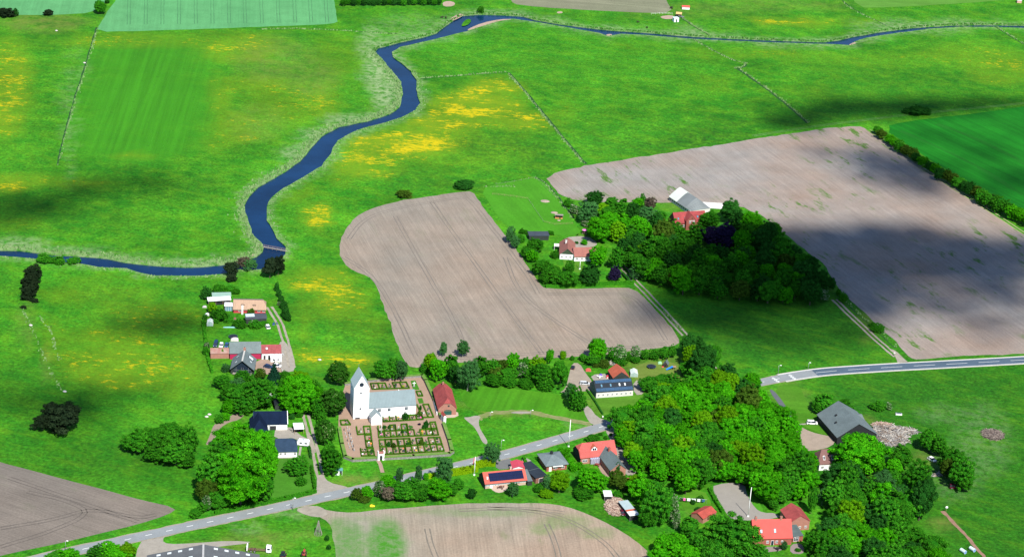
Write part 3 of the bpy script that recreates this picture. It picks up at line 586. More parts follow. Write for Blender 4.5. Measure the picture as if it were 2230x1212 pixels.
def crown_np(seed, nl, nleaf, size, shape='round', rough=.55, lobe=(.15, .27), lump=.16, gap=.80):
    g = np.random.default_rng(seed)
    if shape == 'cone':
        c = []; r = []
        for i in range(12):
            t = i / 11; rad = .95 * (1 - t) ** .9 + .04
            k = max(1, int(9 * (1 - t)) + 1)
            for j in range(k):
                a = j * 6.2832 / k + i * 1.1; rr_ = rad * (.68 if k > 1 else 0) * g.uniform(.85, 1.1); c.append((rr_ * math.cos(a), rr_ * math.sin(a), -1 + 1.92 * t)); r.append(max(.10, .34 * (1 - t) + .06))
        c = np.array(c); r = np.array(r); rz = r * .45; core = np.array([[0, 0, -.55], [0, 0, 0], [0, 0, .4]]); cr = np.array([.55, .36, .2])
    else:
        d = g.normal(size=(nl, 3)); d /= np.linalg.norm(d, axis=1)[:, None]
        for _ in range(40):                                       # spread the leaf clumps
            v = d[:, None] - d[None]; q = (v ** 2).sum(-1) + 1e-3; d += .012 * (v / q[..., None] ** 1.5).sum(1) * 20 / nl; d /= np.linalg.norm(d, axis=1)[:, None]
        d[:, 2] = np.where(d[:, 2] < -.6, -.6 + .3 * g.random(nl), d[:, 2]); d /= np.linalg.norm(d, axis=1)[:, None]
        ax = g.normal(size=(5, 3)); ph = g.uniform(0, 6, 5)
        f = 1 + lump * sum(np.sin(2.6 * d @ ax[i] + ph[i]) for i in range(5)) / 2.2
        r = g.uniform(*lobe, nl) ; off = f * g.uniform(gap, 1.05, nl)
        c = d * (off - r * .75)[:, None]; c[:, 2] -= .05; rz = r * g.uniform(.62, .95, nl)
        core = np.array([[0, 0, -.05], [.12, .1, .1], [-.14, .06, 0], [.05, -.16, .05]]); cr = np.array([.55, .5, .5, .5])
    n = len(r); w_ = r ** 2; pick = g.choice(n, nleaf * 3, p=w_ / w_.sum())
    nrm = g.normal(size=(nleaf * 3, 3)); nrm /= np.linalg.norm(nrm, axis=1)[:, None]
    rad = np.stack([r, r, rz], 1)
    p = c[pick] + nrm * rad[pick] * g.uniform(.80, 1.15, (nleaf * 3, 1))
    q = (((p[:, None] - c[None]) / rad[None]) ** 2).sum(-1); q[np.arange(len(p)), pick] = 9
    keep = (q.min(1) > .70) & ((nrm[:, 2] > -.5) | (g.random(len(p)) < .25)) & ((p ** 2).sum(1) > .30)
    p, nrm, pick = p[keep][:nleaf], nrm[keep][:nleaf], pick[keep][:nleaf]
    m = len(p)
    nn = nrm + g.normal(size=(m, 3)) * rough * .6 + np.array([0, 0, .25]); nn /= np.linalg.norm(nn, axis=1)[:, None]
    a = np.cross(nn, g.normal(size=(m, 3))); a /= np.linalg.norm(a, axis=1)[:, None]; b = np.cross(nn, a)
    s1 = size * g.uniform(.5, 1.35, (m, 1)); s2 = s1 * g.uniform(.5, .9, (m, 1))
    V = np.stack([p - a * s1, p + b * s2 * .8, p + a * s1, p - b * s2 * .8], 1).reshape(-1, 3)
    F = np.arange(m * 4).reshape(-1, 4).tolist()
    rv_ = np.clip(g.random(m) * .6 + g.random(n)[pick] * .4, 0, 1)
    mb = MB()
    for i in range(n): mb.ell(c[i], rad[i] * .72, 6, 4)
    for i in range(len(cr)): mb.ell(core[i], (cr[i],) * 3, 7, 5)
    k = len(V); V = V.tolist() + [list(q) for q in mb.v]; F += [tuple(j + k for j in f) for f in mb.f]
    return V, F, np.concatenate([rv_, g.random(len(mb.f)) * .25])
SHAPES = {}
def crown_mesh(kind, var):
    key = (kind, var)
    if key in SHAPES: return SHAPES[key]
    sd_ = ord(kind) * 31 + var * 7
    if kind == 's': a = crown_np(sd_, 0, 3000, .07, 'cone', .4)
    elif kind == 'p': a = crown_np(sd_, 34, 3200, .07, 'round', .8, (.20, .32), .22)
    elif kind in 'gx': a = crown_np(sd_, 70, 4200, .042, 'round', .9, (.14, .26), .2, .7)
    elif kind in 'wk': a = crown_np(sd_, 60, 3800, .060, 'round', .6, (.15, .26), .14)
    else: a = crown_np(sd_, (76, 92, 60, 110)[var], 6000, .050, 'round', .55, ((.13, .25), (.12, .22), (.15, .28), (.10, .20))[var], (.14, .2, .24, .18)[var], .78)
    me = bpy.data.meshes.new('crown'); me.from_pydata(a[0], [], [tuple(f) for f in a[1]])
    at = me.attributes.new('rnd', 'FLOAT', 'FACE'); at.data.foreach_set('value', a[2].astype(np.float32))
    me.materials.append(LEAF[kind]); SHAPES[key] = me; return me
def trunk_mesh(white=False):
    key = ('trunk', white)
    if key in SHAPES: return SHAPES[key]
    mb = MB(); mb.cyl((0, 0, -.02), (.05, .02, .45), .060, .042, 7); mb.cyl((.05, .02, .45), (.02, -.03, 1.05), .042, .018, 7)
    for i in range(5):
        a = i * 1.3; mb.cyl((.04, .01, .42 + .07 * i), (.25 * math.cos(a), .25 * math.sin(a), .78 + .06 * i), .024, .009, 5)
    o = mb.build('trunk', BARKW if white else BARK); me = o.data; bpy.data.objects.remove(o); SHAPES[key] = me; return me
DESC = {'b': 'bright green leafy tree', 'm': 'mid green leafy tree', 'd': 'dark green dense tree', 'o': 'olive brown tinged tree', 'y': 'yellow green light tree', 'g': 'grey green fine-leaved tree', 'p': 'blackish green pine', 's': 'dark pointed spruce', 'c': 'dark purple copper beech', 'w': 'white flowering hawthorn', 'k': 'flowering chestnut tree', 'x': 'bare brownish twiggy tree'}
SDESC = {k: (v if 'tree' in v else v + ' bush').replace('leafy tree', 'round bush').replace('dense tree', 'dense bush').replace('tree', 'bush') for k, v in DESC.items()}
NM = {'p': 'pine_tree', 's': 'spruce_tree', 'c': 'copper_beech_tree', 'w': 'hawthorn_tree', 'k': 'chestnut_tree', 'x': 'bare_tree', 'g': 'willow_tree', 'b': 'beech_tree', 'm': 'broadleaf_tree', 'd': 'oak_tree', 'o': 'maple_tree', 'y': 'lime_tree'}
PLANTED = []
def tree(kind, cx, cy, w_, h_, label=None, group=None, bush=None):
    s_ = 4.6
    if bush is None: bush = h_ < 25 and kind not in 's'
    zc = 3.
    for _ in range(4):
        c = P(cx, cy, zc); s_ = scale_at(c); Rr = w_ / 2 / s_
        th = math.asin(max(.2, (CAMZ - zc) / (c - CAM).length))
        vv = (h_ / 2 / s_) ** 2 - (Rr * math.sin(th)) ** 2
        cz = max(math.sqrt(max(vv, 0)) / math.cos(th), Rr * (.55 if bush else .72))
        zc = cz * (.82 if bush else (1.0 if kind == 's' else 1.12))
    var = rnd.randrange(4 if kind in 'bm' else 3)
    t = thing('bush' if bush else NM[kind], 'x', 'bush' if bush else 'tree', (c.x, c.y, 0), rnd.uniform(0, 6.28))
    cr_ = bpy.data.objects.new('foliage' if bush else 'crown', crown_mesh(kind, var)); C.objects.link(cr_); cr_.parent = t
    cr_.location = (0, 0, zc); cr_.scale = (Rr * .97, Rr * .97, cz * .97)
    tk = bpy.data.objects.new('stem' if bush else 'trunk', trunk_mesh(kind == 'g')); C.objects.link(tk); tk.parent = t; tk.scale = (max(Rr, 1.6) * 1.0, max(Rr, 1.6) * 1.0, zc)
    PLANTED.append((t, kind, bush, Rr, zc + cz, label, group, w_, h_))
    return t
T = lambda txt, **k: [tree(e.split()[0], *map(float, e.split()[1:]), **k) for e in txt.split(',') if e.strip()]
# far meadow and field edges
T('p 12 27 40 24,d 33 27 16 20,p 105 27 22 16,m 218 14 30 30,d 233 4 12 10,m 1047 22 15 15', group='trees at the edge of the pale corn field')
for i in range(20): tree(rnd.choice('dmd'), 748 + i * 11, 5 - (1.2 if i % 2 else 0) + rnd.uniform(-.5, .5) - i * .06, 15, 15, group='tree belt beyond the river', bush=False)
T('m 95 562 38 22,m 128 566 32 20,m 160 566 28 20,m 112 566 22 18,g 543 573 36 28,x 530 570 30 30', group='bushes on the river bank')
T('p 70 594 42 40,p 66 614 42 40,p 62 634 34 30,p 58 647 24 16,p 76 653 18 9,p 52 668 14 9', group='pines in the meadow')
T('p 112 893 40 42,p 142 906 84 64,p 92 918 38 36,p 120 918 50 40', group='pines in the meadow')
T('p 503 583 32 34,p 503 604 26 20,p 588 578 34 50,p 606 575 26 44', group='pines by the footbridge')
T('m 300 958 66 56,m 338 948 70 60,m 378 946 74 62,m 412 956 46 66,m 384 985 72 56,m 338 985 54 40,m 408 1000 36 36,m 278 968 30 30', group='thicket in the meadow')
# big garden trees round the black-roofed farm
T('b 520 958 90 70,b 566 968 74 84,m 482 988 60 60,b 545 1010 110 92,b 586 1000 44 92,m 462 1030 80 86,o 452 1066 56 56,b 525 1052 100 104,m 572 1058 56 66,m 500 1020 60 60,m 446 1098 36 26,w 449 1096 22 30,m 480 1085 50 46,b 575 990 60 60,b 556 1050 50 70,m 425 1115 34 20', group='tall trees in the farm garden')
T('m 484 828 42 34,g 516 838 44 30,m 545 850 70 50,m 520 858 50 50,m 566 856 64 60,m 530 878 56 40,m 500 850 40 40,m 587 845 24 34,b 500 884 38 34,m 478 912 20 20,b 490 905 26 22', group='trees behind the black-roofed farm')
T('b 652 840 80 66,b 632 862 56 60,b 664 866 60 66,b 640 885 40 36,m 622 838 34 50,b 690 862 36 50,y 655 822 46 30,m 692 890 26 42,m 686 845 30 40,m 668 884 40 30', group='trees by the drive')
T('s 597 806 34 52,o 568 812 22 26,g 492 800 22 22,w 451 751 13 16,m 448 764 14 18,m 530 818 36 9,y 484 768 15 22,m 620 816 30 16', group='garden plants at the grey-roofed house')
T('k 736 810 50 54,k 730 872 64 64,k 712 938 46 56,k 704 950 30 36,m 722 1002 46 58,m 716 978 32 40,m 700 905 26 26,m 697 925 16 26', group='trees outside the churchyard wall')
T('m 836 803 46 48,m 858 802 34 44,g 874 804 36 46', group='trees behind the church')
# the belt between the pale field and the green
T('y 938 786 34 44,b 955 800 40 50,g 966 758 19 34,g 1009 757 27 38,m 982 796 44 50,d 992 812 34 40,g 1020 812 52 72,m 1046 796 40 44,m 1074 800 34 36,o 1092 795 34 34,b 1117 788 34 46,m 1142 792 36 36,w 1140 806 26 32,y 1170 795 36 40,m 1184 812 52 54,m 1222 808 42 62,b 1198 774 21 32,y 1226 772 17 22,m 1246 779 11 12,m 1104 812 44 34,m 1076 826 40 26,m 1110 831 40 24,m 1146 834 40 24,m 1188 838 40 22,c 1066 808 11 12,m 1160 812 40 36,m 926 800 24 24,o 1082 812 40 30', group='tree belt behind the village green')
T('g 1243 850 30 40,m 1256 866 34 50,m 1266 878 26 34', group='leaning trees by the driveway')
T('b 1303 758 46 54,m 1292 782 34 26,m 1272 778 20 22,o 1316 791 26 20,o 1298 795 14 12,m 1334 770 22 28,w 1351 768 32 32,w 1384 767 22 26,m 1368 776 20 18,m 1404 772 22 24,m 1424 772 24 24,m 1446 767 26 28,m 1464 764 22 28,m 1350 786 30 14,m 1384 782 26 14', group='garden plants round the solar-roofed barn house')
T('d 1500 750 38 56,y 1502 774 34 46,d 1532 786 64 84,m 1554 774 34 66,m 1500 800 44 38,d 1520 745 30 34', group='tree clump by the play garden')
T('m 1412 834 46 28,m 1440 826 44 32,m 1466 830 42 30,y 1440 842 50 24,o 1428 838 30 20', group='garden thicket')
def fill(poly, step, kinds, w_, h_, group, jit=.35, seed=2, skip=()):
    r = random.Random(seed); xs = [p[0] for p in poly]; ys = [p[1] for p in poly]
    pp = poly; y = min(ys); row = 0
    while y < max(ys):
        x = min(xs) + (step / 2 if row % 2 else 0)
        while x < max(xs):
            qx, qy = x + r.uniform(-jit, jit) * step, y + r.uniform(-jit, jit) * step * .6
            if inside(pp, np.array([qx]), np.array([qy]))[0] and not any(abs(qx - a) < c_ and abs(qy - b_) < d_ for a, b_, c_, d_ in skip):
                k = kinds(qx, qy, r); s_ = r.uniform(.8, 1.2); tree(k, qx, qy, w_ * s_, h_ * s_ * r.uniform(.92, 1.1), group=group, bush=False)
            x += step
        y += step * .66; row += 1
def kb(x, y, r):
    if x > 1690 and y < 900: return r.choice('bbby')
    return r.choices('bmydo', (.62, .25, .07, .04, .02))[0]
fill([(1348, 905), (1400, 868), (1480, 838), (1560, 815), (1630, 806), (1672, 845), (1700, 885), (1722, 930), (1748, 985), (1772, 1010), (1778, 1056), (1740, 1080), (1690, 1088), (1640, 1040), (1600, 1030), (1560, 1036), (1500, 1050), (1430, 1030), (1378, 1005), (1356, 960)], 33, kb, 52, 54, 'village wood')
def ka(x, y, r):
    if x < 1360 or (x < 1480 and y < 500): return r.choices('bymgd', (.45, .16, .25, .06, .08))[0]
    return r.choices('mdbo', (.45, .30, .18, .07))[0]
fill([(1262, 472), (1296, 440), (1340, 448), (1400, 462), (1440, 474), (1452, 492), (1500, 505), (1545, 500), (1610, 480), (1664, 480), (1690, 530), (1740, 570), (1785, 602), (1800, 642), (1720, 650), (1600, 641), (1500, 622), (1430, 598), (1380, 568), (1345, 530), (1310, 512), (1276, 500)], 33, ka, 44, 46, 'wood by the red farmhouse', skip=((1570, 512, 44, 26), (1490, 478, 40, 12)))
T('c 1550 512 60 44,c 1580 506 56 40,c 1588 526 40 36', group='copper beeches in the dark wood')
T('d 1590 456 54 52,m 1546 476 50 42,b 1634 482 54 56,d 1652 520 40 50,x 1416 441 28 32,d 1296 430 40 34,m 1330 438 30 24,b 1388 440 26 24,m 1400 432 12 22,w 1252 456 26 22,y 1312 456 34 34,m 1237 442 22 22,d 1768 578 38 46,d 1790 604 30 40,w 1790 640 34 26,w 1278 486 24 18,b 1356 462 44 36,m 1438 470 30 26,d 1676 500 40 46,m 1700 530 44 50,d 1722 552 44 50,m 1744 568 44 50,d 1766 596 44 54,d 1784 618 44 50,m 1690 500 30 36,d 1810 616 26 30,m 1712 610 50 50,d 1750 622 50 46,d 1665 618 50 46,m 1620 612 46 46,d 1560 618 46 44,g 1380 470 30 30,b 1480 505 40 24,m 1455 500 40 24', group='trees at the wood edge')
T('g 1112 508 22 40,g 1122 526 24 28,m 1137 503 14 14,m 1134 520 20 20,m 1165 532 42 28,m 1150 548 32 28,b 1160 556 26 28,m 1200 592 48 34,m 1226 602 54 36,m 1178 578 38 38,m 1208 554 20 20,m 1241 580 22 26,m 1188 604 30 26,d 1286 596 54 46,b 1304 556 48 44,c 1340 595 32 32,m 1344 562 32 44,b 1273 527 15 14,d 1256 528 10 6,m 1200 506 14 12,m 1146 505 12 10,m 1256 608 40 20,m 1372 560 40 48,y 1400 545 36 36,g 1388 590 36 34,w 1395 556 22 20,b 1420 590 44 40', group='garden trees of the white farmhouse')
for i in range(27):
    t_ = i / 26; tree(rnd.choice('mmdob'), 1910 + 330 * t_ + rnd.uniform(-3, 3), 284 + 190 * t_ + 12 * math.sin(t_ * 3.14) + rnd.uniform(-3, 3), 24 + 8 * t_, 22 + 14 * t_ + rnd.uniform(-3, 3), group='row of trees between the two fields', bush=False)
T('o 880 421 34 14,d 1010 402 44 16,d 1995 240 40 13,d 2012 241 34 12,d 1977 241 26 10,m 1837 648 22 24,m 1912 714 30 18,m 1901 707 18 14,m 1826 636 14 16', group='bushes along the field edges')
# eastern farm and the far-right thicket
T('m 1797 876 54 44,m 1786 884 40 30,m 1838 878 30 24,m 1852 888 22 16,m 1914 883 38 24,w 1936 884 14 18', group='bushes at the grey barn')
T('b 1874 984 116 92,b 1850 1006 50 50,b 1905 1000 50 60,m 1962 994 56 56,m 2000 1036 56 66,b 1948 1014 40 44,m 2024 955 48 50,m 2046 970 40 44,m 2072 1000 56 56,m 2096 1028 56 64,o 2060 1016 30 46,m 2100 1046 46 40', group='trees round the grey barn')
fill([(1795, 1040), (1850, 1024), (1900, 1034), (1955, 1044), (1995, 1070), (2000, 1115), (1960, 1135), (1930, 1140), (1985, 1160), (2045, 1180), (2060, 1240), (1790, 1240), (1782, 1180), (1800, 1110)], 37, lambda x, y, r: r.choices('mdbgy', (.50, .30, .14, .04, .02))[0] if y < 1150 else r.choices('mbd', (.58, .30, .12))[0], 54, 56, 'south-eastern wood', seed=5)
T('g 1940 1078 62 60,d 2008 1085 56 90,g 1792 1078 20 40,b 1984 1075 22 22,o 1898 1050 40 40,d 2020 1060 40 50', group='trees at the wood edge')
T('m 1592 1164 116 84,d 1560 1180 70 56,m 1528 1172 60 58,b 1470 1186 66 58,b 1444 1180 44 50,m 1502 1144 50 44,b 1624 1192 44 36,m 1650 1206 60 30,m 1560 1205 80 40,b 1500 1205 60 40,b 1440 1206 50 36', group='trees in front of the red house')
T('b 1400 1062 56 60,y 1386 1050 44 44,o 1345 1042 36 44,o 1358 1052 34 30,m 1432 1094 68 84,m 1410 1120 44 50,w 1466 1104 22 50,w 1474 1130 18 40,m 1345 1075 26 18,b 1282 1040 68 58,b 1306 1046 40 40,y 1219 1046 46 52,g 1192 1048 24 38,g 1117 1062 28 34,d 1027 1073 21 26,m 1000 1052 26 26,g 968 1018 42 68,b 958 1062 60 40,m 985 1066 30 26,m 880 1066 60 48,x 846 1072 34 36,m 916 1070 40 40,m 898 1056 40 30,w 825 1064 26 32,b 799 1069 30 32,o 776 1073 24 30,o 794 1084 30 20,b 845 1046 40 34,g 870 1032 18 38,g 912 1032 19 48,b 928 1036 14 20,g 1072 984 40 48,m 1175 1062 30 22,y 1190 1074 34 16,m 1270 1072 50 20', group='village garden trees')
T('b 1222 982 18 22,b 1232 992 18 22,b 1242 1004 20 22,b 1250 1016 20 22,b 1262 1014 18 18,b 1236 978 14 14,m 1288 952 30 18,m 1308 944 9 9,m 1319 952 10 9,m 1330 945 8 8,m 1300 952 16 12,d 1345 1018 14 30,d 1332 1030 12 18', group='shrubs round the pink-roofed house')
T('m 1764 1178 30 40,m 1738 1196 14 10,g 1708 1187 15 24,m 1700 1075 40 40,m 1685 1095 26 26,m 1770 1085 22 60', group='shrubs by the red house')
T('b 240 1194 48 34,y 276 1196 44 34,m 214 1200 40 28,b 150 1206 50 24,m 120 1210 40 22,b 256 1208 60 24,m 1024 2000 4 4' .replace(',m 1024 2000 4 4', ''), group='trees beside the road')
T('m 648 1013 50 26,m 655 1047 24 22,m 632 1010 22 18,d 636 906 16 14,m 652 902 18 14,m 585 1060 20 26', group='fruit trees in the lawn')
T('d 603 624 13 22,d 608 638 14 20,d 613 651 16 20,d 618 664 18 22,d 622 677 20 26,d 627 690 18 20,w 608 661 9 10', group='shrub row by the drive')
T('d 450 636 28 28,d 443 646 14 14,m 478 629 34 16,m 500 628 26 16,m 515 634 20 14,y 463 668 22 26,m 478 684 38 26,m 499 695 22 14,m 522 705 30 9,o 547 676 19 16,m 556 706 30 12,m 575 703 20 12,m 446 690 12 14,m 444 705 12 14,m 470 695 24 14', group='garden shrubs at the thatched house')
T('d 712 1170 12 14,d 716 1190 12 12,d 1510 1092 14 12,m 1525 1084 16 12,m 1494 1088 12 9,d 1520 1108 18 10', group='small shrubs')
# ---- clipped hedges
HM = {k: LEAF[k] for k in 'bmdoy'}; HM['l'] = leafmat('lime_hedge', (.16, .32, .004), (.24, .42, .006))
def hedge(px, wd, h, kind, label, group=None, name='hedge', world=None, dens=26, loose=.12):
    c = world or poly_pts(px); g = random.Random(len(c) * 7 + int(c[0].x)); mb = MB(); rn = []
    for a, b in zip(c[:-1], c[1:]):
        d = (b - a); l = d.length; d.normalize(); n_ = Vector((-d.y, d.x, 0)); k = max(1, int(l / 1.5))
        q0 = a - d * wd * .3; q1 = b + d * wd * .3
        mb.add([q0 - n_ * wd * .42 + Vector((0, 0, 0)), q1 - n_ * wd * .42, q1 + n_ * wd * .42, q0 + n_ * wd * .42] + [v + Vector((0, 0, h * .92)) for v in (q0 - n_ * wd * .42, q1 - n_ * wd * .42, q1 + n_ * wd * .42, q0 + n_ * wd * .42)],
               [(3, 2, 1, 0), (4, 5, 6, 7), (0, 1, 5, 4), (1, 2, 6, 5), (2, 3, 7, 6), (3, 0, 4, 7)]); rn += [.5] * 6
        for _ in range(int(l * dens * (wd + h) / 2)):
            t_ = g.uniform(0, l); u = g.uniform(-.5, .5 + h / wd * .5)
            side = g.random() < h * .6 / (h * .6 + wd)
            if side: off = g.choice((-1, 1)) * wd / 2; z = g.uniform(.1, h); nn = n_ * (1 if off > 0 else -1)
            else: off = g.uniform(-.5, .5) * wd; z = h; nn = Vector((0, 0, 1))
            p = a + d * t_ + n_ * off + Vector((0, 0, z)) + Vector((g.gauss(0, loose), g.gauss(0, loose), g.gauss(0, loose) * .8))
            nn = (nn + Vector((g.gauss(0, .5), g.gauss(0, .5), g.gauss(0, .5)))).normalized(); e1 = nn.orthogonal().normalized(); e2 = nn.cross(e1); s_ = g.uniform(.12, .3) * (1 if h > .9 else .5)
            mb.add([p - e1 * s_, p - e2 * s_ * .7, p + e1 * s_, p + e2 * s_ * .7], [(0, 1, 2, 3)]); rn.append(g.random())
    o = mb.build(name, HM[kind], fix=False); at = o.data.attributes.new('rnd', 'FLOAT', 'FACE'); at.data.foreach_set('value', np.array(rn, np.float32))
    return tag(o, label, 'hedge', group)
hedge([(470, 1118), (510, 1112), (560, 1101), (620, 1088), (668, 1077), (686, 1072)], 1.6, 1.5, 'm', 'long clipped hedge between the road and the farm lawn')
hedge([(686, 1070), (681, 1040), (678, 1018)], 1.0, 1.4, 'm', 'short hedge beside the farm drive, end of lawn'); hedge([(677, 998), (673, 976)], 1.0, 1.3, 'd', 'short dark hedge by the parked motorhome')
hedge([(1190, 626), (1260, 622), (1330, 620), (1378, 618)], 1.6, 1.6, 'm', 'clipped hedge in front of the white farmhouse garden'); hedge([(1356, 598), (1368, 612)], 1.4, 1.5, 'd', 'dark hedge piece by the purple tree')
hedge([(984, 1032), (1010, 1028), (1032, 1024)], 4.0, 1.8, 'l', 'lime yellow hedge beside the flagpole, nearer the church'); hedge([(1038, 1016), (1058, 1012), (1073, 1012)], 3.0, 2.2, 'l', 'lime yellow hedge behind the solar-panelled bungalow')
hedge([(932, 1040), (950, 1037)], 2.2, 1.6, 'l', 'small lime yellow hedge by the tall birch')
hedge([(1278, 850), (1296, 876), (1312, 902)], .8, .8, 'd', 'low dark hedge along the driveway of the barn house'); hedge([(1314, 910), (1330, 906), (1348, 898)], .9, 1.0, 'm', 'hedge at the road corner of the barn house lawn')
hedge([(1545, 1066), (1560, 1094), (1574, 1116)], 1.6, 1.2, 'm', 'low hedge between the laundry lawn and grey yard')
hedge([(1178, 996), (1182, 1006), (1170, 1000)], 1.6, 1.2, 'm', 'hedge beside the dark flat garage'); hedge([(1140, 998), (1147, 1014), (1152, 1026)], 1.1, 1.2, 'm', 'narrow hedge between pink carport and dark garage')
hedge([(442, 700), (447, 740), (452, 780), (462, 812)], 1.2, 1.2, 'm', 'garden boundary hedge west of the grey-roofed house')
# ---- reeds on the river banks: nobody counts them
def reeds(name, line, wpx, n, hmin=.8, hmax=1.8, m=None, lo=0, seed=4, side=1):
    g = random.Random(seed); mb = MB(); L_ = [P(*q) for q in line]; seg = [(a, b, (b - a).length) for a, b in zip(L_[:-1], L_[1:])]; tot = sum(s_[2] for s_ in seg)
    for _ in range(n):
        t_ = g.uniform(0, tot)
        for a, b, l in seg:
            if t_ <= l: break
            t_ -= l
        d = (b - a).normalized(); nn = Vector((-d.y, d.x, 0)) * side; p = a + d * t_ + nn * (lo + abs(g.gauss(0, wpx)))
        h = g.uniform(hmin, hmax); an = g.uniform(0, 3.14); e = Vector((math.cos(an), math.sin(an), 0)) * g.uniform(.25, .6)
        mb.add([(p.x - e.x, p.y - e.y, -.05), (p.x + e.x, p.y + e.y, -.05), (p.x + e.x * .5 + g.uniform(-.2, .2), p.y + e.y * .5, h), (p.x - e.x * .5, p.y - e.y * .5, h * .95)], [(0, 1, 2, 3)])
    o = mb.build(name, m, fix=False); return tag(o, kind='stuff')
RM = mat('reed_straw', (.06, .19, .03), 1, .2, .4, col2=(.27, .36, .17)); RG_ = mat('bank_grass', (.025, .12, .012), 1, .3, .4, col2=(.06, .20, .02))
fi = [i for i, q in enumerate(FAR) if q == (817, 113)][0]
reeds('reeds', FAR[1:fi + 1], 2.6, 2600, .6, 1.3, RM, .5); reeds('reeds', FAR[fi:], 1.0, 1800, .5, 1.1, RG_, .2, 5)
ni = [i for i, q in enumerate(NEAR) if q == (894, 154)][0]
reeds('reeds', NEAR[ni:], 1.6, 1500, .3, .7, RM, .6, 6); reeds('reeds', NEAR[1:ni], .8, 300, .15, .35, RG_, .5, 7)
# field ditches with their reed fringe
DK = mat('ditch_water_edge', (.012, .06, .012), 1, .2, .5)
for i, (ln, n, wd) in enumerate((([(915, 172), (1000, 166), (1060, 161), (1106, 158)], 160, .5), ([(1108, 159), (1150, 205), (1195, 262), (1240, 315), (1276, 357)], 380, 1.5), ([(1606, 150), (1650, 180), (1700, 217), (1758, 268)], 240, 1.4), ([(1512, 86), (1560, 113), (1600, 132), (1628, 138), (1620, 148), (1600, 150)], 200, .8), ([(1484, 40), (1510, 58), (1545, 78)], 160, .7), ([(560, 64), (640, 62), (740, 66), (830, 72), (866, 74)], 200, .8), ([(2166, 58), (2230, 98), (2300, 140)], 120, .7), ([(1820, -10), (1860, 22), (1930, 56)], 60, .8), ([(1120, 405), (1050, 406)], 30, .3), ([(1166, 386), (1190, 398), (1222, 436), (1250, 476)], 90, .9), ([(210, 60), (198, 100), (180, 160), (160, 220), (140, 290), (124, 360)], 240, .8), ([(1480, 720), (1436, 672)], 40, .4), ([(1820, 640), (1880, 695), (1950, 758)], 60, .5), ([(54, 672), (84, 740), (110, 800), (140, 850)], 80, .3), ([(80, 690), (106, 720), (116, 760), (124, 786)], 60, .2))):
    if wd > .45: strip('ditch', ln, wd, .05, DK, .25)
    reeds('ditch_reeds', ln, .7, n, .4, 1.0, RM, .4, 20 + i, -1 if i % 2 else 1)
# ================================================================== BUILDINGS
WHITE = mat('whitewash', (.80, .81, .80), .8, .03, .4); WHITE2 = mat('white_paint', (.74, .75, .74), .7, .05, .6); CREAM = mat('pale_render', (.56, .55, .52), .85, .08, .5)
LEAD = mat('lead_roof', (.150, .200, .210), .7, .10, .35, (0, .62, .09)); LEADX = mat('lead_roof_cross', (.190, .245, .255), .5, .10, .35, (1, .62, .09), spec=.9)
REDT = mat('red_tile', (.31, .055, .040), .85, .2, .4, (1, .34, .10), fine=(3, .15)); REDX = mat('red_tile_cross', (.27, .052, .048), .85, .28, .35, (0, .34, .10), fine=(3, .15))
CORAL = mat('coral_tile', (.47, .072, .060), .8, .07, .4, (0, .36, .07)); ORNG = mat('orange_tile', (.36, .085, .045), .85, .16, .35, (1, .34, .08), fine=(2, .12)); PINKT = mat('pinkish_tile', (.39, .080, .068), .85, .16, .3, (0, .36, .07), fine=(2, .12))
BRNT = mat('brown_tile', (.24, .095, .075), .85, .14, .3, (1, .34, .08), fine=(2, .12)); DBRN = mat('dark_brown_tile', (.13, .07, .065), .85, .15, .3, (1, .34, .08))
THATCH = mat('thatch', (.33, .225, .155), 1, .10, .5, fine=(4, .16), stretch=(2.5, .5, .5)); RIDGE = mat('heather_ridge', (.13, .11, .10), 1, .2, 1.5)
SLATE = mat('grey_slate', (.100, .135, .135), .75, .16, .22, (1, .5, .07), fine=(2, .12)); SLATB = mat('blue_black_sheet', (.006, .013, .033), .9, .2, .3, (0, .45, .25), spec=.06); SLATC = mat('corrugated_navy', (.022, .042, .075), .9, .2, .4, (0, .40, .35), spec=.06)
BLACKF = mat('black_felt', (.012, .018, .026), .8, .25, .4); ETER = mat('fibre_cement', (.105, .135, .138), .85, .14, .25, (1, .55, .06), fine=(2, .1)); ETERX = mat('fibre_cement_cross', (.118, .150, .148), .85, .14, .25, (0, .55, .06), fine=(2, .1))
RUST = mat('rusty_sheet', (.24, .085, .07), .8, .1, .35, (0, .35, .12), col2=(.30, .24, .20)); REDM = mat('red_sheet', (.235, .048, .050), .7, .15, .3, (0, .35, .12), fine=(1, .2)); PINKM = mat('pink_sheet', (.42, .050, .075), .6, .06, .4, (1, .30, .10))
BRICK = mat('red_brick', (.27, .085, .062), .9, .12, 1.2, fine=(6, .12)); PBRICK = mat('pink_brick', (.32, .150, .112), .9, .12, .9, fine=(6, .12)); YBRICK = mat('pale_brick', (.46, .33, .26), .9, .08, .8)
REDW = mat('red_board', (.42, .050, .060), .8, .08, .8); MAGW = mat('magenta_wall', (.36, .018, .070), .8, .08, .6); DARKW = mat('dark_board', (.026, .034, .030), .85, .25, .6, (0, .3, .2)); GREENW = mat('green_board', (.035, .060, .030), .8, .15, .6, (0, .3, .15)); BLACKW = mat('black_board', (.015, .017, .020), .8, .2, .8)
GLASS = mat('window_glass', (.016, .026, .042), .2, .2, 1, spec=.4); SKYG = mat('roof_glass', (.10, .22, .30), .15, .1, 1, spec=.6); SOLAR = mat('solar_cell', (.003, .008, .040), .6, .15, .6, spec=.12); SOLARB = mat('solar_cell_blue', (.020, .060, .120), .5, .2, .6, spec=.2)
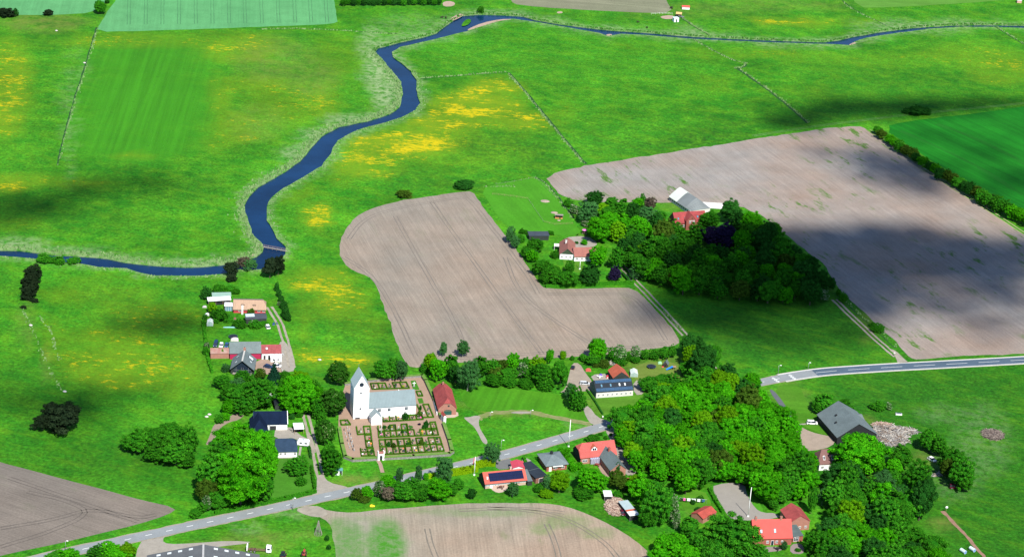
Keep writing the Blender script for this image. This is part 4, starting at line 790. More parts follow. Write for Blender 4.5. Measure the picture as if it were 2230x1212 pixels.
WFR = mat('window_white', (.78, .78, .76), .6, .03, 2); DOORG = mat('door_green', (.015, .075, .055), .6, .1, 1); DOORD = mat('door_dark', (.03, .03, .035), .6, .1, 1); TEALR = mat('teal_roof', (.09, .25, .24), .6, .08, .5); WOOD = mat('timber', (.28, .19, .12), .9, .2, 1.5); WOODG = mat('grey_timber', (.25, .23, .20), .9, .2, 1.5); STEEL = mat('steel', (.35, .36, .37), .4, .1, 1, metal=.6); STONE = mat('field_stone', (.20, .195, .18), .95, .35, 1.2, fine=(3, .3)); WHITER = mat('white_sheet_roof', (.72, .73, .72), .6, .05, .4, (0, .4, .06))
def surf(u0, u1, v0, v1, e, r, zl=None, hl=0, zr=None, hr=0):
    vm = (v0 + v1) / 2; va = lambda z: v0 + (z - e) / (r - e) * (vm - v0)
    V = []; ix = {}
    def q(u, v, z):
        k = (round(u, 4), round(v, 4), round(z, 4))
        if k not in ix: ix[k] = len(V); V.append(k)
        return ix[k]
    def chain(u, z, h, sgn, mir):
        m = lambda v: v0 + v1 - v if mir else v
        if z is None: return [q(u, m(v0), e), q(u, vm, r)]
        c = [q(u, m(v0), e)]
        if z > e + .01: c.append(q(u, m(va(z)), z))
        return c + [q(u + sgn * h, vm, r)]
    F = []
    for mir in (0, 1): F.append(tuple(chain(u0, zl, hl, 1, mir) + chain(u1, zr, hr, -1, mir)[::-1]))
    for u, z, h, sg in ((u0, zl, hl, 1), (u1, zr, hr, -1)):
        if z is not None: F.append((q(u, va(z), z), q(u, v0 + v1 - va(z), z), q(u + sg * h, vm, r)))
    F = [tuple(dict.fromkeys(f)) for f in F]
    return V, F
def thick(V, F, t):
    n = len(V); ed = {}
    for f in F:
        for i in range(len(f)):
            a, b = f[i], f[(i + 1) % len(f)]; k = (min(a, b), max(a, b)); ed[k] = ed.get(k, 0) + 1
    return V + [(x, y, z - t) for x, y, z in V], F + [tuple(i + n for i in f)[::-1] for f in F] + [(a, b, b + n, a + n) for (a, b), c in ed.items() if c == 1]
def dropped(V, F, z0):
    n = len(V); ed = {}
    for f in F:
        for i in range(len(f)):
            a, b = f[i], f[(i + 1) % len(f)]; k = (min(a, b), max(a, b)); ed[k] = ed.get(k, 0) + 1
    return V + [(x, y, z0) for x, y, z in V], F + [(a, b, b + n, a + n) for (a, b), c in ed.items() if c == 1]
WC = {}
class House:
    def __init__(s, name, label, cat, A, B, e, D=None, rp=None, r=None, axis='x', back=None, wall=WHITE, roof=REDT, zl=None, hl=0, zr=None, hr=0, ov=.35, oe=.3, root=None, pre='', t=.16, group=None, z0=-.15, ridge=None, flat=False, gnd=None):
        a, b = P(*A, e), P(*B, e); d = b - a; s.ang = math.atan2(d.y, d.x); s.L = math.hypot(d.x, d.y)
        s.M = Matrix.Translation((a.x, a.y, 0)) @ Matrix.Rotation(s.ang, 4, 'Z'); s.e = e; s.axis = axis
        X = Vector((math.cos(s.ang), math.sin(s.ang), 0)); Y = Vector((-X.y, X.x, 0)); o0 = Vector((a.x, a.y, 0))
        def plane_z(px, off):
            q = ray(*px); t_ = (off - (CAM - o0).dot(Y)) / q.dot(Y); return (CAM + q * t_).z
        if r is None: r = plane_z(rp, D / 2 if axis == 'x' else hl)
        if back is not None: D = (P(*back, r) - o0).dot(Y) + (hr if axis == 'y' else 0)
        s.r, s.D, s.ov, s.oe, s.t = r, D, ov, oe, t
        s.top = root is None
        if s.top: s.root = thing(name, label, cat, (a.x, a.y, 0), s.ang, group); s.Mr = s.M
        else: s.root, s.Mr = root.root, root.Mr
        U1, V1 = (s.L, D) if axis == 'x' else (D, s.L)
        ou, ovv = oe, ov
        sw = (lambda V: V) if axis == 'x' else (lambda V: [(y, x, z) for x, y, z in V])
        s.hipz = (zl, zr)
        if flat:
            s.wallo = s.put(MB().box(oe, s.L - oe, ov, D - ov, z0, e - t + .0), pre + 'wall', wall)
            s.roofo = s.put(MB().slab([(0, 0, e), (s.L, 0, e), (s.L, D, r), (0, D, r)], t), pre + 'roof', roof); return
        V, F = surf(0, U1, 0, V1, e, r, zl, hl, zr, hr); V, F = thick(V, F, t)
        s.roofo = s.put(MB().add(sw(V), F), pre + 'roof', roof)
        sl_ = (r - e) / (V1 / 2); e2 = e + ovv * sl_ - t - .03; r2 = r - t - .03
        k = t + .03
        V, F = surf(ou, U1 - ou, ovv, V1 - ovv, e2, r2, None if zl is None else max(zl - k, e2), hl, None if zr is None else max(zr - k, e2), hr); V, F = dropped(V, F, z0)
        s.wallo = s.put(MB().add(sw(V), F), pre + 'wall', wall); s.e2 = e2
        if ridge:
            q = MB(); w_ = .35
            if axis == 'x': q.slab([(hl - .1, D / 2 - w_, r - .02), (s.L - hr + .1, D / 2 - w_, r - .02), (s.L - hr + .1, D / 2 + w_, r - .02), (hl - .1, D / 2 + w_, r - .02)], -.14)
            else: q.slab([(s.L / 2 - w_, hl - .1, r - .04), (s.L / 2 + w_, hl - .1, r - .04), (s.L / 2 + w_, D - hr + .1, r - .04), (s.L / 2 - w_, D - hr + .1, r - .04)], -.14)
            s.put(q, 'ridge_cap', ridge, s.roofo)
    def put(s, mb, name, m, parent=None, loc=None, rz=0, smooth=False):
        o = mb.build(name, m, parent or s.root, smooth) if isinstance(mb, MB) else mb
        M = s.M if loc is None else s.M @ Matrix.Translation(loc) @ Matrix.Rotation(rz, 4, 'Z')
        pm = s.Mr
        if parent is not None and parent is not s.root: pm = s.wm[parent.name]
        o.matrix_local = pm.inverted() @ M
        if not hasattr(s, 'wm'): s.wm = {}
        s.wm[o.name] = M; return o
    def face(s, f, u, out=0.):
        if f == 'F': return (u, s.ov - out if s.axis == 'x' else s.oe - out, 0), 0
        if f == 'B': return (s.L - u, s.D - (s.ov if s.axis == 'x' else s.oe) + out, 0), math.pi
        if f == 'L': return ((s.oe if s.axis == 'x' else s.ov) - out, s.D - u, 0), -math.pi / 2
        return (s.L - (s.oe if s.axis == 'x' else s.ov) + out, u, 0), math.pi / 2
    def win(s, f, u, z, w_=1.1, h=1.2, n=2, fm=WFR, name='window', gm_=GLASS, hb=1):
        loc, rz = s.face(f, u); key = (w_, h, n, fm.name, gm_.name, hb)
        if key not in WC:
            q = MB(); b = .09
            q.box(-w_ / 2, w_ / 2, -.07, .05, 0, b).box(-w_ / 2, w_ / 2, -.07, .05, h - b, h).box(-w_ / 2, -w_ / 2 + b, -.06, .05, b, h - b).box(w_ / 2 - b, w_ / 2, -.06, .05, b, h - b)
            for i in range(1, n): x = -w_ / 2 + w_ * i / n; q.box(x - .05, x + .05, -.055, .05, b, h - b)
            if hb: q.box(-w_ / 2 + b, w_ / 2 - b, -.05, .05, h * .62, h * .62 + .06)
            g = MB().box(-w_ / 2 + .04, w_ / 2 - .04, -.03, .05, .04, h - .04)
            fo = q.build('window', fm); go = g.build('pane', gm_); WC[key] = (fo.data, go.data); bpy.data.objects.remove(fo); bpy.data.objects.remove(go)
        fo = bpy.data.objects.new(name, WC[key][0]); go = bpy.data.objects.new('pane', WC[key][1])
        C.objects.link(fo); C.objects.link(go); fo.parent = s.root; s.put(fo, name, None, None, (loc[0], loc[1], z), rz); go.parent = fo; return fo
    def door(s, f, u, w_=1.0, h=2.05, m=DOORD, fm=WFR, z=0, arch=False, name='door'):
        loc, rz = s.face(f, u); q = MB(); b = .1
        q.box(-w_ / 2 - b, -w_ / 2, -.06, .05, 0, h).box(w_ / 2, w_ / 2 + b, -.06, .05, 0, h).box(-w_ / 2 - b, w_ / 2 + b, -.06, .05, h, h + b)
        fo = s.put(q, 'door_frame', fm, None, (loc[0], loc[1], z), rz)
        g = MB()
        pts_ = [(-w_ / 2, 0), (w_ / 2, 0), (w_ / 2, h)] + ([(w_ / 2 * math.cos(a), h + w_ * .16 * math.sin(a)) for a in (.5, 1.05, 1.57, 2.1, 2.64)] if arch else []) + [(-w_ / 2, h)]
        g.ext(pts_, -.045, .05); do = g.build(name, m, fo); return do
    def slope(s, side, u0, u1, s0, s1, lift=.05, th=.08):
        r0, e0 = s.r, s.e; V1 = s.D if s.axis == 'x' else s.L
        f = lambda u, q: ((u, q * V1 / 2, e0 + q * (r0 - e0)) if side in 'F' else (u, V1 - q * V1 / 2, e0 + q * (r0 - e0))) if s.axis == 'x' else ((q * V1 / 2, u, e0 + q * (r0 - e0)) if side == 'L' else (V1 - q * V1 / 2, u, e0 + q * (r0 - e0)))
        q4 = [Vector(f(u0, s0)), Vector(f(u1, s0)), Vector(f(u1, s1)), Vector(f(u0, s1))]; nrm = (q4[1] - q4[0]).cross(q4[2] - q4[0]).normalized()
        if nrm.z < 0: nrm = -nrm
        return [v + nrm * (lift + th) for v in q4], th + lift, nrm
    def skylight(s, side, u, q, w_=.8, h=.16, m=SKYG, fm=DOORD):
        a, t, n_ = s.slope(side, u - w_ / 2, u + w_ / 2, q - h / 2, q + h / 2, .04, .05)
        fo = s.put(MB().slab(a, t), 'skylight', fm); c = sum(a, Vector()) / 4
        s.put(MB().slab([c + (v - c) * .8 + n_ * .02 for v in a], .05), 'pane', m, fo); return fo
    def panels(s, side, u0, u1, s0, s1, nu, ns, m=SOLAR, name='solar_panel'):
        for i in range(nu):
            for j in range(ns):
                du, ds = (u1 - u0) / nu, (s1 - s0) / ns; gu, gs = .012, .004
                a, t, _ = s.slope(side, u0 + du * i + gu, u0 + du * (i + 1) - gu, s0 + ds * j + gs, s0 + ds * (j + 1) - gs, .06, .05); s.put(MB().slab(a, t - .02), name, m)
    def chimney(s, x, y, top, w_=.7, m=BRICK, cap=True):
        o = s.put(MB().box(-w_ / 2, w_ / 2, -w_ / 2, w_ / 2, -2.2, 0).box(-w_ / 2 - .08, w_ / 2 + .08, -w_ / 2 - .08, w_ / 2 + .08, 0, .18), 'chimney', m, None, (x, y, top))
        s.put(MB().cyl((-.12, 0, 0), (-.12, 0, .45), .10, .09, 8), 'chimney_pot', BLACKW, o, (x, y, top + .16)); return o
    def dormer(s, side, u, q, w_, h, roof, wall, n=2):
        V1 = s.D if s.axis == 'x' else s.L; y = q * V1 / 2; z = s.e + q * (s.r - s.e)
        o = s.put(MB().ext([(-w_ / 2, -.6), (w_ / 2, -.6), (w_ / 2, h * .55), (0, h), (-w_ / 2, h * .55)], 0, 2.6), 'dormer', wall, None, (u, y, z))
        s.put(MB().slab([(-w_ / 2 - .15, -.2, h * .55 - .08), (0, -.2, h + .1), (0, 3., h + .1), (-w_ / 2 - .15, 3., h * .55 - .08)], .1).slab([(w_ / 2 + .15, -.2, h * .55 - .08), (0, -.2, h + .1), (0, 3., h + .1), (w_ / 2 + .15, 3., h * .55 - .08)], .1), 'dormer_roof', roof, o, (u, y, z))
        fr = s.put(MB().box(-w_ * .36, w_ * .36, -.06, .04, .1, h * .6), 'dormer_window', WFR, o, (u, y, z))
        for i in range(n): x = -w_ * .36 + w_ * .72 * (i + .5) / n; s.put(MB().box(x - w_ * .3 / n, x + w_ * .3 / n, -.09, 0, .18, h * .54), 'pane', GLASS, o, (u, y, z))
# ---------------------------------------------------------------- church
ch = House('church', 'white medieval church with grey lead roofs and gabled tower', 'church', (803.5, 888.4), (906.6, 880.8), 4.9, D=8.4, rp=(850, 850.3), wall=WHITE, roof=LEAD, ov=.25, oe=.12, pre='nave_', t=.2)
T0 = House('t', '', '', (770.6, 846.2), (805.4, 844.4), 14.2, rp=(788, 817.3), back=(782, 797.5), axis='y', wall=WHITE, roof=mat('tower_lead_lit', (.36, .45, .46), .6, .08, .35, (1, .62, .09), spec=.6), root=ch, pre='tower_', ov=.12, oe=.10, t=.14)  # lit look of the west slope put into a paler lead colour
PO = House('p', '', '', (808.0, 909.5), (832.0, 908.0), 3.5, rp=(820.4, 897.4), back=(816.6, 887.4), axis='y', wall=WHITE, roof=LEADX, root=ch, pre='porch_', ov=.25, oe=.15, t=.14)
ch.put(MB().slab([(ch.L * .662, -.06, ch.e + .10), (ch.L + .1, -.06, ch.e + .10), (ch.L + .1, ch.D / 2, ch.r - .28), (ch.L * .662, ch.D / 2, ch.r - .28)], .3) if False else MB().box(ch.L * .655, ch.L * .67, ch.D / 2 - .3, ch.D / 2 + .3, ch.r - .1, ch.r + .22), 'ridge_step', WHITE2)
for u in (ch.L * .225, ch.L * .43, ch.L * .795): ch.win('F', u, 2.75, 1.3, 1.5, 2, mat('leaded_frame', (.45, .5, .5), .6, .1, 2), 'church_window')
hw = T0.L / 2
def tdisc(x, z, r_, name):
    q = MB(); q.ext([(x + r_ * math.cos(i * .5236), z + r_ * math.sin(i * .5236)) for i in range(12)], T0.oe - .05, T0.oe + .05)
    T0.put(q, name, GLASS)
tdisc(hw - .1, 15.9, .95, 'round_louvre')
T0.win('F', hw - .25, 11.6, 1.35, .75, 2, WHITE2, 'belfry_window', GLASS, 0); T0.win('F', hw - .3, 10.2, 1.2, 1.0, 1, WHITE2, 'blind_niche', CREAM, 0); T0.win('F', hw - .35, 4.1, .8, 1.15, 1, WHITE2, 'tower_window', GLASS, 0)
T0.door('F', 2.0, 1.9, .6, DOORD, STEEL, name='cellar_hatch')
for y, z in ((2.2, 11.5), (4.5, 11.5)): T0.win('L', y, z, .8, 1.2, 1, WHITE2, 'belfry_window', GLASS, 0)
PO.door('F', PO.L / 2 + .1, 1.6, 2.0, WHITE2, WHITE2, name='porch_door'); PO.put(MB().box(PO.L / 2 - .7, PO.L / 2 + .9, .08, .14, 2.55, 2.7), 'porch_lintel', STEEL)
T0.put(MB().cyl((hw, T0.D - .2, T0.r - .1), (hw, T0.D - .2, T0.r + 1.1), .05, .03, 6).box(hw - .3, hw + .3, T0.D - .22, T0.D - .16, T0.r + .9, T0.r + .98), 'weather_vane', STEEL)
# ---------------------------------------------------------------- parish barn and gate houses
pb = House('parish_barn', 'long red-tiled brick barn with green arched door beside the churchyard', 'barn', (953.2, 889.8), (995.6, 889.2), 3.0, rp=(972.8, 866.2), back=(958.7, 832), axis='y', wall=PBRICK, roof=REDX, zl=5.6, hl=2.1, zr=5.4, hr=1.6, ov=.35, oe=.2)
pb.door('F', pb.L * .53, 3.3, 1.9, DOORG, PBRICK, arch=True); pb.win('F', pb.L * .56, 3.9, .8, .7, 1, DOORG, 'hatch', DOORD, 0); pb.chimney(pb.L / 2 - .2, pb.D - 3, pb.r + .7, .6, PBRICK); pb.put(MB().box(-.35, .05, .2, pb.D - .2, 0, 1.0), 'plinth', WHITE2)
gs = thing('church_gate', 'white gabled brick gatehouse in the south churchyard wall', 'gate', P(829, 1000.5), ch.ang)
q = MB(); q.box(-1.35, -.55, -.6, .6, 0, 2.2).box(.55, 1.35, -.6, .6, 0, 2.2).box(-1.35, 1.35, -.6, .6, 2.2, 3.1).box(-1.35, -1.0, -.6, .6, 3.1, 4.1).box(1.0, 1.35, -.6, .6, 3.1, 4.1); q.build('gate_wall', WHITE, gs)
MB().slab([(-1.0, -.75, 3.2), (1.0, -.75, 3.2), (1.0, 0, 3.95), (-1.0, 0, 3.95)], .15).slab([(-1.0, .75, 3.2), (1.0, .75, 3.2), (1.0, 0, 3.95), (-1.0, 0, 3.95)], .15).build('gate_roof', BRNT, gs)
MB().box(-.5, .5, -.05, .05, .05, 2.1).build('gate_door', DOORD, gs)
ge = thing('church_gate', 'narrow white gatehouse with red tiles between churchyard and brick barn', 'gate', P(965.5, 917), ch.ang + math.pi / 2 + .12)
q = MB(); q.box(-1.6, -.6, -.55, .55, 0, 3.3).box(.6, 1.6, -.55, .55, 0, 3.3).box(-.6, .6, -.55, .55, 2.3, 3.3); q.build('gate_wall', WHITE, ge)
MB().slab([(-1.7, -.75, 3.2), (1.7, -.75, 3.2), (1.7, 0, 4.1), (-1.7, 0, 4.1)], .15).slab([(-1.7, .75, 3.2), (1.7, .75, 3.2), (1.7, 0, 4.1), (-1.7, 0, 4.1)], .15).build('gate_roof', REDT, ge)
MB().box(-.55, .55, -.05, .05, .05, 2.2).build('gate_door', DOORD, ge)
# ---------------------------------------------------------------- thatched house and its sheds
th = House('thatched_house', 'low red house under a tan thatched roof with eyebrow dormers', 'house', (507.6, 673.2), (579.6, 674.4), 2.0, D=8.2, rp=(543, 651.4), wall=REDW, roof=THATCH, ov=.45, oe=.25, t=.35, ridge=RIDGE, zr=3.2, hr=1.6)
for px_, q_ in ((.29, .46), (.64, .43)):
    x, y, z = th.L * px_, q_ * th.D / 2, th.e + q_ * (th.r - th.e)
    o = th.put(MB().ell((0, .9, .0), (1.15, 1.5, .55), 12, 7), 'eyebrow_dormer', THATCH, None, (x, y, z), 0, True); th.put(MB().ext([(.85 * math.cos(a), .02 + .40 * math.sin(a)) for a in (0, .5, 1.05, 1.57, 2.1, 2.64, 3.14)], -.40, -.30), 'dormer_pane', GLASS, o, (x, y, z))
for u in (.2, .5, .78, .92): th.win('F', th.L * u, .75, 1.2, .7, 2)
th.win('R', 2.5, .8, .8, .9); th.win('R', 5.4, .8, .8, .9)
lad = thing('ladder', 'white painted ladder standing against the thatched roof below its western dormer', 'ladder', th.M @ Vector((th.L * .28, -1.2, 0)), th.ang)
q = MB(); sl_ = (th.r - th.e) / (th.D / 2); lp = [(0, 0), (1.05, th.e + .25), (2.9, th.e + .3 + 1.7 * sl_)]
for (y0_, z0_), (y1_, z1_) in zip(lp[:-1], lp[1:]):
    for x in (-.3, .3): q.cyl((x, y0_, z0_), (x, y1_, z1_), .10, .10, 5)
    n_ = max(4, int(math.hypot(y1_ - y0_, z1_ - z0_) / .3))
    for i in range(n_): t_ = (i + .5) / n_; y, z = y0_ + (y1_ - y0_) * t_, z0_ + (z1_ - z0_) * t_; q.box(-.3, .3, y - .07, y + .07, z - .05, z + .05)
q.build('ladder_frame', WHITE2, lad)
def shed(name, label, A, B, e, D, r, wall, roof, flat=True, cat='shed', **k): return House(name, label, cat, A, B, e, D=D, r=r, wall=wall, roof=roof, flat=flat, **k)
cons = House('conservatory', 'white-roofed glass conservatory on the end of the thatched house', 'conservatory', (488.6, 666.4), (507.2, 666.8), 2.5, D=3.6, r=2.9, wall=SKYG, roof=WHITER, flat=True, t=.1)
for i in range(5): cons.put(MB().box(.35 + i * (cons.L - .7) / 4 - .05, .35 + i * (cons.L - .7) / 4 + .05, .26, .34, 0, 2.35), 'glazing_bar', WHITE2)
sh1 = shed('open_shed', 'open-fronted shed with white sheet roof behind the thatched house', (453.0, 655.6), (503.8, 652.6), 2.5, 3.4, 3.0, BLACKW, WHITER, ov=.8); sh2 = shed('shed', 'long shed with pale green corrugated roof beside a dark pine', (462, 646.0), (503.8, 645.0), 2.6, 3.4, 3.3, DARKW, mat('green_sheet_roof', (.20, .31, .26), .6, .06, .4, (0, .4, .08)))
for i in range(4): sh1.put(MB().box(.3 + i * 3.3, .42 + i * 3.3, .1, .22, 0, 2.4), 'post', WOOD)
sh3 = shed('shed', 'black wooden shed with a pale glass roof panel near the white car', (535, 695.2), (582, 693.2), 2.6, 4.6, 3.3, DARKW, mat('grey_felt', (.045, .055, .065), .9, .15, .4), ov=.15)
sh3.put(MB().slab([(.3, 1.9, 3.02), (4.4, 1.9, 3.02), (4.4, 4.4, 3.38), (.3, 4.4, 3.38)], .05), 'roof_light', mat('pale_glass', (.40, .50, .54), .3, .08, 1)); sh3.win('F', 2.8, 1.2, .7, .8, 1)
# ---------------------------------------------------------------- grey T-roofed house with red-roofed wing
tg = House('farmhouse', 'grey T-shaped roof house with a glazed gable and magenta wall', 'house', (499.8, 769.4), (569.2, 768.6), 3.0, D=9.6, rp=(534, 743.4), wall=MAGW, roof=ETERX, ov=.3, oe=.2)
tw = House('w', '', '', (500.6, 803.6), (553.8, 806.2), 2.7, rp=(528.4, 785.2), back=(528, 760.2), axis='y', wall=DARKW, roof=ETER, root=tg, pre='wing_', ov=.3, oe=1.2, ridge=mat('pale_ridge', (.38, .38, .35), .9, .1, 1))
fz = tw.put(MB().ext([(1.6, .9), (tw.L - 1.6, .9), (tw.L - 1.6, 3.0), (tw.L / 2, tw.r - .9), (1.6, 3.0)], .95, 1.15), 'gable_glazing', GLASS)
q = MB()
for x in (2.6, tw.L / 2 - .4, tw.L / 2 + .4, tw.L - 2.6): q.box(x - .06, x + .06, .88, .96, .9, 3.4)
q.box(1.5, tw.L - 1.5, .85, .96, 2.1, 2.22); tw.put(q, 'glazing_bar', STEEL, fz)
tw.put(MB().box(1.2, tw.L - 1.2, -.4, 1.1, .55, .8), 'balcony', WOODG); tw.skylight('R', tw.D * .72, .42, 2.4, .42, mat('milk_glass', (.55, .6, .6), .3, .05, 1)); tw.skylight('R', tw.D * .42, .38, .9, .2, mat('milk_glass', (.5, .55, .55), .3, .05, 1)); tw.skylight('L', tw.D * .75, .5, .5, .3, MATS['milk_glass']); tw.skylight('L', tw.D * .3, .45, 1, .2, MATS['milk_glass'])
tw.chimney(tw.L / 2, tw.D * .93, tw.r + 1.0, .9, PBRICK)
rw = House('r', '', '', (569.4, 769.2), (613.2, 768.6), 3.0, D=7.6, rp=(592, 749.6), wall=WHITE2, roof=REDM, root=tg, pre='stable_', ov=.2, oe=.15)
for i, u in enumerate((1.4, 3.4)): rw.door('F', u, .9, 1.9, DOORD, WFR, arch=True, name='arched_door')
for u in (5.6, 7.4, 9.2): rw.win('F', u, 1.9, .9, .8, 1, WFR, 'arched_window')
rw.put(MB().box(3.9, rw.L - .1, -2.6, .19, 0, 2.15).slab([(3.8, -2.7, 2.15), (rw.L, -2.7, 2.15), (rw.L, .21, 2.32), (3.8, .21, 2.32)], .1), 'porch', WHITE); rw.skylight('F', 2.4, .55, 1.0, .28, MATS['milk_glass'])
for u in (5.2, 7.2): rw.put(MB().box(u - .35, u + .35, -2.68, -2.58, .9, 1.5), 'porch_window', GLASS)
an = House('outbuilding', 'rust-streaked sheet roof outbuilding of pink brick beside parked cars', 'outbuilding', (458.2, 769.2), (499.4, 768.8), 2.6, D=5.0, rp=(480, 756.8), wall=PBRICK, roof=RUST, ov=.15, oe=.1)
# ---------------------------------------------------------------- black-roofed farm
bf = House('barn', 'white barn with navy black roof, hipped wing and dark garage door', 'barn', (585.6, 923.6), (626.8, 923.0), 2.7, D=8.6, rp=(606, 894), wall=WHITE, roof=SLATB, ov=.25, oe=.2)
b2 = House('w', '', '', (552.0, 924.0), (585.4, 923.6), 2.7, D=8.6, r=bf.r, wall=WHITE, roof=SLATB, root=bf, pre='end_', ov=.25, oe=.0)
b3 = House('w', '', '', (546.5, 942.0), (585.0, 941.0), 2.7, rp=(563, 913.5), back=(565.5, 893.2), axis='y', wall=WHITE, roof=SLATB, root=bf, pre='wing_', ov=.25, oe=.2, zl=2.75, hl=4.2)
bf.door('F', 1.7, 2.6, 1.95, DOORD, WFR, name='garage_door'); bf.put(MB().box(3.6, 5.6, .1, .2, .0, 1.9), 'white_door', WHITE2)
q = MB()
for h_ in (bf,): q.slab([(h_.L - .16, -.05, h_.e + .08), (h_.L + .10, -.05, h_.e + .08), (h_.L + .10, h_.D / 2, h_.r + .08), (h_.L - .16, h_.D / 2, h_.r + .08)], .1)
bf.put(q, 'verge_board', WHITE2)
fh = House('farmhouse', 'white-walled house with streaked navy roof below the black-roofed barn', 'house', (600.5, 983.4), (648.2, 982.4), 2.7, D=8.6, rp=(622, 953.6), wall=WHITE, roof=SLATC, ov=.35, oe=.2, zr=4.4, hr=1.6)
for u in (2.0, 3.9, 7.8): fh.win('F', u, 1.0, .95, 1.2, 2)
bs = House('shed', 'small black gabled shed under the bright tree by the caravan', 'shed', (598, 882.5), (632, 881.0), 2.4, rp=(614.6, 870.4), back=(609, 851), axis='y', wall=DARKW, roof=BLACKF, ov=.2, oe=.2)
cp = shed('carport', 'open carport with white sheet roof by the farm drive', (640.6, 933.8), (662.6, 933.0), 2.4, 5.2, 2.6, DARKW, WHITER, ov=2.2, oe=.2, cat='carport')
for x in (.2, cp.L - .3): cp.put(MB().box(x, x + .12, .1, .22, 0, 2.25), 'post', WOOD)
# ---------------------------------------------------------------- white farmhouse with brown roof
wf_ = House('farmhouse', 'white house with brown tiled roofs and a green boarded gable', 'house', (1217.6, 553.8), (1253.0, 556.2), 2.7, rp=(1233.2, 540.8), back=(1220.2, 516.4), axis='y', wall=WHITE, roof=BRNT, ov=.4, oe=.5, hr=2.0, zr=4.2)
wf_.put(MB().ext([(.9, 2.9), (wf_.L - .9, 2.9), (wf_.L / 2, wf_.r - .5)], .42, .49), 'gable_boarding', GREENW)
ww = House('w', '', '', (1250.6, 559.0), (1300, 558.4), 2.6, D=8.2, rp=(1270, 538.0), wall=WHITE, roof=mat('brown_tile_x', (.25, .098, .078), .85, .14, .3, (0, .34, .08), fine=(2, .12)), root=wf_, pre='wing_', ov=.4, oe=.2)
for u in (1.5, 3.6, 5.6, 7.4): wf_.win('F', u, .9, .9, 1.1, 2)
for u in (1.6, 4.0, 6.4): ww.win('F', u, 1.0, 1.3, .9, 2)
wf_.chimney(wf_.L * .40, wf_.D * .55, wf_.r + .6, .8, CREAM)
wf_.put(MB().box(-2.6, .0, wf_.D - 4.6, wf_.D - 1.4, 2.15, 2.35).box(-2.5, -2.35, wf_.D - 4.5, wf_.D - 4.35, 0, 2.15).box(-2.5, -2.35, wf_.D - 1.65, wf_.D - 1.5, 0, 2.15), 'side_porch', WHITER)
sd = shed('shed', 'low black shed with flat felt roof near the white farmhouse', (1152.0, 513.4), (1196.8, 513.4), 2.5, 5.2, 2.9, DARKW, mat('felt_blue_grey', (.035, .048, .062), .9, .15, .4), ov=.2)
# ---------------------------------------------------------------- red farmhouse and the long barn in the wood
rf = House('farmhouse', 'red brick house with red tiled roof half hidden in the wood', 'house', (1470.5, 487.0), (1540, 482.4), 3.4, D=9, rp=(1496, 460.4), wall=BRICK, roof=mat('red_tile_x', (.26, .045, .045), .85, .2, .4, (0, .34, .10), fine=(3, .15)), ov=.3, oe=.2)
rg = House('w', '', '', (1494.5, 482.0), (1517.8, 480.8), 5.0, rp=(1508, 467.4), back=(1503.5, 458.2), axis='y', wall=BRICK, roof=REDX, root=rf, pre='gable_', ov=.2, oe=.15)
for u in (2.2, 4.2): rg.win('F', u, 3.7, 1.0, 1.1, 2)
rg.put(MB().box(1.6, 4.8, .03, .12, 5.1, 5.3), 'stone_band', WHITE2); rg.win('F', 3.2, .8, 1.3, 2.0, 2); rg.win('F', 3.2, 6.2, .5, .5, 1, DOORD, 'gable_window', GLASS, 0); rf.skylight('F', 2.3, .42, .9, .2); rf.skylight('F', 6.2, .42, .9, .2); rf.win('F', 5.2, 1.2, 1.2, 1.2); rf.win('F', 3.2, 1.2, 1.2, 1.2); rf.skylight('F', 13.2, .5, .9, .2)
# long barn with rounded roof
A_, B_ = P(1457.7, 428.5, 2.2), P(1503.5, 459.5, 2.2); ax = (B_ - A_); ln_ = ax.length; ang_ = math.atan2(ax.y, ax.x); wd_ = 12.5
lb = thing('long_barn', 'long grey curved-roof barn with a white end section beside the wood', 'barn', (A_.x, A_.y, 0), ang_)
pr = [(wd_ * (i / 10) + (i - 5) * .04, 2.3 + 4.6 * (1 - abs(i / 5 - 1) ** 1.22)) for i in range(11)]
def vault(x0, x1, name, m, par, off=0):
    q = MB(); n = len(pr)
    for y, z in pr: q.v.append((x0, y, z + off))
    for y, z in pr: q.v.append((x1, y, z + off))
    for y, z in pr: q.v.append((x0, y, z + off - .2))
    for y, z in pr: q.v.append((x1, y, z + off - .2))
    for i in range(n - 1): q.f += [(i, i + 1, n + i + 1, n + i), (2 * n + i, 3 * n + i, 3 * n + i + 1, 2 * n + i + 1), (i, 2 * n + i, 2 * n + i + 1, i + 1), (n + i, n + i + 1, 3 * n + i + 1, 3 * n + i)]
    q.f += [(0, n, 3 * n, 2 * n), (n - 1, 3 * n - 1, 4 * n - 1, 2 * n - 1)]; return q.build(name, m, par)
vault(-.3, ln_ * .36, 'white_roof', mat('white_roofing', (.52, .56, .50), .8, .05, .3, (0, 1.1, .03)), lb, .06); vault(ln_ * .36, ln_ - 5, 'grey_roof', mat('grey_roofing', (.15, .17, .172), .85, .12, .15, (0, 1.1, .05)), lb)
q = MB(); q.v = [(ln_ - 5, y, z) for y, z in pr] + [(ln_ + .2, .6 + y * .92, 2.32 + .02 * min(i, 10 - i)) for i, (y, z) in enumerate(pr)]; q.f = [(i, i + 1, 12 + i, 11 + i) for i in range(10)]; q.build('hipped_end', MATS['grey_roofing'], lb)
q = MB(); q.box(0, ln_, .15, .4, -.1, 2.3).box(0, ln_, wd_ - .4, wd_ - .15, -.1, 2.3)
q.box(ln_ - .25, ln_, .41, wd_ - .41, -.1, 2.28)
for x in (0,): q.add([(x, y, z - .15) for y, z in pr] + [(x + .25, y, z - .15) for y, z in pr] + [(x, .2, -.1), (x + .25, .2, -.1), (x, wd_ - .2, -.1), (x + .25, wd_ - .2, -.1)], [tuple([22] + list(range(11)) + [24]), tuple([23] + list(range(11, 22)) + [25])])
q.build('barn_wall', CREAM, lb)
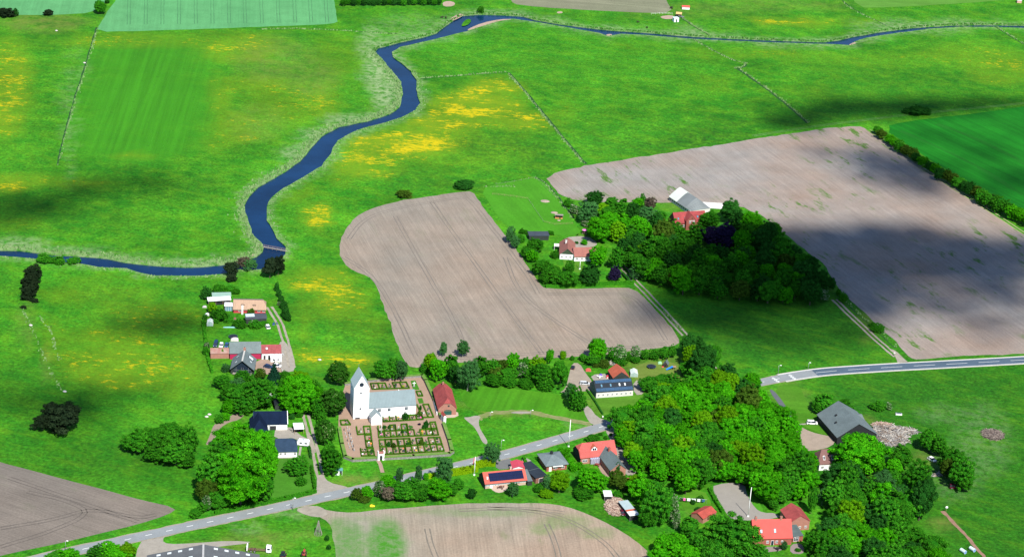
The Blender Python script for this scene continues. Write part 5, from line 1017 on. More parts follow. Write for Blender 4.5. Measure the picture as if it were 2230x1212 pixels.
for i in range(11):
    MB().box(.8 + i * ln_ / 11.3, 1.9 + i * ln_ / 11.3, .08, .2, .9, 1.7).build('window', GLASS, lb)
sl_ = thing('concrete_slab', 'white concrete yard slab at the end of the long barn', 'slab', P(1548, 449)); MB().box(-8, 9, -3, 5, .02, .25).build('slab_top', mat('pale_concrete', (.62, .61, .57), .9, .05, .4), sl_)
# ---------------------------------------------------------------- barn house with solar roof
bh = House('barn_house', 'white barn house with blue solar panels and four skylights', 'house', (1298.2, 854.0), (1380.2, 848.4), 2.8, D=9.4, rp=(1338, 824.6), wall=CREAM, roof=BLACKF, ov=.2, oe=.15)
Lh = bh.L
bh.panels('F', .25, Lh - .25, .04, .32, 16, 1, SOLARB); bh.panels('F', .5, Lh - .25, .72, .97, 16, 1, SOLARB)
for f_, mm in ((.18, SKYG), (.42, SKYG), (.655, MATS['milk_glass']), (.80, MATS['milk_glass'])): bh.skylight('F', Lh * f_, .52, .8, .26, mm)
for i in range(8): bh.win('F', 1.3 + i * (Lh - 2.6) / 7, .75, .8, 1.2, 2, WFR)
bh.put(MB().ext([(0, 0), (0, 2.8), (bh.D / 2, bh.r - .2), (bh.D, 2.8), (bh.D, 0)], -.04, .06), 'slate_gable', SLATE, None, (.1, 0, 0), math.pi / 2)
bo = House('w', '', '', (1334.9, 822.6), (1371.2, 820.4), 3.0, rp=(1352.5, 808.6), back=(1339.4, 791.2), axis='y', wall=DARKW, roof=ORNG, root=bh, pre='barn_', ov=.3, oe=.0)
# ---------------------------------------------------------------- bungalow with solar array, hip-roof house, dark garage
rs = House('bungalow', 'red-tiled bungalow with one big dark blue solar array', 'house', (1056.0, 1053.4), (1148.6, 1044.4), 2.6, D=8.6, rp=(1093, 1023.2), wall=YBRICK, roof=mat('bungalow_tile', (.42, .085, .060), .85, .10, .3, (0, .33, .06), fine=(2, .1)), ov=.9, oe=.3)
rs.panels('F', rs.L * .125, rs.L * .93, .16, .86, 10, 2)
rs.put(MB().box(.35, rs.L * .99, .80, .88, 1.35, 2.5), 'white_band', WHITE2)
for i in range(5): rs.win('F', 1.0 + i * 1.25, 1.0, 1.05, 1.2, 1)
for u in (.60, .82): rs.win('F', rs.L * u, 1.1, 1.0, 1.1, 1, DOORD)
rs.door('F', 3.0, .9, 2.0, WHITE2, WFR); rs.chimney(rs.L * .67, rs.D / 2 + .3, rs.r + .9, .7, YBRICK); rs.put(MB().box(-.3, .3, -.3, .3, -.5, .7), 'roof_vent', WHITE2, None, (rs.L * .06 + .4, rs.D * .22, rs.e + .44 * (rs.r - rs.e))); rs.put(MB().ext([(0, 0), (0, 2.5), (rs.D / 2, rs.r - .25), (rs.D, 2.5), (rs.D, 0)], -.03, .06), 'dark_gable', DARKW, None, (.22, 0, 0), math.pi / 2)
rl = House('lean', '', '', (1148.9, 1047.0), (1160.4, 1046.0), 2.2, D=8.2, r=3.1, wall=DARKW, roof=ETER, flat=True, root=rs, pre='lean_to_', ov=.3, oe=.1)
pc = House('carport', 'pink-red sheet roof carport behind the solar bungalow', 'carport', (1115.5, 1018.6), (1144.4, 1018.0), 2.7, rp=(1131, 1014.0), back=(1121, 999.2), axis='y', wall=WHITE2, roof=PINKM, ov=.3, oe=.3)
hp = House('hip_roof_house', 'brick house with pale grey pyramid hip roof', 'house', (1188.8, 1014.9), (1239.0, 1009.4), 2.8, D=11.2, rp=(1207.4, 988.6), wall=BRICK, roof=mat('hip_slate', (.125, .160, .165), .8, .12, .25, (1, .45, .05), fine=(2, .12)), zl=2.8, hl=4.6, zr=2.8, hr=4.6, ov=.6, oe=.6)
hp.chimney(hp.L * .48, hp.D * .62, hp.r + .5, .9, BLACKW); hp.door('F', 2.2, .9, 2.0, WHITE2, WFR); hp.win('F', 4.4, .9, 1.6, 1.2); hp.win('F', 7.6, .9, 1.4, 1.2); hp.put(MB().box(3.0, 7.4, -.3, .5, 2.25, 2.45), 'porch_canopy', WHITE2)
gd = House('garage', 'dark flat-roofed brick garage between bungalow and hip-roofed house', 'garage', (1166.8, 1040.6), (1193.2, 1034.0), 2.6, D=12.8, r=2.85, wall=mat('brick_dark', (.22, .10, .075), .9, .15, 1), roof=mat('dark_felt', (.014, .022, .032), .85, .2, .3), flat=True, ov=.15, oe=.15)
gd.put(MB().box(.1, 5.6, 6.4, 6.5, 2.72, 2.80), 'felt_seam', ETER); gd.door('F', 2.8, 2.2, 1.9, DOORD, WFR, name='garage_door')
# ---------------------------------------------------------------- pink-roofed house with grey wing
rp_ = House('house_with_wing', 'pink-tiled brick house with grey slated wing and dormer', 'house', (1263.9, 997.4), (1344.2, 988.8), 3.0, D=9.0, rp=(1298, 960.6), wall=PBRICK, roof=PINKT, ov=.35, oe=.25, zl=5.4, hl=2.0)
rp_.dormer('F', rp_.L * .41, .42, 2.4, 2.1, ORNG, WHITE2); rp_.win('F', 2.2, .9, 2.1, 1.2, 3); rp_.put(MB().box(4.4, 9.4, -.7, .36, .1, 2.3).slab([(4.3, -.8, 2.35), (9.5, -.8, 2.35), (9.5, .4, 2.75), (4.3, .4, 2.75)], .1), 'glazed_veranda', mat('lilac_glazing', (.28, .28, .36), .3, .2, 1, (0, .8, .3)))
rp_.put(MB().ext([(0, 0), (0, 2.9), (2.0, 5.2), (rp_.D - 2, 5.2), (rp_.D, 2.9), (rp_.D, 0)], -.03, .05), 'dark_gable', BLACKW, None, (.2, 0, 0), math.pi / 2)
gw = House('w', '', '', (1328.6, 1024.2), (1365.2, 1020.2), 3.0, rp=(1348.6, 1008.2), back=(1325.2, 966.5), axis='y', wall=PBRICK, roof=SLATE, root=rp_, pre='wing_', ov=.3, oe=.25)
gw.win('F', gw.L / 2, 3.6, 1.1, 1.0, 2); gw.chimney(gw.L / 2 - .1, gw.D * .68, gw.r + 1.2, .8, BRICK)
sm = House('shed', 'small pink-red roofed shed behind the olive tree', 'shed', (1359, 1050.5), (1373, 1048.5), 2.3, D=3.4, rp=(1365, 1039.5), wall=PBRICK, roof=PINKM, ov=.2, oe=.15)
ws = shed('shed', 'white sheet-roofed shed beside the firewood heap', (1316, 1079.6), (1334, 1079.6), 2.3, 4.2, 2.6, BLACKW, WHITER, ov=.2)
for x in (.15, ws.L - .2): ws.put(MB().box(x, x + .1, .02, .12, 0, 2.1), 'post', WOODG)
ls = House('lean_to_shed', 'long narrow shed roofed in grey, orange and white sheets', 'shed', (1371.8, 1122.4), (1392.8, 1119.4), 2.5, D=11.4, r=2.8, wall=BLACKW, roof=mat('bluish_sheet', (.30, .38, .40), .6, .08, .4, (0, .4, .08)), flat=True, ov=.5, oe=.15)
ls.put(MB().slab([(-.02, 3.2, 2.63), (ls.L, 3.2, 2.63), (ls.L, 4.6, 2.66), (-.02, 4.6, 2.66)], .03), 'orange_sheet', ORNG); ls.put(MB().slab([(-.02, -.05, 2.55), (ls.L, -.05, 2.55), (ls.L, 3.19, 2.63), (-.02, 3.19, 2.63)], .03), 'white_sheet', WHITER); ls.put(MB().box(.1, .22, .05, .17, 0, 2.4), 'post', STEEL)
# ---------------------------------------------------------------- red house at the bottom right, its barn and little shed
br = House('farmhouse', 'coral-red tiled brick house with white windows facing a terrace', 'house', (1640, 1172.6), (1726.4, 1170.8), 3.1, D=9.4, rp=(1680, 1129.0), wall=BRICK, roof=CORAL, ov=.3, oe=.2)
for u in (6.0, 9.6, 11.8): br.win('F', u, .9, 1.0, 1.15, 2)
br.door('F', 7.9, 1.0, 2.0, GLASS, WFR); br.skylight('F', br.L * .565, .40, .9, .24, mat('blue_glass', (.16, .34, .44), .25, .1, 1)); br.skylight('F', br.L * .22, .38, .9, .2, MATS['blue_glass']); br.chimney(br.L * .74, br.D / 2, br.r + .9, .8, PBRICK); br.chimney(br.L * .10, br.D / 2, br.r + .9, .8, PBRICK)
bx = House('x', '', '', (1726.8, 1167.8), (1750.4, 1165.0), 2.6, D=7.0, r=3.6, wall=BRICK, roof=mat('felt_greenish', (.07, .10, .10), .85, .25, .4), flat=True, root=br, pre='extension_', ov=.2, oe=.15)
bx.win('F', 1.6, .35, 2.2, 1.9, 3, WFR, 'garden_door', GLASS, 1)
bb = House('brick_barn', 'tall pinkish brick barn with red half-hipped roof by the yard', 'barn', (1719.4, 1137.4), (1765.6, 1133.6), 3.9, rp=(1742.6, 1115.8), back=(1726.6, 1093.4), axis='y', wall=PBRICK, roof=REDX, zl=6.6, hl=2.2, ov=.3, oe=.2)
bb.win('F', bb.L * .52, .9, 1.0, 1.0, 2); bb.win('F', bb.L * .80, .9, 1.0, 1.0, 2)
lr = House('shed', 'little red-tiled shed between the laundry lawn and grey yard', 'shed', (1531.4, 1129.4), (1561.4, 1113.4), 2.2, D=6.2, rp=(1532, 1109.0), wall=PBRICK, roof=REDT, ov=.2, oe=.2)
# ---------------------------------------------------------------- grey barn and brown-roofed house in the east
gb = House('barn', 'big grey fibre-cement roofed barn with white car in front', 'barn', (1822.6, 952.4), (1912, 945.0), 3.2, rp=(1872, 922.0), back=(1831.2, 871.4), axis='y', wall=BLACKW, roof=ETER, ov=.35, oe=.25)
for u, q_ in ((gb.D * .62, .55), (gb.D * .42, .36)): a_, t_, n_ = gb.slope('L', u - .4, u + .4, q_ - .04, q_ + .04, .2, .3); gb.put(MB().slab(a_, .4), 'roof_vent', BLACKW)
ga = House('x', '', '', (1856, 920.5), (1885.2, 917.5), 3.0, D=8.2, r=4.6, wall=BLACKW, roof=ETERX, root=gb, pre='annex_', ov=.2, oe=.2)
bn = House('house', 'dark brown tiled house half hidden by the big tree', 'house', (1784.4, 1010.6), (1830, 1008.6), 3.0, D=8.4, rp=(1800, 976.8), wall=WHITE2, roof=mat('brown_plain', (.15, .078, .070), .85, .15, .3, (0, .34, .08)), ov=.3, oe=.2, zl=4.6, hl=1.8)
bn.skylight('F', 2.4, .42, .9, .28, GLASS, WFR); bn.skylight('F', 6.0, .42, .9, .28, GLASS, WFR); bn.win('F', 1.6, .9, 1.2, 1.2); bn.win('F', 5.4, .9, 1.6, 1.2, 3)
# ---------------------------------------------------------------- big shed cut by the lower edge
bg_ = House('machine_shed', 'large grey gabled shed with rows of pale roof lights', 'shed', (317, 1246), (566, 1244), 4.0, rp=(438, 1222), back=(431.2, 1184.2), axis='y', wall=CREAM, roof=mat('weathered_sheet', (.085, .092, .098), .85, .12, .3, (1, .5, .10), fine=(2, .12)), ov=.3, oe=.2, ridge=mat('grey_ridge', (.34, .34, .33), .9, .1, 1))
for i in range(4):
    for sd_ in 'LR':
        for row in (.92, .45):
            q_ = .78 - i * .19; a_, t_, n_ = bg_.slope(sd_, bg_.D * row - 1.3, bg_.D * row - .1, q_ - .035, q_ + .035, .03, .03); bg_.put(MB().slab(a_, .05), 'roof_light', MATS['milk_glass'])
# ================================================================== CHURCHYARD
YARD = [(752, 838), (800, 831), (860, 824), (919, 820), (926, 830), (944, 868), (963, 918), (978, 960), (985, 985), (978, 990), (900, 995), (829, 1000), (768, 1003), (752, 996), (744, 966), (737, 925), (738, 880)]
sheet('churchyard_gravel', YARD, .03, mat('churchyard_gravel', (.275, .188, .135), 1, .08, .3, fine=(2.5, .08)), .1, sm=0)
def wall_run(px, wd, h, label, m, top=None):
    c = poly_pts(px); mb = MB(); tb = MB()
    for a, b in zip(c[:-1], c[1:]):
        d = (b - a).normalized(); n_ = Vector((-d.y, d.x, 0)) * wd / 2; z = Vector((0, 0, h)); e = d * wd * .35; a2, b2 = a - e, b + e
        for q, z0, z1, sc in ((mb, Vector((0, 0, -.1)), z, 1.0), (tb, z + Vector((0, 0, .004)), z + Vector((0, 0, .22)), 1.12)):
            lo = [a2 - n_ * sc, b2 - n_ * sc, b2 + n_ * sc, a2 + n_ * sc]; q.add([v + z0 for v in lo] + [v + z1 for v in lo], [(3, 2, 1, 0), (4, 5, 6, 7), (0, 1, 5, 4), (1, 2, 6, 5), (2, 3, 7, 6), (3, 0, 4, 7)])
    w_ = thing('stone_wall', label, 'wall', c[0]); mi = Matrix.Translation(-c[0])
    for q, nm_, m_ in ((mb, 'stone_face', m), (tb, 'turf_top', top)):
        o = q.build(nm_, m_, w_); o.matrix_parent_inverse = mi
TURF = mat('turf', (.05, .17, .015), 1, .2, .6, col2=(.15, .22, .05))
wall_run([(824, 1000.4), (768, 1003.5), (752, 997), (745, 970), (739, 935)], 1.3, 1.1, 'mossy fieldstone wall of the churchyard, west part with the rounded corner', STONE, TURF)
wall_run([(835, 999.8), (900, 996), (978, 991), (985, 986), (979, 962), (966, 925)], 1.3, 1.1, 'mossy fieldstone wall of the churchyard between gate and east corner', STONE, TURF)
wall_run([(961, 912), (944, 868), (927, 831), (919, 820), (860, 824.5), (800, 831), (752, 838)], 1.2, 1.0, 'churchyard wall behind the church, running past the brick barn', STONE, TURF)
HEDGEM = leafmat('box_hedge', (.030, .105, .006), (.070, .170, .012)); LEAF['h'] = HM['h'] = HEDGEM
GR = random.Random(31); FLW = {'pink': (.70, .10, .34), 'yellow': (.72, .52, .02), 'red': (.62, .05, .07), 'white': (.7, .7, .66), 'orange': (.72, .24, .05)}
FM = {k: mat('flower_' + k, v, .9, .15, 3) for k, v in FLW.items()}; SHR = {k: mat('shrub_' + k, v, 1, .3, 2.5) for k, v in {'dark': (.012, .045, .012), 'green': (.03, .12, .012), 'golden': (.20, .22, .012), 'olive': (.06, .10, .015)}.items()}
GST = [mat('gravestone_grey', (.16, .165, .17), .6, .2, 2), mat('gravestone_dark', (.05, .05, .055), .4, .2, 2), mat('gravestone_pale', (.45, .44, .42), .7, .1, 2)]; GN = ['grey', 'dark', 'pale']
ROWN = {}
def plots(nm_, tl, tr, bl, br, rows, cols, conv, open_top=False, skip=()):
    for r_ in range(rows):
        for c_ in range(cols):
            if (r_, c_) in skip: continue
            def at(u, v): a_ = [tl[i] + (tr[i] - tl[i]) * u for i in (0, 1)]; b_ = [bl[i] + (br[i] - bl[i]) * u for i in (0, 1)]; q = [a_[i] + (b_[i] - a_[i]) * v for i in (0, 1)]; return P(*conv(*q))
            u0, u1, v0, v1 = c_ / cols, (c_ + .90) / cols, r_ / rows, (r_ + .90) / rows
            a_, b_, d_, e_ = at(u0, v1), at(u1, v1), at(u1, v0), at(u0, v0)
            where = f'{NTH[c_]} plot in {nm_}' if rows == 1 else f'{NTH[c_]} plot, {"north" if r_ == 0 else "south"} line, {nm_}'
            ring = [e_, a_, b_] if GR.random() < .55 else ([d_, e_, a_, b_] if GR.random() < .6 else [e_, a_, b_, d_, e_])
            if c_ == cols - 1: ring = [e_, a_, b_, d_, e_]
            hedge(None, .62, .65, 'h', 'box hedge round the ' + where, 'box hedges round the graves', 'grave_hedge', ring, 12, .05)
            m_ = a_.lerp(d_, .5); ax = (b_ - a_).normalized(); ay = (e_ - a_).normalized(); w2, h2 = (b_ - a_).length, (e_ - a_).length
            for k in range(GR.choice((1, 1, 2))):
                gi = GR.randrange(3); p = a_ + ax * w2 * GR.uniform(.22, .78) + ay * h2 * (.30 + .36 * k)
                q = thing('gravestone', f'{GN[gi]} {"upper" if k else "lower"} gravestone in {where}', 'gravestone', p, ch.ang + GR.choice((0, 1.57)), 'gravestones'); s_ = GR.uniform(.7, 1.15)
                MB().ext([(-.32 * s_, .12), (.32 * s_, .12), (.32 * s_, .8 * s_), (.16 * s_, .98 * s_), (-.16 * s_, .98 * s_), (-.32 * s_, .8 * s_)], -.09, .09).build('headstone', GST[gi], q); MB().box(-.42, .42, -.2, .2, -.05, .12).build('plinth', GST[0], q)
            for k in range(GR.choice((2, 2, 3, 3, 4))):
                kk = GR.choices(('dark', 'green', 'golden', 'olive', 'pink', 'yellow', 'red', 'white', 'orange'), (7, 6, 1.2, 5, .7, .5, .5, .5, .3))[0]; p = a_ + ax * w2 * GR.uniform(.2, .8) + ay * h2 * GR.uniform(.15, .85)
                R_ = GR.uniform(.25, .62); H_ = R_ * GR.uniform(.9, 1.5); mb = MB()
                for j in range(5): mb.ell((GR.uniform(-.4, .4) * R_, GR.uniform(-.4, .4) * R_, H_ * GR.uniform(.45, .75)), (R_ * .66, R_ * .66, H_ * .55), 6, 4)
                o = mb.build('grave_plant', FM.get(kk) or SHR[kk]); o.location = (p.x, p.y, 0); tag(o, f'{kk} {"flower clump" if kk in FLW else "grave shrub"}, {NTH[k]} in {where}', 'plant', 'plants on the graves')
z4 = lambda x, y: (730 + x / 8.08, 880 + y / 8.08); z3 = lambda x, y: (740 + x / 8.08, 780 + y / 8.08)
plots('row under church wall', (835, 225), (1530, 188), (848, 322), (1560, 278), 1, 6, z4)
plots('middle grave block', (752, 392), (1770, 318), (770, 602), (1830, 556), 2, 10, z4, skip=((0, 6), (0, 7)))
plots('southern grave block', (775, 632), (1850, 586), (805, 908), (1930, 842), 2, 10, z4)
plots('small block west of gate path', (372, 402), (625, 392), (398, 552), (645, 538), 1, 2, z4); plots('narrow block by gate path', (520, 548), (645, 542), (552, 775), (670, 770), 2, 1, z4)
plots('corner block by gate', (445, 788), (680, 778), (465, 922), (705, 915), 2, 2, z4); plots('block east of church', (1440, 15), (1650, 8), (1545, 265), (1750, 255), 1, 2, z4)
plots('row north of church', (540, 452), (1180, 425), (575, 560), (1240, 540), 1, 5, z3); plots('block behind choir', (1345, 590), (1430, 585), (1385, 680), (1470, 675), 1, 1, z3); plots('plot by the chestnut', (90, 290), (230, 285), (110, 378), (290, 372), 1, 1, z4)
sheet('churchyard_lawn', [z3(1245, 392), z3(1330, 385), z3(1405, 548), z3(1290, 556)], .05, MATS['garden_lawn'], .05, sm=0); sheet('churchyard_lawn', [z3(1365, 700), z3(1450, 694), z3(1480, 785), z3(1395, 795)], .05, MATS['garden_lawn'], .05, sm=0)
cr = thing('memorial_cross', 'white memorial cross on the small churchyard lawn', 'cross', P(*z3(1305, 495)), ch.ang); MB().box(-.14, .14, -.1, .1, .3, 2.4).box(-.7, -.141, -.1, .1, 1.55, 1.8).box(.141, .7, -.1, .1, 1.55, 1.8).build('cross_arms', WHITE2, cr); MB().box(-.45, .45, -.35, .35, 0, .3).build('plinth', GST[0], cr)
for i, (a_, b_) in enumerate((((150, 430), (265, 800)), ((205, 400), (320, 825)), ((245, 430), (345, 850)))):          # rows of old stones set along the west side
    pa, pb_ = P(*z4(*a_)), P(*z4(*b_)); n = 9 if i == 1 else 6
    for j in range(n):
        p = pa.lerp(pb_, (j + .4) / n); q = thing('gravestone', f'{NTH[j]} old slab from the north, {("west", "middle", "east")[i]} line of reset stones', 'gravestone', p, ch.ang + 1.35 + rnd.uniform(-.1, .1), 'old gravestones reset in rows'); mm = GST[2] if (j + i) % 3 else GST[1]
        MB().box(-.5, .5, -.09, .09, -.05, rnd.uniform(.5, 1.0)).build('slab', mm, q); MB().box(-.6, .6, -.25, .25, -.05, .05).build('plinth', GST[0], q)
def plant(px, R_, H_, k, label, lobes=9, **kw):
    p = P(*px); mb = MB(); g = random.Random(int(px[0] * 7)); rn = []
    t = tree(k, px[0], px[1], R_, H_, label=label, group=kw.get('group')); return t
for q, w_, h_, k in (((1235, 205), 15, 20, 'd'), ((1600, 345), 13, 20, 'd'), ((1575, 390), 14, 12, 'd'), ((1470, 170), 9, 14, 'o'), ((1500, 60), 7, 14, 'd'), ((940, 700), 11, 13, 'd'), ((1030, 720), 12, 13, 'o'), ((1510, 665), 10, 14, 'o'), ((1285, 690), 7, 10, 'd'), ((865, 400), 9, 9, 'd'), ((950, 400), 9, 9, 'd'), ((640, 815), 9, 8, 'd'), ((1180, 480), 9, 8, 'd'), ((1480, 345), 8, 5, 'c'), ((885, 390), 6, 6, 'd')): tree(k, *z4(*q), w_, h_, group='shrubs in the churchyard', bush=True)
# ================================================================== POLES, FLAGS, LAMPS
def flagpole(px, h, label, flag=None):
    t = thing('flagpole', label, 'flagpole', P(*px)); MB().cyl((0, 0, 0), (0, 0, h), .17, .11, 8).build('pole', WFR, t, True); MB().box(-.35, .35, -.3, .3, 0, .5).cyl((0, 0, .5), (0, 0, 1.1), .16, .14, 8).build('pole_foot', WHITE2, t); MB().ell((0, 0, h + .1), (.14, .14, .14)).build('finial', WFR, t, True)
    return t
flagpole((1629, 1124), 13.0, 'tall white flagpole standing in the grey yard behind the red house'); flagpole((1238.2, 972), 12.4, 'tall white flagpole at the roadside near the pink-roofed house'); flagpole((1262.5, 586), 5.6, 'short white flagpole in front of the white farmhouse'); flagpole((830, 947), 8.8, 'white flagpole beside the church porch'); flagpole((1634, 515), 6, 'white flagpole rising out of the dark wood').location = P(1633, 520, 0)
dk = flagpole((1032.8, 1034), 8.2, 'white flagpole with a limp red flag by the bungalow')
q = MB(); n = 7
for i in range(n):
    x = -.12 - .1 * i; y = .12 * math.sin(i * 1.6)
    for z in (8.0 - .12 * i, 6.9 - .42 * i * .8): q.v.append((x, y, z))
for i in range(n - 1): q.f.append((2 * i, 2 * i + 2, 2 * i + 3, 2 * i + 1))
fl = q.build('flag', mat('flag_red', (.62, .02, .05), .8, .08, 2), dk); sm_ = fl.modifiers.new('cloth', 'SOLIDIFY'); sm_.thickness = .03
MB().box(-.50, -.36, -.17, .17, 5.9, 7.5).build('flag_stripe', WHITE2, dk)
def lamp(px, h, label, arm=.7, cat='street lamp'):
    t = thing('street_lamp', label, cat, P(*px), -.3, 'street lamps along the village road'); MB().cyl((0, 0, 0), (0, 0, h), .10, .06, 7).cyl((0, 0, h - .05), (arm, 0, h + .15), .05, .04, 6).build('post', STEEL, t, True); MB().box(arm - .25, arm + .45, -.18, .18, h + .08, h + .3, .05).build('lamp_head', WFR, t)
lamp((637.6, 1109), 5.2, 'grey street lamp opposite the farm hedge'); lamp((1066.9, 911), 3.2, 'short path lamp at the gravel patch on the green'); lamp((1155, 908), 3.4, 'short path lamp halfway along the worn track'); lamp((1091, 980), 4.8, 'street lamp on the green beside the roadside tree'); lamp((1694.3, 815), 4.6, 'street lamp just before the road hump'); lamp((1760, 804), 3.4, 'slim lamp post past the road hump', .4); lamp((143, 1200), 4.6, 'street lamp at the far west end of the road'); lamp((1946, 774), 1.4, 'low white-topped post at the farm track mouth', .2, 'post')
sgn = thing('road_sign', 'round road sign seen from behind beside the street lamp', 'sign', P(637, 1110), .4); MB().cyl((0, 0, 0), (0, 0, 2.3), .04, .04, 6).build('post', STEEL, sgn); MB().cyl((0, -.03, 2.3), (0, .03, 2.3), .36, .36, 14).build('sign_plate', GST[0], sgn)
mbx = thing('mailbox_stand', 'white mailbox at the corner of the barn house drive', 'mailbox', P(1312.5, 911)); MB().box(-.25, .25, -.2, .2, .7, 1.3).build('mailbox', WFR, mbx); MB().box(-.05, .05, -.05, .05, 0, .7).build('post', WOOD, mbx)
dish = thing('satellite_dish', 'white satellite dish on a post in the meadow', 'dish', P(2060, 1114)); MB().cyl((0, 0, 0), (0, 0, 1.9), .06, .06, 6).build('post', WOOD, dish); MB().ell((0, -.1, 2.2), (.55, .16, .55), 14, 8).build('dish', WFR, dish, True); MB().cyl((0, -.1, 2.2), (0, -.75, 2.1), .03, .05, 5).build('receiver_arm', STEEL, dish)
# ================================================================== VEHICLES
TYRE = mat('tyre', (.018, .018, .018), .9, .1, 2); RIM = mat('rim', (.4, .4, .42), .4, .1, 2, metal=.5); LAMPM = mat('headlight', (.7, .7, .68), .2, .05, 2)
PAINT = {}
def paint(n_, c_):
    return mat('paint_' + n_, c_, .3, .03, .5, spec=.5)
def wheels(t, xs, y, r_, wd=.22):
    for x in xs:
        for s_ in (-1, 1):
            w_ = MB().cyl((x, s_ * y - wd / 2, r_), (x, s_ * y + wd / 2, r_), r_, r_, 14).build('wheel', TYRE, t, False); MB().cyl((x, s_ * (y + wd / 2) - .02, r_), (x, s_ * (y + wd / 2) + .02, r_), r_ * .6, r_ * .6, 10).build('rim', RIM, w_)
def car(px, head, label, col, kind='hatch', L_=4.3, W_=1.76, H_=1.5, cat='car'):
    t = thing('parked_van' if kind == 'van' else 'parked_car', label, cat, P(*px), head); h = W_ / 2; l = L_ / 2; m_ = paint(*col)
    belt = H_ * .58; pr = {'hatch': (-.46, -.30, .12, .28), 'mpv': (-.49, -.42, .16, .34), 'van': (-.495, -.48, .24, .36)}[kind]
    low = [(-l, .38), (-l + .05, .28), (l - .1, .28), (l, .42), (l - .04, belt * .82), (pr[3] * L_, belt), (pr[0] * L_, belt), (-l, belt * .92)]
    q = MB(); q.ext(low, -h, h); q.build('body', m_, t)
    c = MB(); x0, x1, x2, x3 = [v * L_ for v in pr]; hi = H_ - .0; y0, y1 = h - .04, h - .22
    c.add([(x0, -y0, belt), (x3, -y0, belt), (x3, y0, belt), (x0, y0, belt), (x1, -y1, hi - .06), (x2, -y1, hi - .06), (x2, y1, hi - .06), (x1, y1, hi - .06)], [(3, 2, 1, 0), (4, 5, 6, 7), (0, 1, 5, 4), (1, 2, 6, 5), (2, 3, 7, 6), (3, 0, 4, 7)]); c.build('windows', GLASS, t)
    MB().box(x1 - .05, x2 + .06, -y1 - .03, y1 + .03, hi - .075, hi).build('car_roof', m_, t)
    for x in (x0 * .55 + x3 * .45 - .05, x0 * .92 + x3 * .08):
        for s_ in (-1, 1): MB().add([(x - .05, s_ * (y0 + .012), belt), (x + .05, s_ * (y0 + .012), belt), (x + .05, s_ * (y1 + .02), hi - .06), (x - .05, s_ * (y1 + .02), hi - .06)], [(0, 1, 2, 3)]).build('pillar', m_, t, fix=False)
    wheels(t, (-L_ * .31, L_ * .32), h - .1, .33)
    for s_ in (-1, 1): MB().box(l - .12, l + .02, s_ * (h - .32) - .18, s_ * (h - .32) + .18, belt * .66, belt * .82).build('headlight', LAMPM, t); MB().box(-l - .02, -l + .06, s_ * (h - .2) - .1, s_ * (h - .2) + .1, belt * .6, belt * .85).build('tail_light', FM['red'], t)
    MB().box(l - .1, l + .03, -h + .06, h - .06, .30, .44).build('bumper', TYRE, t); return t
SIL, WHC, DBL, DRD, BLC = ('silver', (.50, .52, .53)), ('white', (.78, .78, .78)), ('dark_blue', (.012, .03, .085)), ('dark_red', (.085, .008, .022)), ('black', (.012, .012, .014))
car((1273, 836.5), .02, 'silver estate car on the gravel beside the solar-roofed barn house', SIL, 'mpv', 4.5); car((1768, 922.5), .02, 'white people carrier in front of the grey barn', WHC, 'mpv', 4.7, 1.8, 1.7)
car((582.5, 713), 1.95, 'white saloon car parked on the lawn by the black shed', WHC, 'hatch', 4.3); car((469.8, 752), -1.57, 'dark blue van behind the rust-streaked outbuilding', DBL, 'van', 4.6, 1.85, 1.9, 'van'); car((482, 753.5), -1.57, 'white hatchback between two blue cars behind the outbuilding', WHC, 'hatch', 3.9); car((493.8, 754), -1.57, 'blue hatchback with red front end nearest the grey roof', ('mid_blue', (.02, .07, .18)), 'hatch', 3.8)
car((584, 800), -.3, 'dark blue car half hidden behind the spruce', DBL, 'hatch', 4.1); car((603, 798), -.3, 'white car just past the spruce, in the pink courtyard', WHC, 'hatch', 4.0); car((1355.5, 1118), -1.25, 'dark red car on the grass by the firewood heap', DRD, 'hatch', 4.0); car((2079, 1062), .1, 'dark red van parked under the far-east trees', DRD, 'van', 4.6, 1.85, 1.9, 'van'); car((2029, 1002), -.9, 'white car tucked under the eastern trees', WHC, 'hatch', 3.9)
car((1247.5, 802), 1.4, 'small black pick-up trailer car parked by the field edge', BLC, 'mpv', 3.0, 1.7, 1.3)
def caravan(px, head, label, L_=5.6, W_=2.2, H_=2.5, motor=False):
    t = thing('motorhome' if motor else 'caravan', label, 'motorhome' if motor else 'caravan', P(*px), head); l, h = L_ / 2, W_ / 2; m_ = paint('offwhite', (.72, .74, .74))
    pr_ = [(-l, .45), (l - .3, .45), (l, 1.1), (l - .25, 2.0), (l - .8, H_), (-l + .5, H_), (-l, 2.0)]
    MB().ext(pr_, -h, h).build('body', m_, t); MB().box(l - .20, l + .005, -h + .3, h - .3, 1.35, 1.9, .0).build('front_window', GLASS, t)
    for x in (-l * .5, l * .3):
        for s_ in (-1, 1): MB().box(x - .5, x + .5, s_ * (h + .01) - .02, s_ * (h + .01) + .02, 1.3, 1.85).build('side_window', GLASS, t)
    MB().box(-.35, .35, -.35, .35, H_, H_ + .12).build('roof_hatch', SKYG, t); wheels(t, (-.2,) if not motor else (-l * .6, l * .62), h - .1, .33)
    if motor: MB().ext([(l - .1, .45), (l + 1.2, .45), (l + 1.2, 1.1), (l + .4, 1.3), (l - .1, 2.1)], -h + .1, h - .1).build('cab', m_, t); MB().add([(l + .45, -h + .2, 1.32), (l + .45, h - .2, 1.32), (l + .02, h - .2, 2.02), (l + .02, -h + .2, 2.02)], [(0, 1, 2, 3)]).build('windscreen', GLASS, t, fix=False)
    else: MB().cyl((l, 0, .45), (l + 1.2, 0, .4), .06, .05, 6).build('drawbar', STEEL, t)
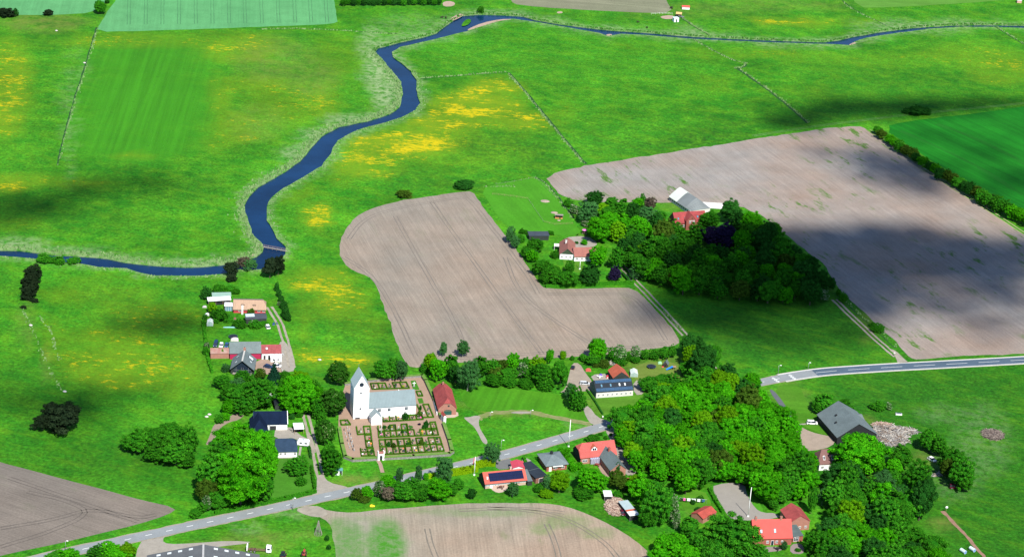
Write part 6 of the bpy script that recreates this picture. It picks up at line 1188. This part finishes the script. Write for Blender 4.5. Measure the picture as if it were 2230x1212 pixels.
caravan((587, 872), 4.25, 'silvery white caravan on the lawn by the small black shed'); caravan((660, 969), math.pi - .08, 'white motorhome beside the streaked navy roof house', 5.2, 2.1, 2.6, True)
tk = thing('lorry', 'old lorry chassis with white cab and bare frame on the grass', 'lorry', P(566, 1200), .02); q = MB(); q.box(-4.6, 2.6, -.55, -.35, .75, 1.0).box(-4.6, 2.6, .35, .55, .75, 1.0)
for i in range(6): q.box(-4.4 + i * 1.3, -4.2 + i * 1.3, -.34, .34, .78, .95)
q.build('chassis', mat('rusty_steel', (.14, .08, .06), .9, .2, 1), tk); MB().ext([(2.4, .5), (4.3, .5), (4.4, 1.3), (4.1, 2.5), (2.4, 2.6)], -1.15, 1.15).build('cab', WHITE2, tk); MB().box(4.18, 4.36, -.95, .95, 1.5, 2.2).build('windscreen', GLASS, tk); MB().box(-4.9, -4.5, -1.2, 1.2, .7, 2.6).build('end_board', WHITE2, tk)
for s_ in (-1, 1): MB().box(2.8, 3.8, s_ * 1.16 - .02, s_ * 1.16 + .02, 1.5, 2.2).build('side_window', GLASS, tk)
wheels(tk, (-3.2, -1.9, 3.3), .95, .48, .3)
def tractor(px, head, label, body_col, roof=True):
    t = thing('tractor', label, 'tractor', P(*px), head); q = MB(); q.box(-.2, 2.0, -.4, .4, .8, 1.5, .05).box(-1.3, -.2, -.5, .5, .7, 1.25).cyl((1.5, .0, 1.5), (1.5, .0, 2.3), .05, .05, 6); q.build('hood', body_col, t)
    if roof: MB().box(-1.5, .1, -.75, .75, 1.25, 2.4, .12).build('cab', GLASS, t); MB().box(-1.55, .1, -.72, .72, 2.4, 2.55).build('cab_roof', BLACKW, t)
    else: MB().box(-1.1, -.6, -.25, .25, 1.25, 1.8).build('seat', TYRE, t)
    for x, y, r_ in ((-.9, .85, .75), (1.5, .75, .45)):
        for s_ in (-1, 1): w_ = MB().cyl((x, s_ * y - .18, r_), (x, s_ * y + .18, r_), r_, r_, 14).build('wheel', TYRE, t); MB().cyl((x, s_ * (y + .18) - .02, r_), (x, s_ * (y + .18) + .02, r_), r_ * .55, r_ * .55, 10).build('rim', FM['red'], w_)
tractor((617, 1212), 1.5, 'dark cabbed tractor with red sides, nearer the lorry', mat('tractor_red', (.30, .04, .035), .5, .1, 1)); tractor((662, 1208), 1.6, 'red open tractor without cab, nearer the wooden poles', mat('tractor_rust', (.36, .06, .05), .7, .15, 1), False)
yb = thing('yellow_digger', 'two small yellow flower heaps on the verge', 'flower heap', P(812, 1103)); yb['label'] = 'bright yellow flowering broom on the roadside verge'; yb['category'] = 'shrub'; yb.name = 'broom_shrub'
q = MB(); [q.ell((rnd.uniform(-.9, .9), rnd.uniform(-.5, .5), rnd.uniform(.3, .6)), (.45, .4, .4), 6, 4) for _ in range(9)]; q.build('blossom', FM['yellow'], yb); MB().ell((0, 0, .2), (1.1, .7, .35), 8, 5).build('foliage', SHR['green'], yb)
# ================================================================== GARDEN AND FARM THINGS
def trampoline(px, r_, label):
    t = thing('trampoline', label, 'trampoline', P(*px)); MB().cyl((0, 0, .78), (0, 0, .82), r_ * .86, r_ * .86, 24).build('jumping_mat', mat('trampoline_mat', (.012, .016, .03), .8, .1, 1), t); q = MB(); k = 24
    for i in range(k):
        a, b = i * 6.2832 / k, (i + 1) * 6.2832 / k; q.add([(math.cos(v) * rr_, math.sin(v) * rr_, z) for v, rr_, z in ((a, r_ * .88, .86), (b, r_ * .88, .86), (b, r_, .84), (a, r_, .84))], [(0, 1, 2, 3)])
    q.build('rim_pad', mat('trampoline_pad', (.02, .05, .08), .7, .1, 1), t, fix=False)
    for i in range(6): a = i * 1.047; MB().cyl((math.cos(a) * r_ * .95, math.sin(a) * r_ * .95, 0), (math.cos(a) * r_ * .95, math.sin(a) * r_ * .95, .84), .04, .04, 6).build('leg', STEEL, t)
trampoline((1418.5, 800), 2.1, 'round dark trampoline on the dry lawn of the barn house'); trampoline((507.8, 735), 2.1, 'round blue-black trampoline behind the grey T-roofed house')
def greenhouse(px, L_, W_, h, rz, label):
    t = thing('greenhouse', label, 'greenhouse', P(*px), rz); l, w_ = L_ / 2, W_ / 2; g = mat('greenhouse_glass', (.30, .40, .38), .2, .15, .8, spec=.6); MB().ext([(-w_, 0), (w_, 0), (w_, h * .65), (0, h), (-w_, h * .65)], -l, l).build('glazing', g, t); q = MB()
    for i in range(7):
        y = -l + L_ * i / 6
        for s_ in (-1, 1): q.cyl((s_ * (w_ + .02), y, 0), (s_ * (w_ + .02), y, h * .66), .05, .05, 4).cyl((s_ * (w_ + .02), y, h * .66), (0, y, h + .03), .05, .05, 4)
    q.build('frame', WFR, t)
greenhouse((1380, 816), 4.2, 3.2, 2.4, .05, 'glass greenhouse beside the orange-tiled barn wing'); greenhouse((457.5, 706), 3.6, 2.6, 2.3, .1, 'pale glass greenhouse at the western hedge'); greenhouse((1163, 572) if False else (1166, 548), 3.0, 2.2, 2.4, .3, 'small white-framed greenhouse among the farmhouse garden trees')
ph = thing('playhouse', 'little dark playhouse with steep grey roof on the lawn', 'playhouse', P(1450, 797), -.25); MB().ext([(-.95, 0), (.95, 0), (.95, 1.5), (0, 2.7), (-.95, 1.5)], -1.2, 1.2).build('playhouse_wall', mat('playhouse_brown', (.05, .035, .03), .9, .2, 1), ph); MB().slab([(-1.2, -1.4, 1.3), (-1.2, 1.4, 1.3), (0, 1.4, 2.9), (0, -1.4, 2.9)], .1).slab([(1.2, -1.4, 1.3), (1.2, 1.4, 1.3), (0, 1.4, 2.9), (0, -1.4, 2.9)], .1).build('playhouse_roof', SLATE, ph); MB().box(-.35, .35, -1.26, -1.17, 0, 1.4).build('door', BLACKW, ph)
sd2 = thing('slide', 'blue plastic slide with wooden platform at the tree clump', 'slide', P(1466, 804), 3.5); q = MB(); q.slab([(.3, -.35, 1.5), (3.4, -.35, .25), (3.4, .35, .25), (.3, .35, 1.5)], .08).slab([(.3, -.42, 1.75), (3.4, -.42, .5), (3.4, -.351, .5), (.3, -.351, 1.75)], .3).slab([(.3, .351, 1.75), (3.4, .351, .5), (3.4, .42, .5), (.3, .42, 1.75)], .3); q.build('chute', mat('slide_blue', (.02, .20, .62), .4, .05, 1), sd2); MB().box(-1.2, .3, -.7, .7, 1.35, 1.5).build('platform', WOOD, sd2)
for x in (-1.1, .15):
    for y in (-.6, .5): MB().box(x, x + .1, y, y + .1, 0, 1.35).build('leg', WOOD, sd2)
def cloth_tent(px, L_, W_, h, m_, name, label, cat): t = thing(name, label, cat, P(*px), .1); MB().ext([(-L_ / 2, 0), (L_ / 2, 0), (L_ * .42, h * .7), (L_ * .15, h), (-L_ * .2, h * .9), (-L_ * .45, h * .5)], -W_ / 2, W_ / 2).build('tarpaulin', m_, t); MB().box(-L_ / 2, L_ / 2, -W_ / 2 - .05, W_ / 2 + .05, -.05, .08).build('pallet', WOODG, t)
cloth_tent((1281, 807), 2.6, 1.6, 1.0, mat('tarp_red', (.55, .09, .07), .7, .1, 1), 'covered_heap', 'red tarpaulin over a low heap beside the gravel', 'heap'); cloth_tent((1437, 791), 1.8, 1.4, .8, mat('tarp_green', (.30, .62, .35), .7, .1, 1), 'sandbox', 'pale green plastic sandbox beside the playhouse', 'sandbox'); cloth_tent((1315, 795.5), 1.8, 1.2, .8, WHITE2, 'covered_heap', 'white sheeted heap behind the orange-tiled wing', 'heap'); cloth_tent((1443, 799), 1.0, .5, .4, FM['red'], 'toy_cart', 'small red toy lying in front of the playhouse', 'toy')
cloth_tent((505, 713), 8, .7, .35, mat('tarp_aqua', (.25, .55, .58), .6, .1, 1), 'pool_cover', 'long pale aqua tarpaulin strip on the lawn', 'tarpaulin'); cloth_tent((451, 686), 2.0, 1.4, 1.0, WHITE2, 'storage_box', 'white storage box by the western garden shrubs', 'box'); cloth_tent((445.5, 669), 2.0, 1.0, .8, mat('tarp_lilac', (.55, .5, .52), .7, .1, 1), 'covered_boat', 'small covered boat on the grass by the yellow bush', 'boat'); cloth_tent((511, 741), 3.6, 1.8, 1.2, mat('tarp_pale', (.62, .56, .55), .7, .1, 1), 'covered_trailer', 'pale covered trailer behind the grey T-shaped roof', 'trailer'); cloth_tent((596, 707), 1.2, .8, 1.2, mat('bin_blue', (.03, .08, .2), .6, .1, 1), 'waste_bin', 'dark blue waste bin beside the sandy drive', 'bin'); cloth_tent((603, 706), 1.0, .8, 1.1, mat('bin_grey', (.1, .13, .16), .6, .1, 1), 'waste_bin', 'grey waste bin beside the sandy drive', 'bin'); cloth_tent((1722, 900), .9, .9, 1.2, mat('bin_dark', (.02, .05, .06), .6, .1, 1), 'waste_bin', 'dark waste bin on the lawn by the asphalt lane', 'bin'); cloth_tent((511, 694.5), 1.4, .9, .8, mat('heap_brown', (.22, .10, .08), .9, .2, 1), 'barrow', 'brown garden barrow among the shrubs', 'barrow')
bsh = thing('bus_shelter', 'small bus shelter with teal roof by the road junction', 'bus shelter', P(738, 1032), .1); MB().box(-1.3, 1.3, .7, .8, 0, 2.2).box(-1.3, -1.2, -.8, .69, 0, 2.2).box(1.2, 1.3, -.8, .69, 0, 2.2).box(-1.19, .2, -.8, -.7, 0, 2.2).build('shelter_wall', WHITE2, bsh); MB().slab([(-1.5, -1.0, 2.2), (1.5, -1.0, 2.2), (1.5, 1.0, 2.45), (-1.5, 1.0, 2.45)], .12).build('shelter_roof', TEALR, bsh); MB().box(-1.0, 1.0, .3, .65, .4, .48).build('bench', WOOD, bsh)
def garden_set(px, label, parasol=None, n=4, tm=WOOD):
    t = thing('garden_table', label, 'table', P(*px)); MB().cyl((0, 0, .70), (0, 0, .76), .8, .8, 14).build('table_top', tm, t); MB().cyl((0, 0, 0), (0, 0, .70), .08, .06, 7).build('leg', STEEL, t)
    if parasol:
        p = thing('parasol', label.replace('garden table', 'parasol shading the garden table'), 'parasol', P(*px)); q = MB(); k = 10; top = (0, 0, 2.7)
        for i in range(k): a, b = i * 6.2832 / k, (i + 1) * 6.2832 / k; q.add([top, (1.5 * math.cos(a), 1.5 * math.sin(a), 2.15), (1.5 * math.cos(b), 1.5 * math.sin(b), 2.15)], [(0, 1, 2)])
        q.build('canopy', parasol, p, fix=False); MB().cyl((0, 0, .02), (0, 0, 2.7), .04, .03, 6).build('pole', WFR, p)
    for i in range(n):
        a = i * 6.2832 / n + .5; c = thing('garden_chair', f'{NTH[i]} chair round the {label}', 'chair', P(*px) + Vector((1.25 * math.cos(a), 1.25 * math.sin(a), 0)), a - 1.57, 'garden chairs'); MB().box(-.25, .25, -.25, .25, .4, .46).build('seat', tm, c); MB().box(-.25, .25, .2, .26, .46, .95).build('backrest', tm, c)
        for x in (-.22, .17):
            for y in (-.22, .17): MB().box(x, x + .05, y, y + .05, 0, .4).build('leg', STEEL, c)
garden_set((1273, 509), 'garden table on the lawn by the gravel court', mat('parasol_pink', (.60, .16, .42), .8, .1, 1)); garden_set((1090, 1062), 'garden table of brown wicker on the bungalow terrace', None, 4, mat('wicker', (.12, .05, .035), .9, .2, 3)); garden_set((1300, 1013), 'garden table of dark red wood below the veranda', None, 4, mat('redwood', (.20, .035, .03), .8, .2, 2)); garden_set((478, 660), 'garden table with red seats before the open shed', None, 5, mat('plastic_red_white', (.62, .2, .2), .7, .3, 2)); garden_set((1693, 1196), 'garden table of dark metal on the red house terrace', None, 3, BLACKW); garden_set((638, 938), 'garden table by the open carport yard', None, 3, WOODG); garden_set((1306, 822), 'small white garden table on the concrete terrace', None, 3, WHITE2)
for px_, c_, lb_ in (((1323, 822), FM['red'], 'small red toy house on the concrete terrace'), ((1308, 819), mat('toy_violet', (.16, .10, .5), .6, .1, 1), 'violet toy slide on the concrete terrace')): t = thing('toy_house', lb_, 'toy', P(*px_)); MB().ext([(-.6, 0), (.6, 0), (.6, .8), (0, 1.3), (-.6, .8)], -.5, .5).build('toy_body', c_, t); MB().box(-.2, .2, -.54, -.46, .05, .6).build('toy_door', WHITE2, t)
wl = thing('washing_line', 'clothes line hung between two posts on the laundry lawn', 'clothes line', P(1508, 1094)); q = MB()
for x in (-5.5, 5.5): MB().cyl((x, 0, 0), (x, 0, 2.0), .05, .05, 6).build('post', STEEL, wl)
MB().cyl((-5.5, 0, 1.95), (5.5, 0, 1.95), .015, .015, 4).build('line', STEEL, wl)
for i, (x, w_, c_) in enumerate(((-4.4, 1.0, BLACKW), (-3.3, .9, FM['pink']), (-1.6, 1.3, WHITE2), (.4, 1.6, mat('sheet_grey', (.55, .58, .6), .9, .05, 1)), (2.4, 1.2, WHITE2), (4.2, 1.2, mat('sheet_blue', (.03, .09, .2), .9, .1, 1)))): o = MB().box(x - w_ / 2, x + w_ / 2, -.03, .03, .75, 1.93).build('laundry', c_); o.location = wl.location; tag(o, ('black shirt row', 'pink towel', 'white sheet nearest the pink towel', 'grey patterned sheet', 'white sheet next to the blue one', 'dark blue sheet')[i] + ' hanging on the clothes line', 'laundry', 'laundry on the line')
def logpile(px, rx, ry, h, n, label, cols, name='firewood_heap', cat='firewood heap', ln=(.3, .7), rz=0):
    t = thing(name, label, cat, P(*px), rz); g = random.Random(n); q = [MB() for _ in cols]
    MB().ell((0, 0, 0), (rx, ry, h * .8), 10, 6).build('heap_core', cols[0], t)
    for i in range(n):
        a, r_ = g.uniform(0, 6.28), math.sqrt(g.random()); x, y = r_ * rx * math.cos(a), r_ * ry * math.sin(a); z = h * math.sqrt(max(0, 1 - r_ * r_)) * .9 + g.uniform(0, .2); b = g.uniform(0, 6.28); l = g.uniform(*ln); tl = g.uniform(-.25, .35)
        g.choice(q).cyl((x - l * math.cos(b), y - l * math.sin(b), z), (x + l * math.cos(b), y + l * math.sin(b), z + tl * l), .10 + .08 * g.random(), .09, 5)
    for k, (b, m_) in enumerate(zip(q, cols)): o = b.build('logs' if k == 0 else 'split_logs', m_, t); o['kind'] = 'stuff'
LG = [mat('log_brown', (.20, .135, .10), .95, .3, 2), mat('log_pink', (.34, .235, .19), .95, .2, 2), mat('log_pale', (.42, .34, .27), .95, .2, 2)]; LG2 = [mat('scrap_grey', (.16, .15, .145), .95, .3, 2), mat('scrap_pale', (.42, .40, .36), .9, .2, 2), mat('scrap_brown', (.22, .17, .13), .95, .3, 2)]
logpile((1340, 1103), 4.2, 7.6, 1.3, 700, 'heap of split firewood tipped on the grass', LG); logpile((1938, 948), 8.0, 10, 1.5, 420, 'tangled heap of grey timber scrap behind the grey barn', LG2, 'scrap_heap', 'scrap heap', (.6, 1.9)); logpile((1924, 928), 5, 3.5, 1.0, 200, 'lower brown heap of branches beside the timber scrap', LG, 'branch_heap', 'branch heap', (.4, 1.2)); logpile((1974, 938), 5.5, 3, .8, 120, 'scattered planks at the end of the scrap heap', LG2, 'plank_heap', 'plank heap', (.6, 1.6)); logpile((2162, 947), 4.6, 5, 1.2, 300, 'round brushwood pile alone in the eastern meadow', [mat('brush', (.11, .085, .075), .95, .3, 2), mat('brush_pale', (.2, .165, .14), .95, .3, 2)], 'brush_pile', 'brush pile', (.5, 1.6)); logpile((1331, 792), 3.0, 1.4, .7, 90, 'grey pile of planks behind the orange-tiled wing', LG2, 'plank_pile', 'plank pile', (.5, 1.2)); logpile((2050, 1030), 1.4, 5.5, .5, 70, 'pale planks lying along the eastern trees', LG2, 'plank_pile', 'plank pile', (.4, 1.1), -.9)
tp = thing('pole_stack', 'grey wooden poles leaned together like a tent on the grass', 'pole stack', P(693, 1162)); g = random.Random(3)
for i in range(12): a = i * .53; MB().cyl((1.5 * math.cos(a), 1.9 * math.sin(a), 0), (g.uniform(-.2, .2), g.uniform(-.2, .2), 5.4 + g.uniform(-.6, .6)), .10, .07, 5).build('pole', WOODG, tp)
for i, (px_, lb_) in enumerate((((2097, 1202), 'pale wrapped straw bale, the western of the two at the meadow edge'), ((2117, 1198), 'pale wrapped straw bale beside the earth bank'))):
    t = thing('hay_bale', lb_, 'bale', P(*px_), -.95, 'wrapped bales'); MB().cyl((-1.25, 0, .72), (1.25, 0, .72), .74, .74, 18).build('bale_wrap', mat('bale_wrap', (.50, .62, .62), .4, .06, 1), t); MB().cyl((1.24, 0, .72), (1.29, 0, .72), .64, .64, 16).build('bale_end', mat('bale_end', (.18, .28, .55), .5, .1, 1), t)
hs = thing('field_shelter', 'orange-fronted pony shelter in the paddock', 'shelter', P(1217, 475)); MB().box(-2.0, 2.0, 1.0, 1.1, 0, 1.9).box(-2.0, -1.9, -1, .99, 0, 1.9).box(1.9, 2.0, -1, .99, 0, 1.9).build('shelter_wall', WOOD, hs); MB().slab([(-2.2, -1.2, 2.1), (2.2, -1.2, 2.1), (2.2, 1.3, 1.85), (-2.2, 1.3, 1.85)], .1).build('shelter_roof', WOODG, hs); MB().box(-1.89, .2, -1.0, -.9, 0, .8).box(.9, 1.89, -1.0, -.9, 0, .8).build('shelter_front', mat('board_orange', (.50, .20, .08), .8, .1, 1), hs)
for px_, rx, lb_ in (((1187, 438), 2.6, 'flat earth mound alone in the paddock'), ((1207, 463), 2.0, 'worn earth patch behind the pony shelter'), ((1217, 480), 1.0, 'small stone ring in front of the pony shelter')): t = thing('earth_mound', lb_, 'mound', P(*px_)); q = MB(); q.ell((0, 0, 0), (rx, rx * .8, .35), 12, 6).build('mound_top', mat('mound_earth', (.30, .24, .19), 1, .2, 1), t, True); [q for q in ()]
def fence(px, label, step=3.2, h=1.15, m_=WOOD, rails=2, pr_=.05, cat='fence'):
    c = poly_pts(px); t = thing('post_fence', label, cat, c[0]); pts_ = []; rl = MB(); o0 = c[0]
    for a, b in zip(c[:-1], c[1:]):
        k = max(1, round((b - a).length / step)); pts_ += [a.lerp(b, j / k) for j in range(k)]
        for r_ in range(rails): z = h * (.45 + .45 * r_); rl.cyl(a - o0 + Vector((0, 0, z)), b - o0 + Vector((0, 0, z)), .035, .035, 4)
    pts_.append(c[-1])
    rl.build('rail', m_, t); base = None
    for p in pts_[:100]:
        if base is None: base = MB().cyl((0, 0, -.05), (0, 0, h), pr_, pr_, 5).build('post', m_, t); o = base
        else: o = base.copy(); C.objects.link(o); o.parent = t
        o.location = p - o0
fence([(1072, 424), (1112, 428), (1150, 434)], 'upper rail fence crossing the paddock', 3, 1.1); fence([(1150, 434), (1162, 452), (1184, 484)], 'wire fence slanting down through the paddock', 3, 1.1, WOODG, 1); fence([(1184, 484), (1208, 490), (1247, 488)], 'lower rail fence at the paddock foot', 3, 1.1); fence([(1080, 402), (1120, 396), (1166, 387), (1212, 434)], 'wire fence at the head of the paddock', 5, 1.1, WOODG, 1); fence([(1412, 776), (1432, 775), (1452, 775), (1466, 776)], 'row of white birch-like posts before the garden hedge', 1.9, 2.0, WFR, 1, .09); fence([(442, 690), (446, 735), (450, 770)], 'garden wire fence west of the trampolines', 4, 1.1, WOODG, 1); fence([(616, 818), (612, 800), (612, 786)], 'pale fence along the pink courtyard', 2.4, 1.6, CREAM, 2)
# far farmyard beyond the river
fs = thing('red_shed', 'long low red shed in the far meadow beyond the river', 'shed', P(1493, 20), .05); MB().box(-2.6, 2.6, -1.2, 1.2, 0, 1.7).build('shed_wall', WHITE2, fs); MB().ext([(-1.4, 1.6), (1.4, 1.6), (0, 2.6)], -2.8, 2.8).build('shed_roof', mat('far_red', (.50, .07, .06), .8, .1, 1), fs).rotation_euler = (0, 0, math.pi / 2)
wb = thing('pump_house', 'small white box hut with bluish side near the far river', 'hut', P(1471, 47), .35); MB().box(-1.7, 1.7, -1.6, 1.6, 0, 2.6).build('hut_wall', WHITE, wb); MB().box(-1.85, 1.85, -1.75, 1.75, 2.6, 2.8).build('hut_roof', mat('hut_roof', (.55, .66, .7), .7, .05, 1), wb); MB().box(-.5, .5, -1.66, -1.58, .1, 2.0).build('door', DOORG, wb)
oh = thing('hay_shed', 'tan-roofed open shed beside the white hut', 'shed', P(1478, 36), -.1); MB().slab([(-2.0, -1.5, 2.0), (2.0, -1.5, 2.0), (2.0, 1.5, 2.7), (-2.0, 1.5, 2.7)], .12).build('shed_roof', mat('tan_roof', (.55, .36, .14), .8, .1, 1), oh); MB().box(-1.9, 1.9, 1.2, 1.3, 0, 2.2).box(-1.9, -1.8, -1.3, 1.19, 0, 1.9).box(1.8, 1.9, -1.3, 1.19, 0, 1.9).build('shed_wall', WOODG, oh)
tr_ = thing('hay_trailer', 'grey flat trailer parked beside the tan-roofed shed', 'trailer', P(1483, 38), -.6); MB().box(-2.2, 2.2, -.9, .9, .6, .8).build('trailer_bed', GST[0], tr_); wheels(tr_, (-.8, .8), .8, .35)
sheet('sandy_yard', [(1436, 36), (1462, 33), (1470, 38), (1466, 42), (1444, 42)], .05, MATS['sand'], .3)
fence([(1418, 32), (1436, 31), (1450, 31), (1464, 32)], 'white fence by the far sandy yard', 3, 1.2, WFR, 2)
bh2 = thing('red_shed', 'reddish hut at the far eastern field corner', 'shed', P(2219, 6)); MB().box(-1.6, 1.6, -1.3, 1.3, 0, 2.0).build('shed_wall', mat('far_pinkwall', (.52, .30, .25), .8, .1, 1), bh2); MB().ext([(-1.8, 1.9), (1.8, 1.9), (0, 2.9)], -1.5, 1.5).build('shed_roof', WHITER, bh2)
for i, px_ in enumerate(((962, 40), (971, 40.5), (1389.5, 50), (1408.7, 62), (1461, 19), (1463, 19.5))):
    m_ = bpy.data.meshes.new('cow'); ob = bpy.data.objects.new('cow', m_); C.objects.link(ob)
    V = [(-.75, 0, 1.12), (0, 0, 1.05), (.7, 0, 1.15), (1.05, 0, 1.35), (1.35, 0, 1.2), (-.75, .24, .6), (-.68, .24, .02), (-.75, -.24, .6), (-.68, -.24, .02), (.62, .22, .6), (.62, .22, .02), (.62, -.22, .6), (.62, -.22, .02), (-1.0, 0, .6)]
    E_ = [(0, 1), (1, 2), (2, 3), (3, 4), (0, 5), (5, 6), (0, 7), (7, 8), (2, 9), (9, 10), (2, 11), (11, 12), (0, 13)]
    m_.from_pydata(V, E_, []); sk = ob.modifiers.new('skin', 'SKIN'); R_ = [.34, .42, .34, .19, .14, .13, .07, .13, .07, .11, .07, .11, .07, .04]
    for v, r_ in zip(m_.skin_vertices[0].data, R_): v.radius = (r_, r_)
    ob.modifiers.new('sub', 'SUBSURF').levels = 1; m_.materials.append(mat('cow_hide', (.03, .02, .018), .9, .3, 2)); ob.location = P(*px_); ob.rotation_euler = (0, 0, i * 1.7); tag(ob, ('brown cow by the sandy river corner, nearer the tree belt', 'brown cow by the sandy river corner, nearer the water', 'lone dark cow near the stubble field', 'lone dark cow close to the far river bank', 'black cow beside the sandy farmyard fence', 'black cow just east of its twin at the farmyard')[i], 'cow', 'grazing cattle')
# footbridge and weir
pa, pb_ = P(575, 538), P(622, 546.5); d = pb_ - pa; fb = thing('footbridge', 'narrow wooden footbridge across the river bend', 'footbridge', pa, math.atan2(d.y, d.x)); l_ = d.length
MB().box(-.6, l_ + .8, -.45, .45, .12, .24).build('deck', WOODG, fb)
for s_ in (-1, 1): MB().cyl((-.4, s_ * .42, 1.15), (l_ + .4, s_ * .42, 1.15), .04, .04, 5).build('handrail', WOOD, fb)
for i in range(6):
    for s_ in (-1, 1): MB().cyl((l_ * i / 5, s_ * .42, WZ - .5), (l_ * i / 5, s_ * .42, 1.15), .06, .06, 5).build('post', WOODG, fb)
# far-lying bits in the meadows
for i, px_ in enumerate(((123, 68), (184, 138), (67, 709), (141, 853), (696, 784), (450, 908), (456, 903))): o = MB().ell((0, 0, .3), (.9, .6, .45), 8, 5).build('pale_boulder', mat('boulder', (.48, .46, .42), .9, .15, 1), None, True); o.location = P(*px_); tag(o, ('pale stone in the far north-western pasture', 'pale stone on the ditch between mown meadow and pasture', 'pale stone below the meadow pines', 'white stone where the meadow path ends', 'pale stone in the buttercup strip by the drive', 'pale stone west of the farm, lower one', 'pale stone west of the farm, upper one')[i], 'stone', 'loose stones')
t = thing('water_trough', 'white bathtub trough by the eastern bushes', 'trough', P(1957, 902)); MB().box(-1.4, 1.4, -.6, .6, 0, .7, .1).build('basin', WHITE2, t); MB().box(-1.2, 1.2, -.45, .45, .66, .71).build('water_surface', wm, t)
# ================================================================== CLOUDS (their shade falls on the land)
CW = mat('cloud_white', (.8, .8, .8), 1, .02, .01)
def cloud(ells, seed, height=2000, kind='stuff'):
    g = random.Random(seed); mb = MB()
    for (x, y, rx, ry, dens) in ells:
        c = P(x, y); ex = (P(x + rx, y) - P(x - rx, y)) / 2; ey = (P(x, y - ry) - P(x, y + ry)) / 2; area = 3.14 * ex.length * ey.length
        for _ in range(int(area * dens / 34)):
            while True:
                a, b = g.gauss(0, .60), g.gauss(0, .60)
                if a * a + b * b < 1.5: break
            gp = c + ex * a + ey * b; h = height + g.uniform(-12, 12) ; p = gp + TOSUN * (h / TOSUN.z); s_ = g.uniform(2.4, 5.2)
            mb.ell(p, (s_, s_, s_ * .6), 6, 4)
    return tag(mb.build('cloud', CW, None, True, fix=False), kind=kind)
cloud([(1880, 232, 200, 16, 2.0), (2080, 222, 170, 12, 1.7), (1730, 266, 80, 18, 1.6), (1990, 240, 130, 14, 1.8), (1840, 246, 120, 14, 1.4)], 1)
cloud([(1760, 535, 150, 44, 3.0), (1900, 525, 220, 36, 2.8), (2070, 560, 200, 34, 2.4), (1620, 600, 160, 56, 3.0), (1700, 640, 170, 46, 3.2), (1560, 655, 130, 40, 2.6), (1450, 650, 60, 30, 1.4), (1870, 600, 180, 40, 1.6), (2180, 610, 120, 40, 1.6), (1500, 590, 80, 44, 1.2), (1400, 688, 60, 22, .8), (1590, 520, 70, 30, 2.4), (1720, 590, 130, 50, 3.0), (2200, 535, 70, 24, 1.6), (2010, 650, 200, 40, .8), (2180, 690, 110, 40, .6), (1980, 580, 160, 30, 1.4)], 2)
cloud([(1975, 372, 120, 28, 1.7), (1860, 330, 100, 16, .9), (2140, 330, 100, 18, .5), (2200, 395, 80, 30, .6), (2050, 298, 90, 8, .7), (2010, 410, 70, 18, .9), (1930, 350, 60, 18, .9)], 3)
cloud([(50, 450, 120, 20, 1.25), (130, 432, 120, 17, 1.05), (255, 400, 140, 16, .8), (10, 470, 70, 20, .9), (320, 388, 80, 11, .6)], 4)
cloud([(350, 710, 120, 26, .8), (235, 866, 120, 24, 1.2), (60, 870, 100, 28, .8), (300, 690, 80, 18, .5), (160, 900, 120, 18, .6)], 5)
cloud([(1730, 730, 180, 30, .6), (1560, 700, 90, 30, .9), (1850, 680, 90, 30, .9), (1940, 650, 150, 40, .5)], 6)
# ================================================================== LABELS FOR PLANTED TREES AND BUSHES: by kind and by what they stand nearest to
LM = {'the white church': (850, 895), 'the brick barn': (975, 870), 'the thatched house': (543, 670), 'the grey T-shaped roof': (535, 775), 'the navy-roofed barn': (600, 910), 'the streaked navy roof': (625, 975), 'the white farmhouse': (1245, 545), 'the red farmhouse in the wood': (1500, 475), 'the long curved barn': (1500, 440), 'the solar barn house': (1340, 840), 'the solar bungalow': (1100, 1045), 'the pyramid-roofed house': (1207, 1000), 'the pink-roofed house': (1305, 990), 'the coral-roofed house': (1690, 1150), 'the yard flagpole': (1629, 1124), 'the grey barn': (1860, 930), 'the brown-roofed house': (1800, 1000), 'the footbridge': (600, 542), 'the road hump': (1705, 820), 'the bus shelter': (738, 1030), 'the firewood heap': (1340, 1103), 'the timber scrap heap': (1938, 948), 'the satellite dish': (2060, 1110), 'the wrapped bales': (2106, 1198), 'the far red shed': (1493, 20), 'the machine shed': (432, 1200), 'the copper beeches': (1570, 545), 'the trampoline lawn': (1418, 800), 'the caravan': (587, 870), 'the laundry line': (1508, 1094), 'the paddock shelter': (1217, 475), 'the river island': (1015, 48), 'the grey field top corner': (1870, 276), 'the grey field right edge': (2200, 490), 'the meadow ditch stone': (141, 853), 'the farm track mouth': (1960, 785), 'the drive bend': (1370, 590), 'the churchyard gate': (829, 1000), 'the little red shed': (1540, 1115), 'the tractors': (640, 1208), 'the pale corn field corner': (212, 66), 'the lone wood pasture': (1700, 690), 'the far stubble field': (1300, 10), 'the west river edge': (40, 550)}
LMW = {k: P(*v) for k, v in LM.items()}
byk = {}
for i, (t, k, bu, R_, h_, lb_, gp, w_, hh) in enumerate(PLANTED): byk.setdefault((k, bu), []).append(i)
for (k, bu), idx in byk.items():
    ranks = {}
    for nm_, p in LMW.items():
        o = sorted(idx, key=lambda i: (PLANTED[i][0].location - p).length)
        for r_, i in enumerate(o): ranks.setdefault(i, []).append((r_, (PLANTED[i][0].location - p).length, nm_))
    for i in idx:
        r_, d_, nm_ = min(ranks[i]); t = PLANTED[i][0]; base = (SDESC if bu else DESC)[k]; o_ = ORD[min(r_ + 1, len(ORD) - 1)]
        t['label'] = PLANTED[i][5] or f'{base}, {o_} of its kind to {nm_}'
        if PLANTED[i][6]: t['group'] = PLANTED[i][6]
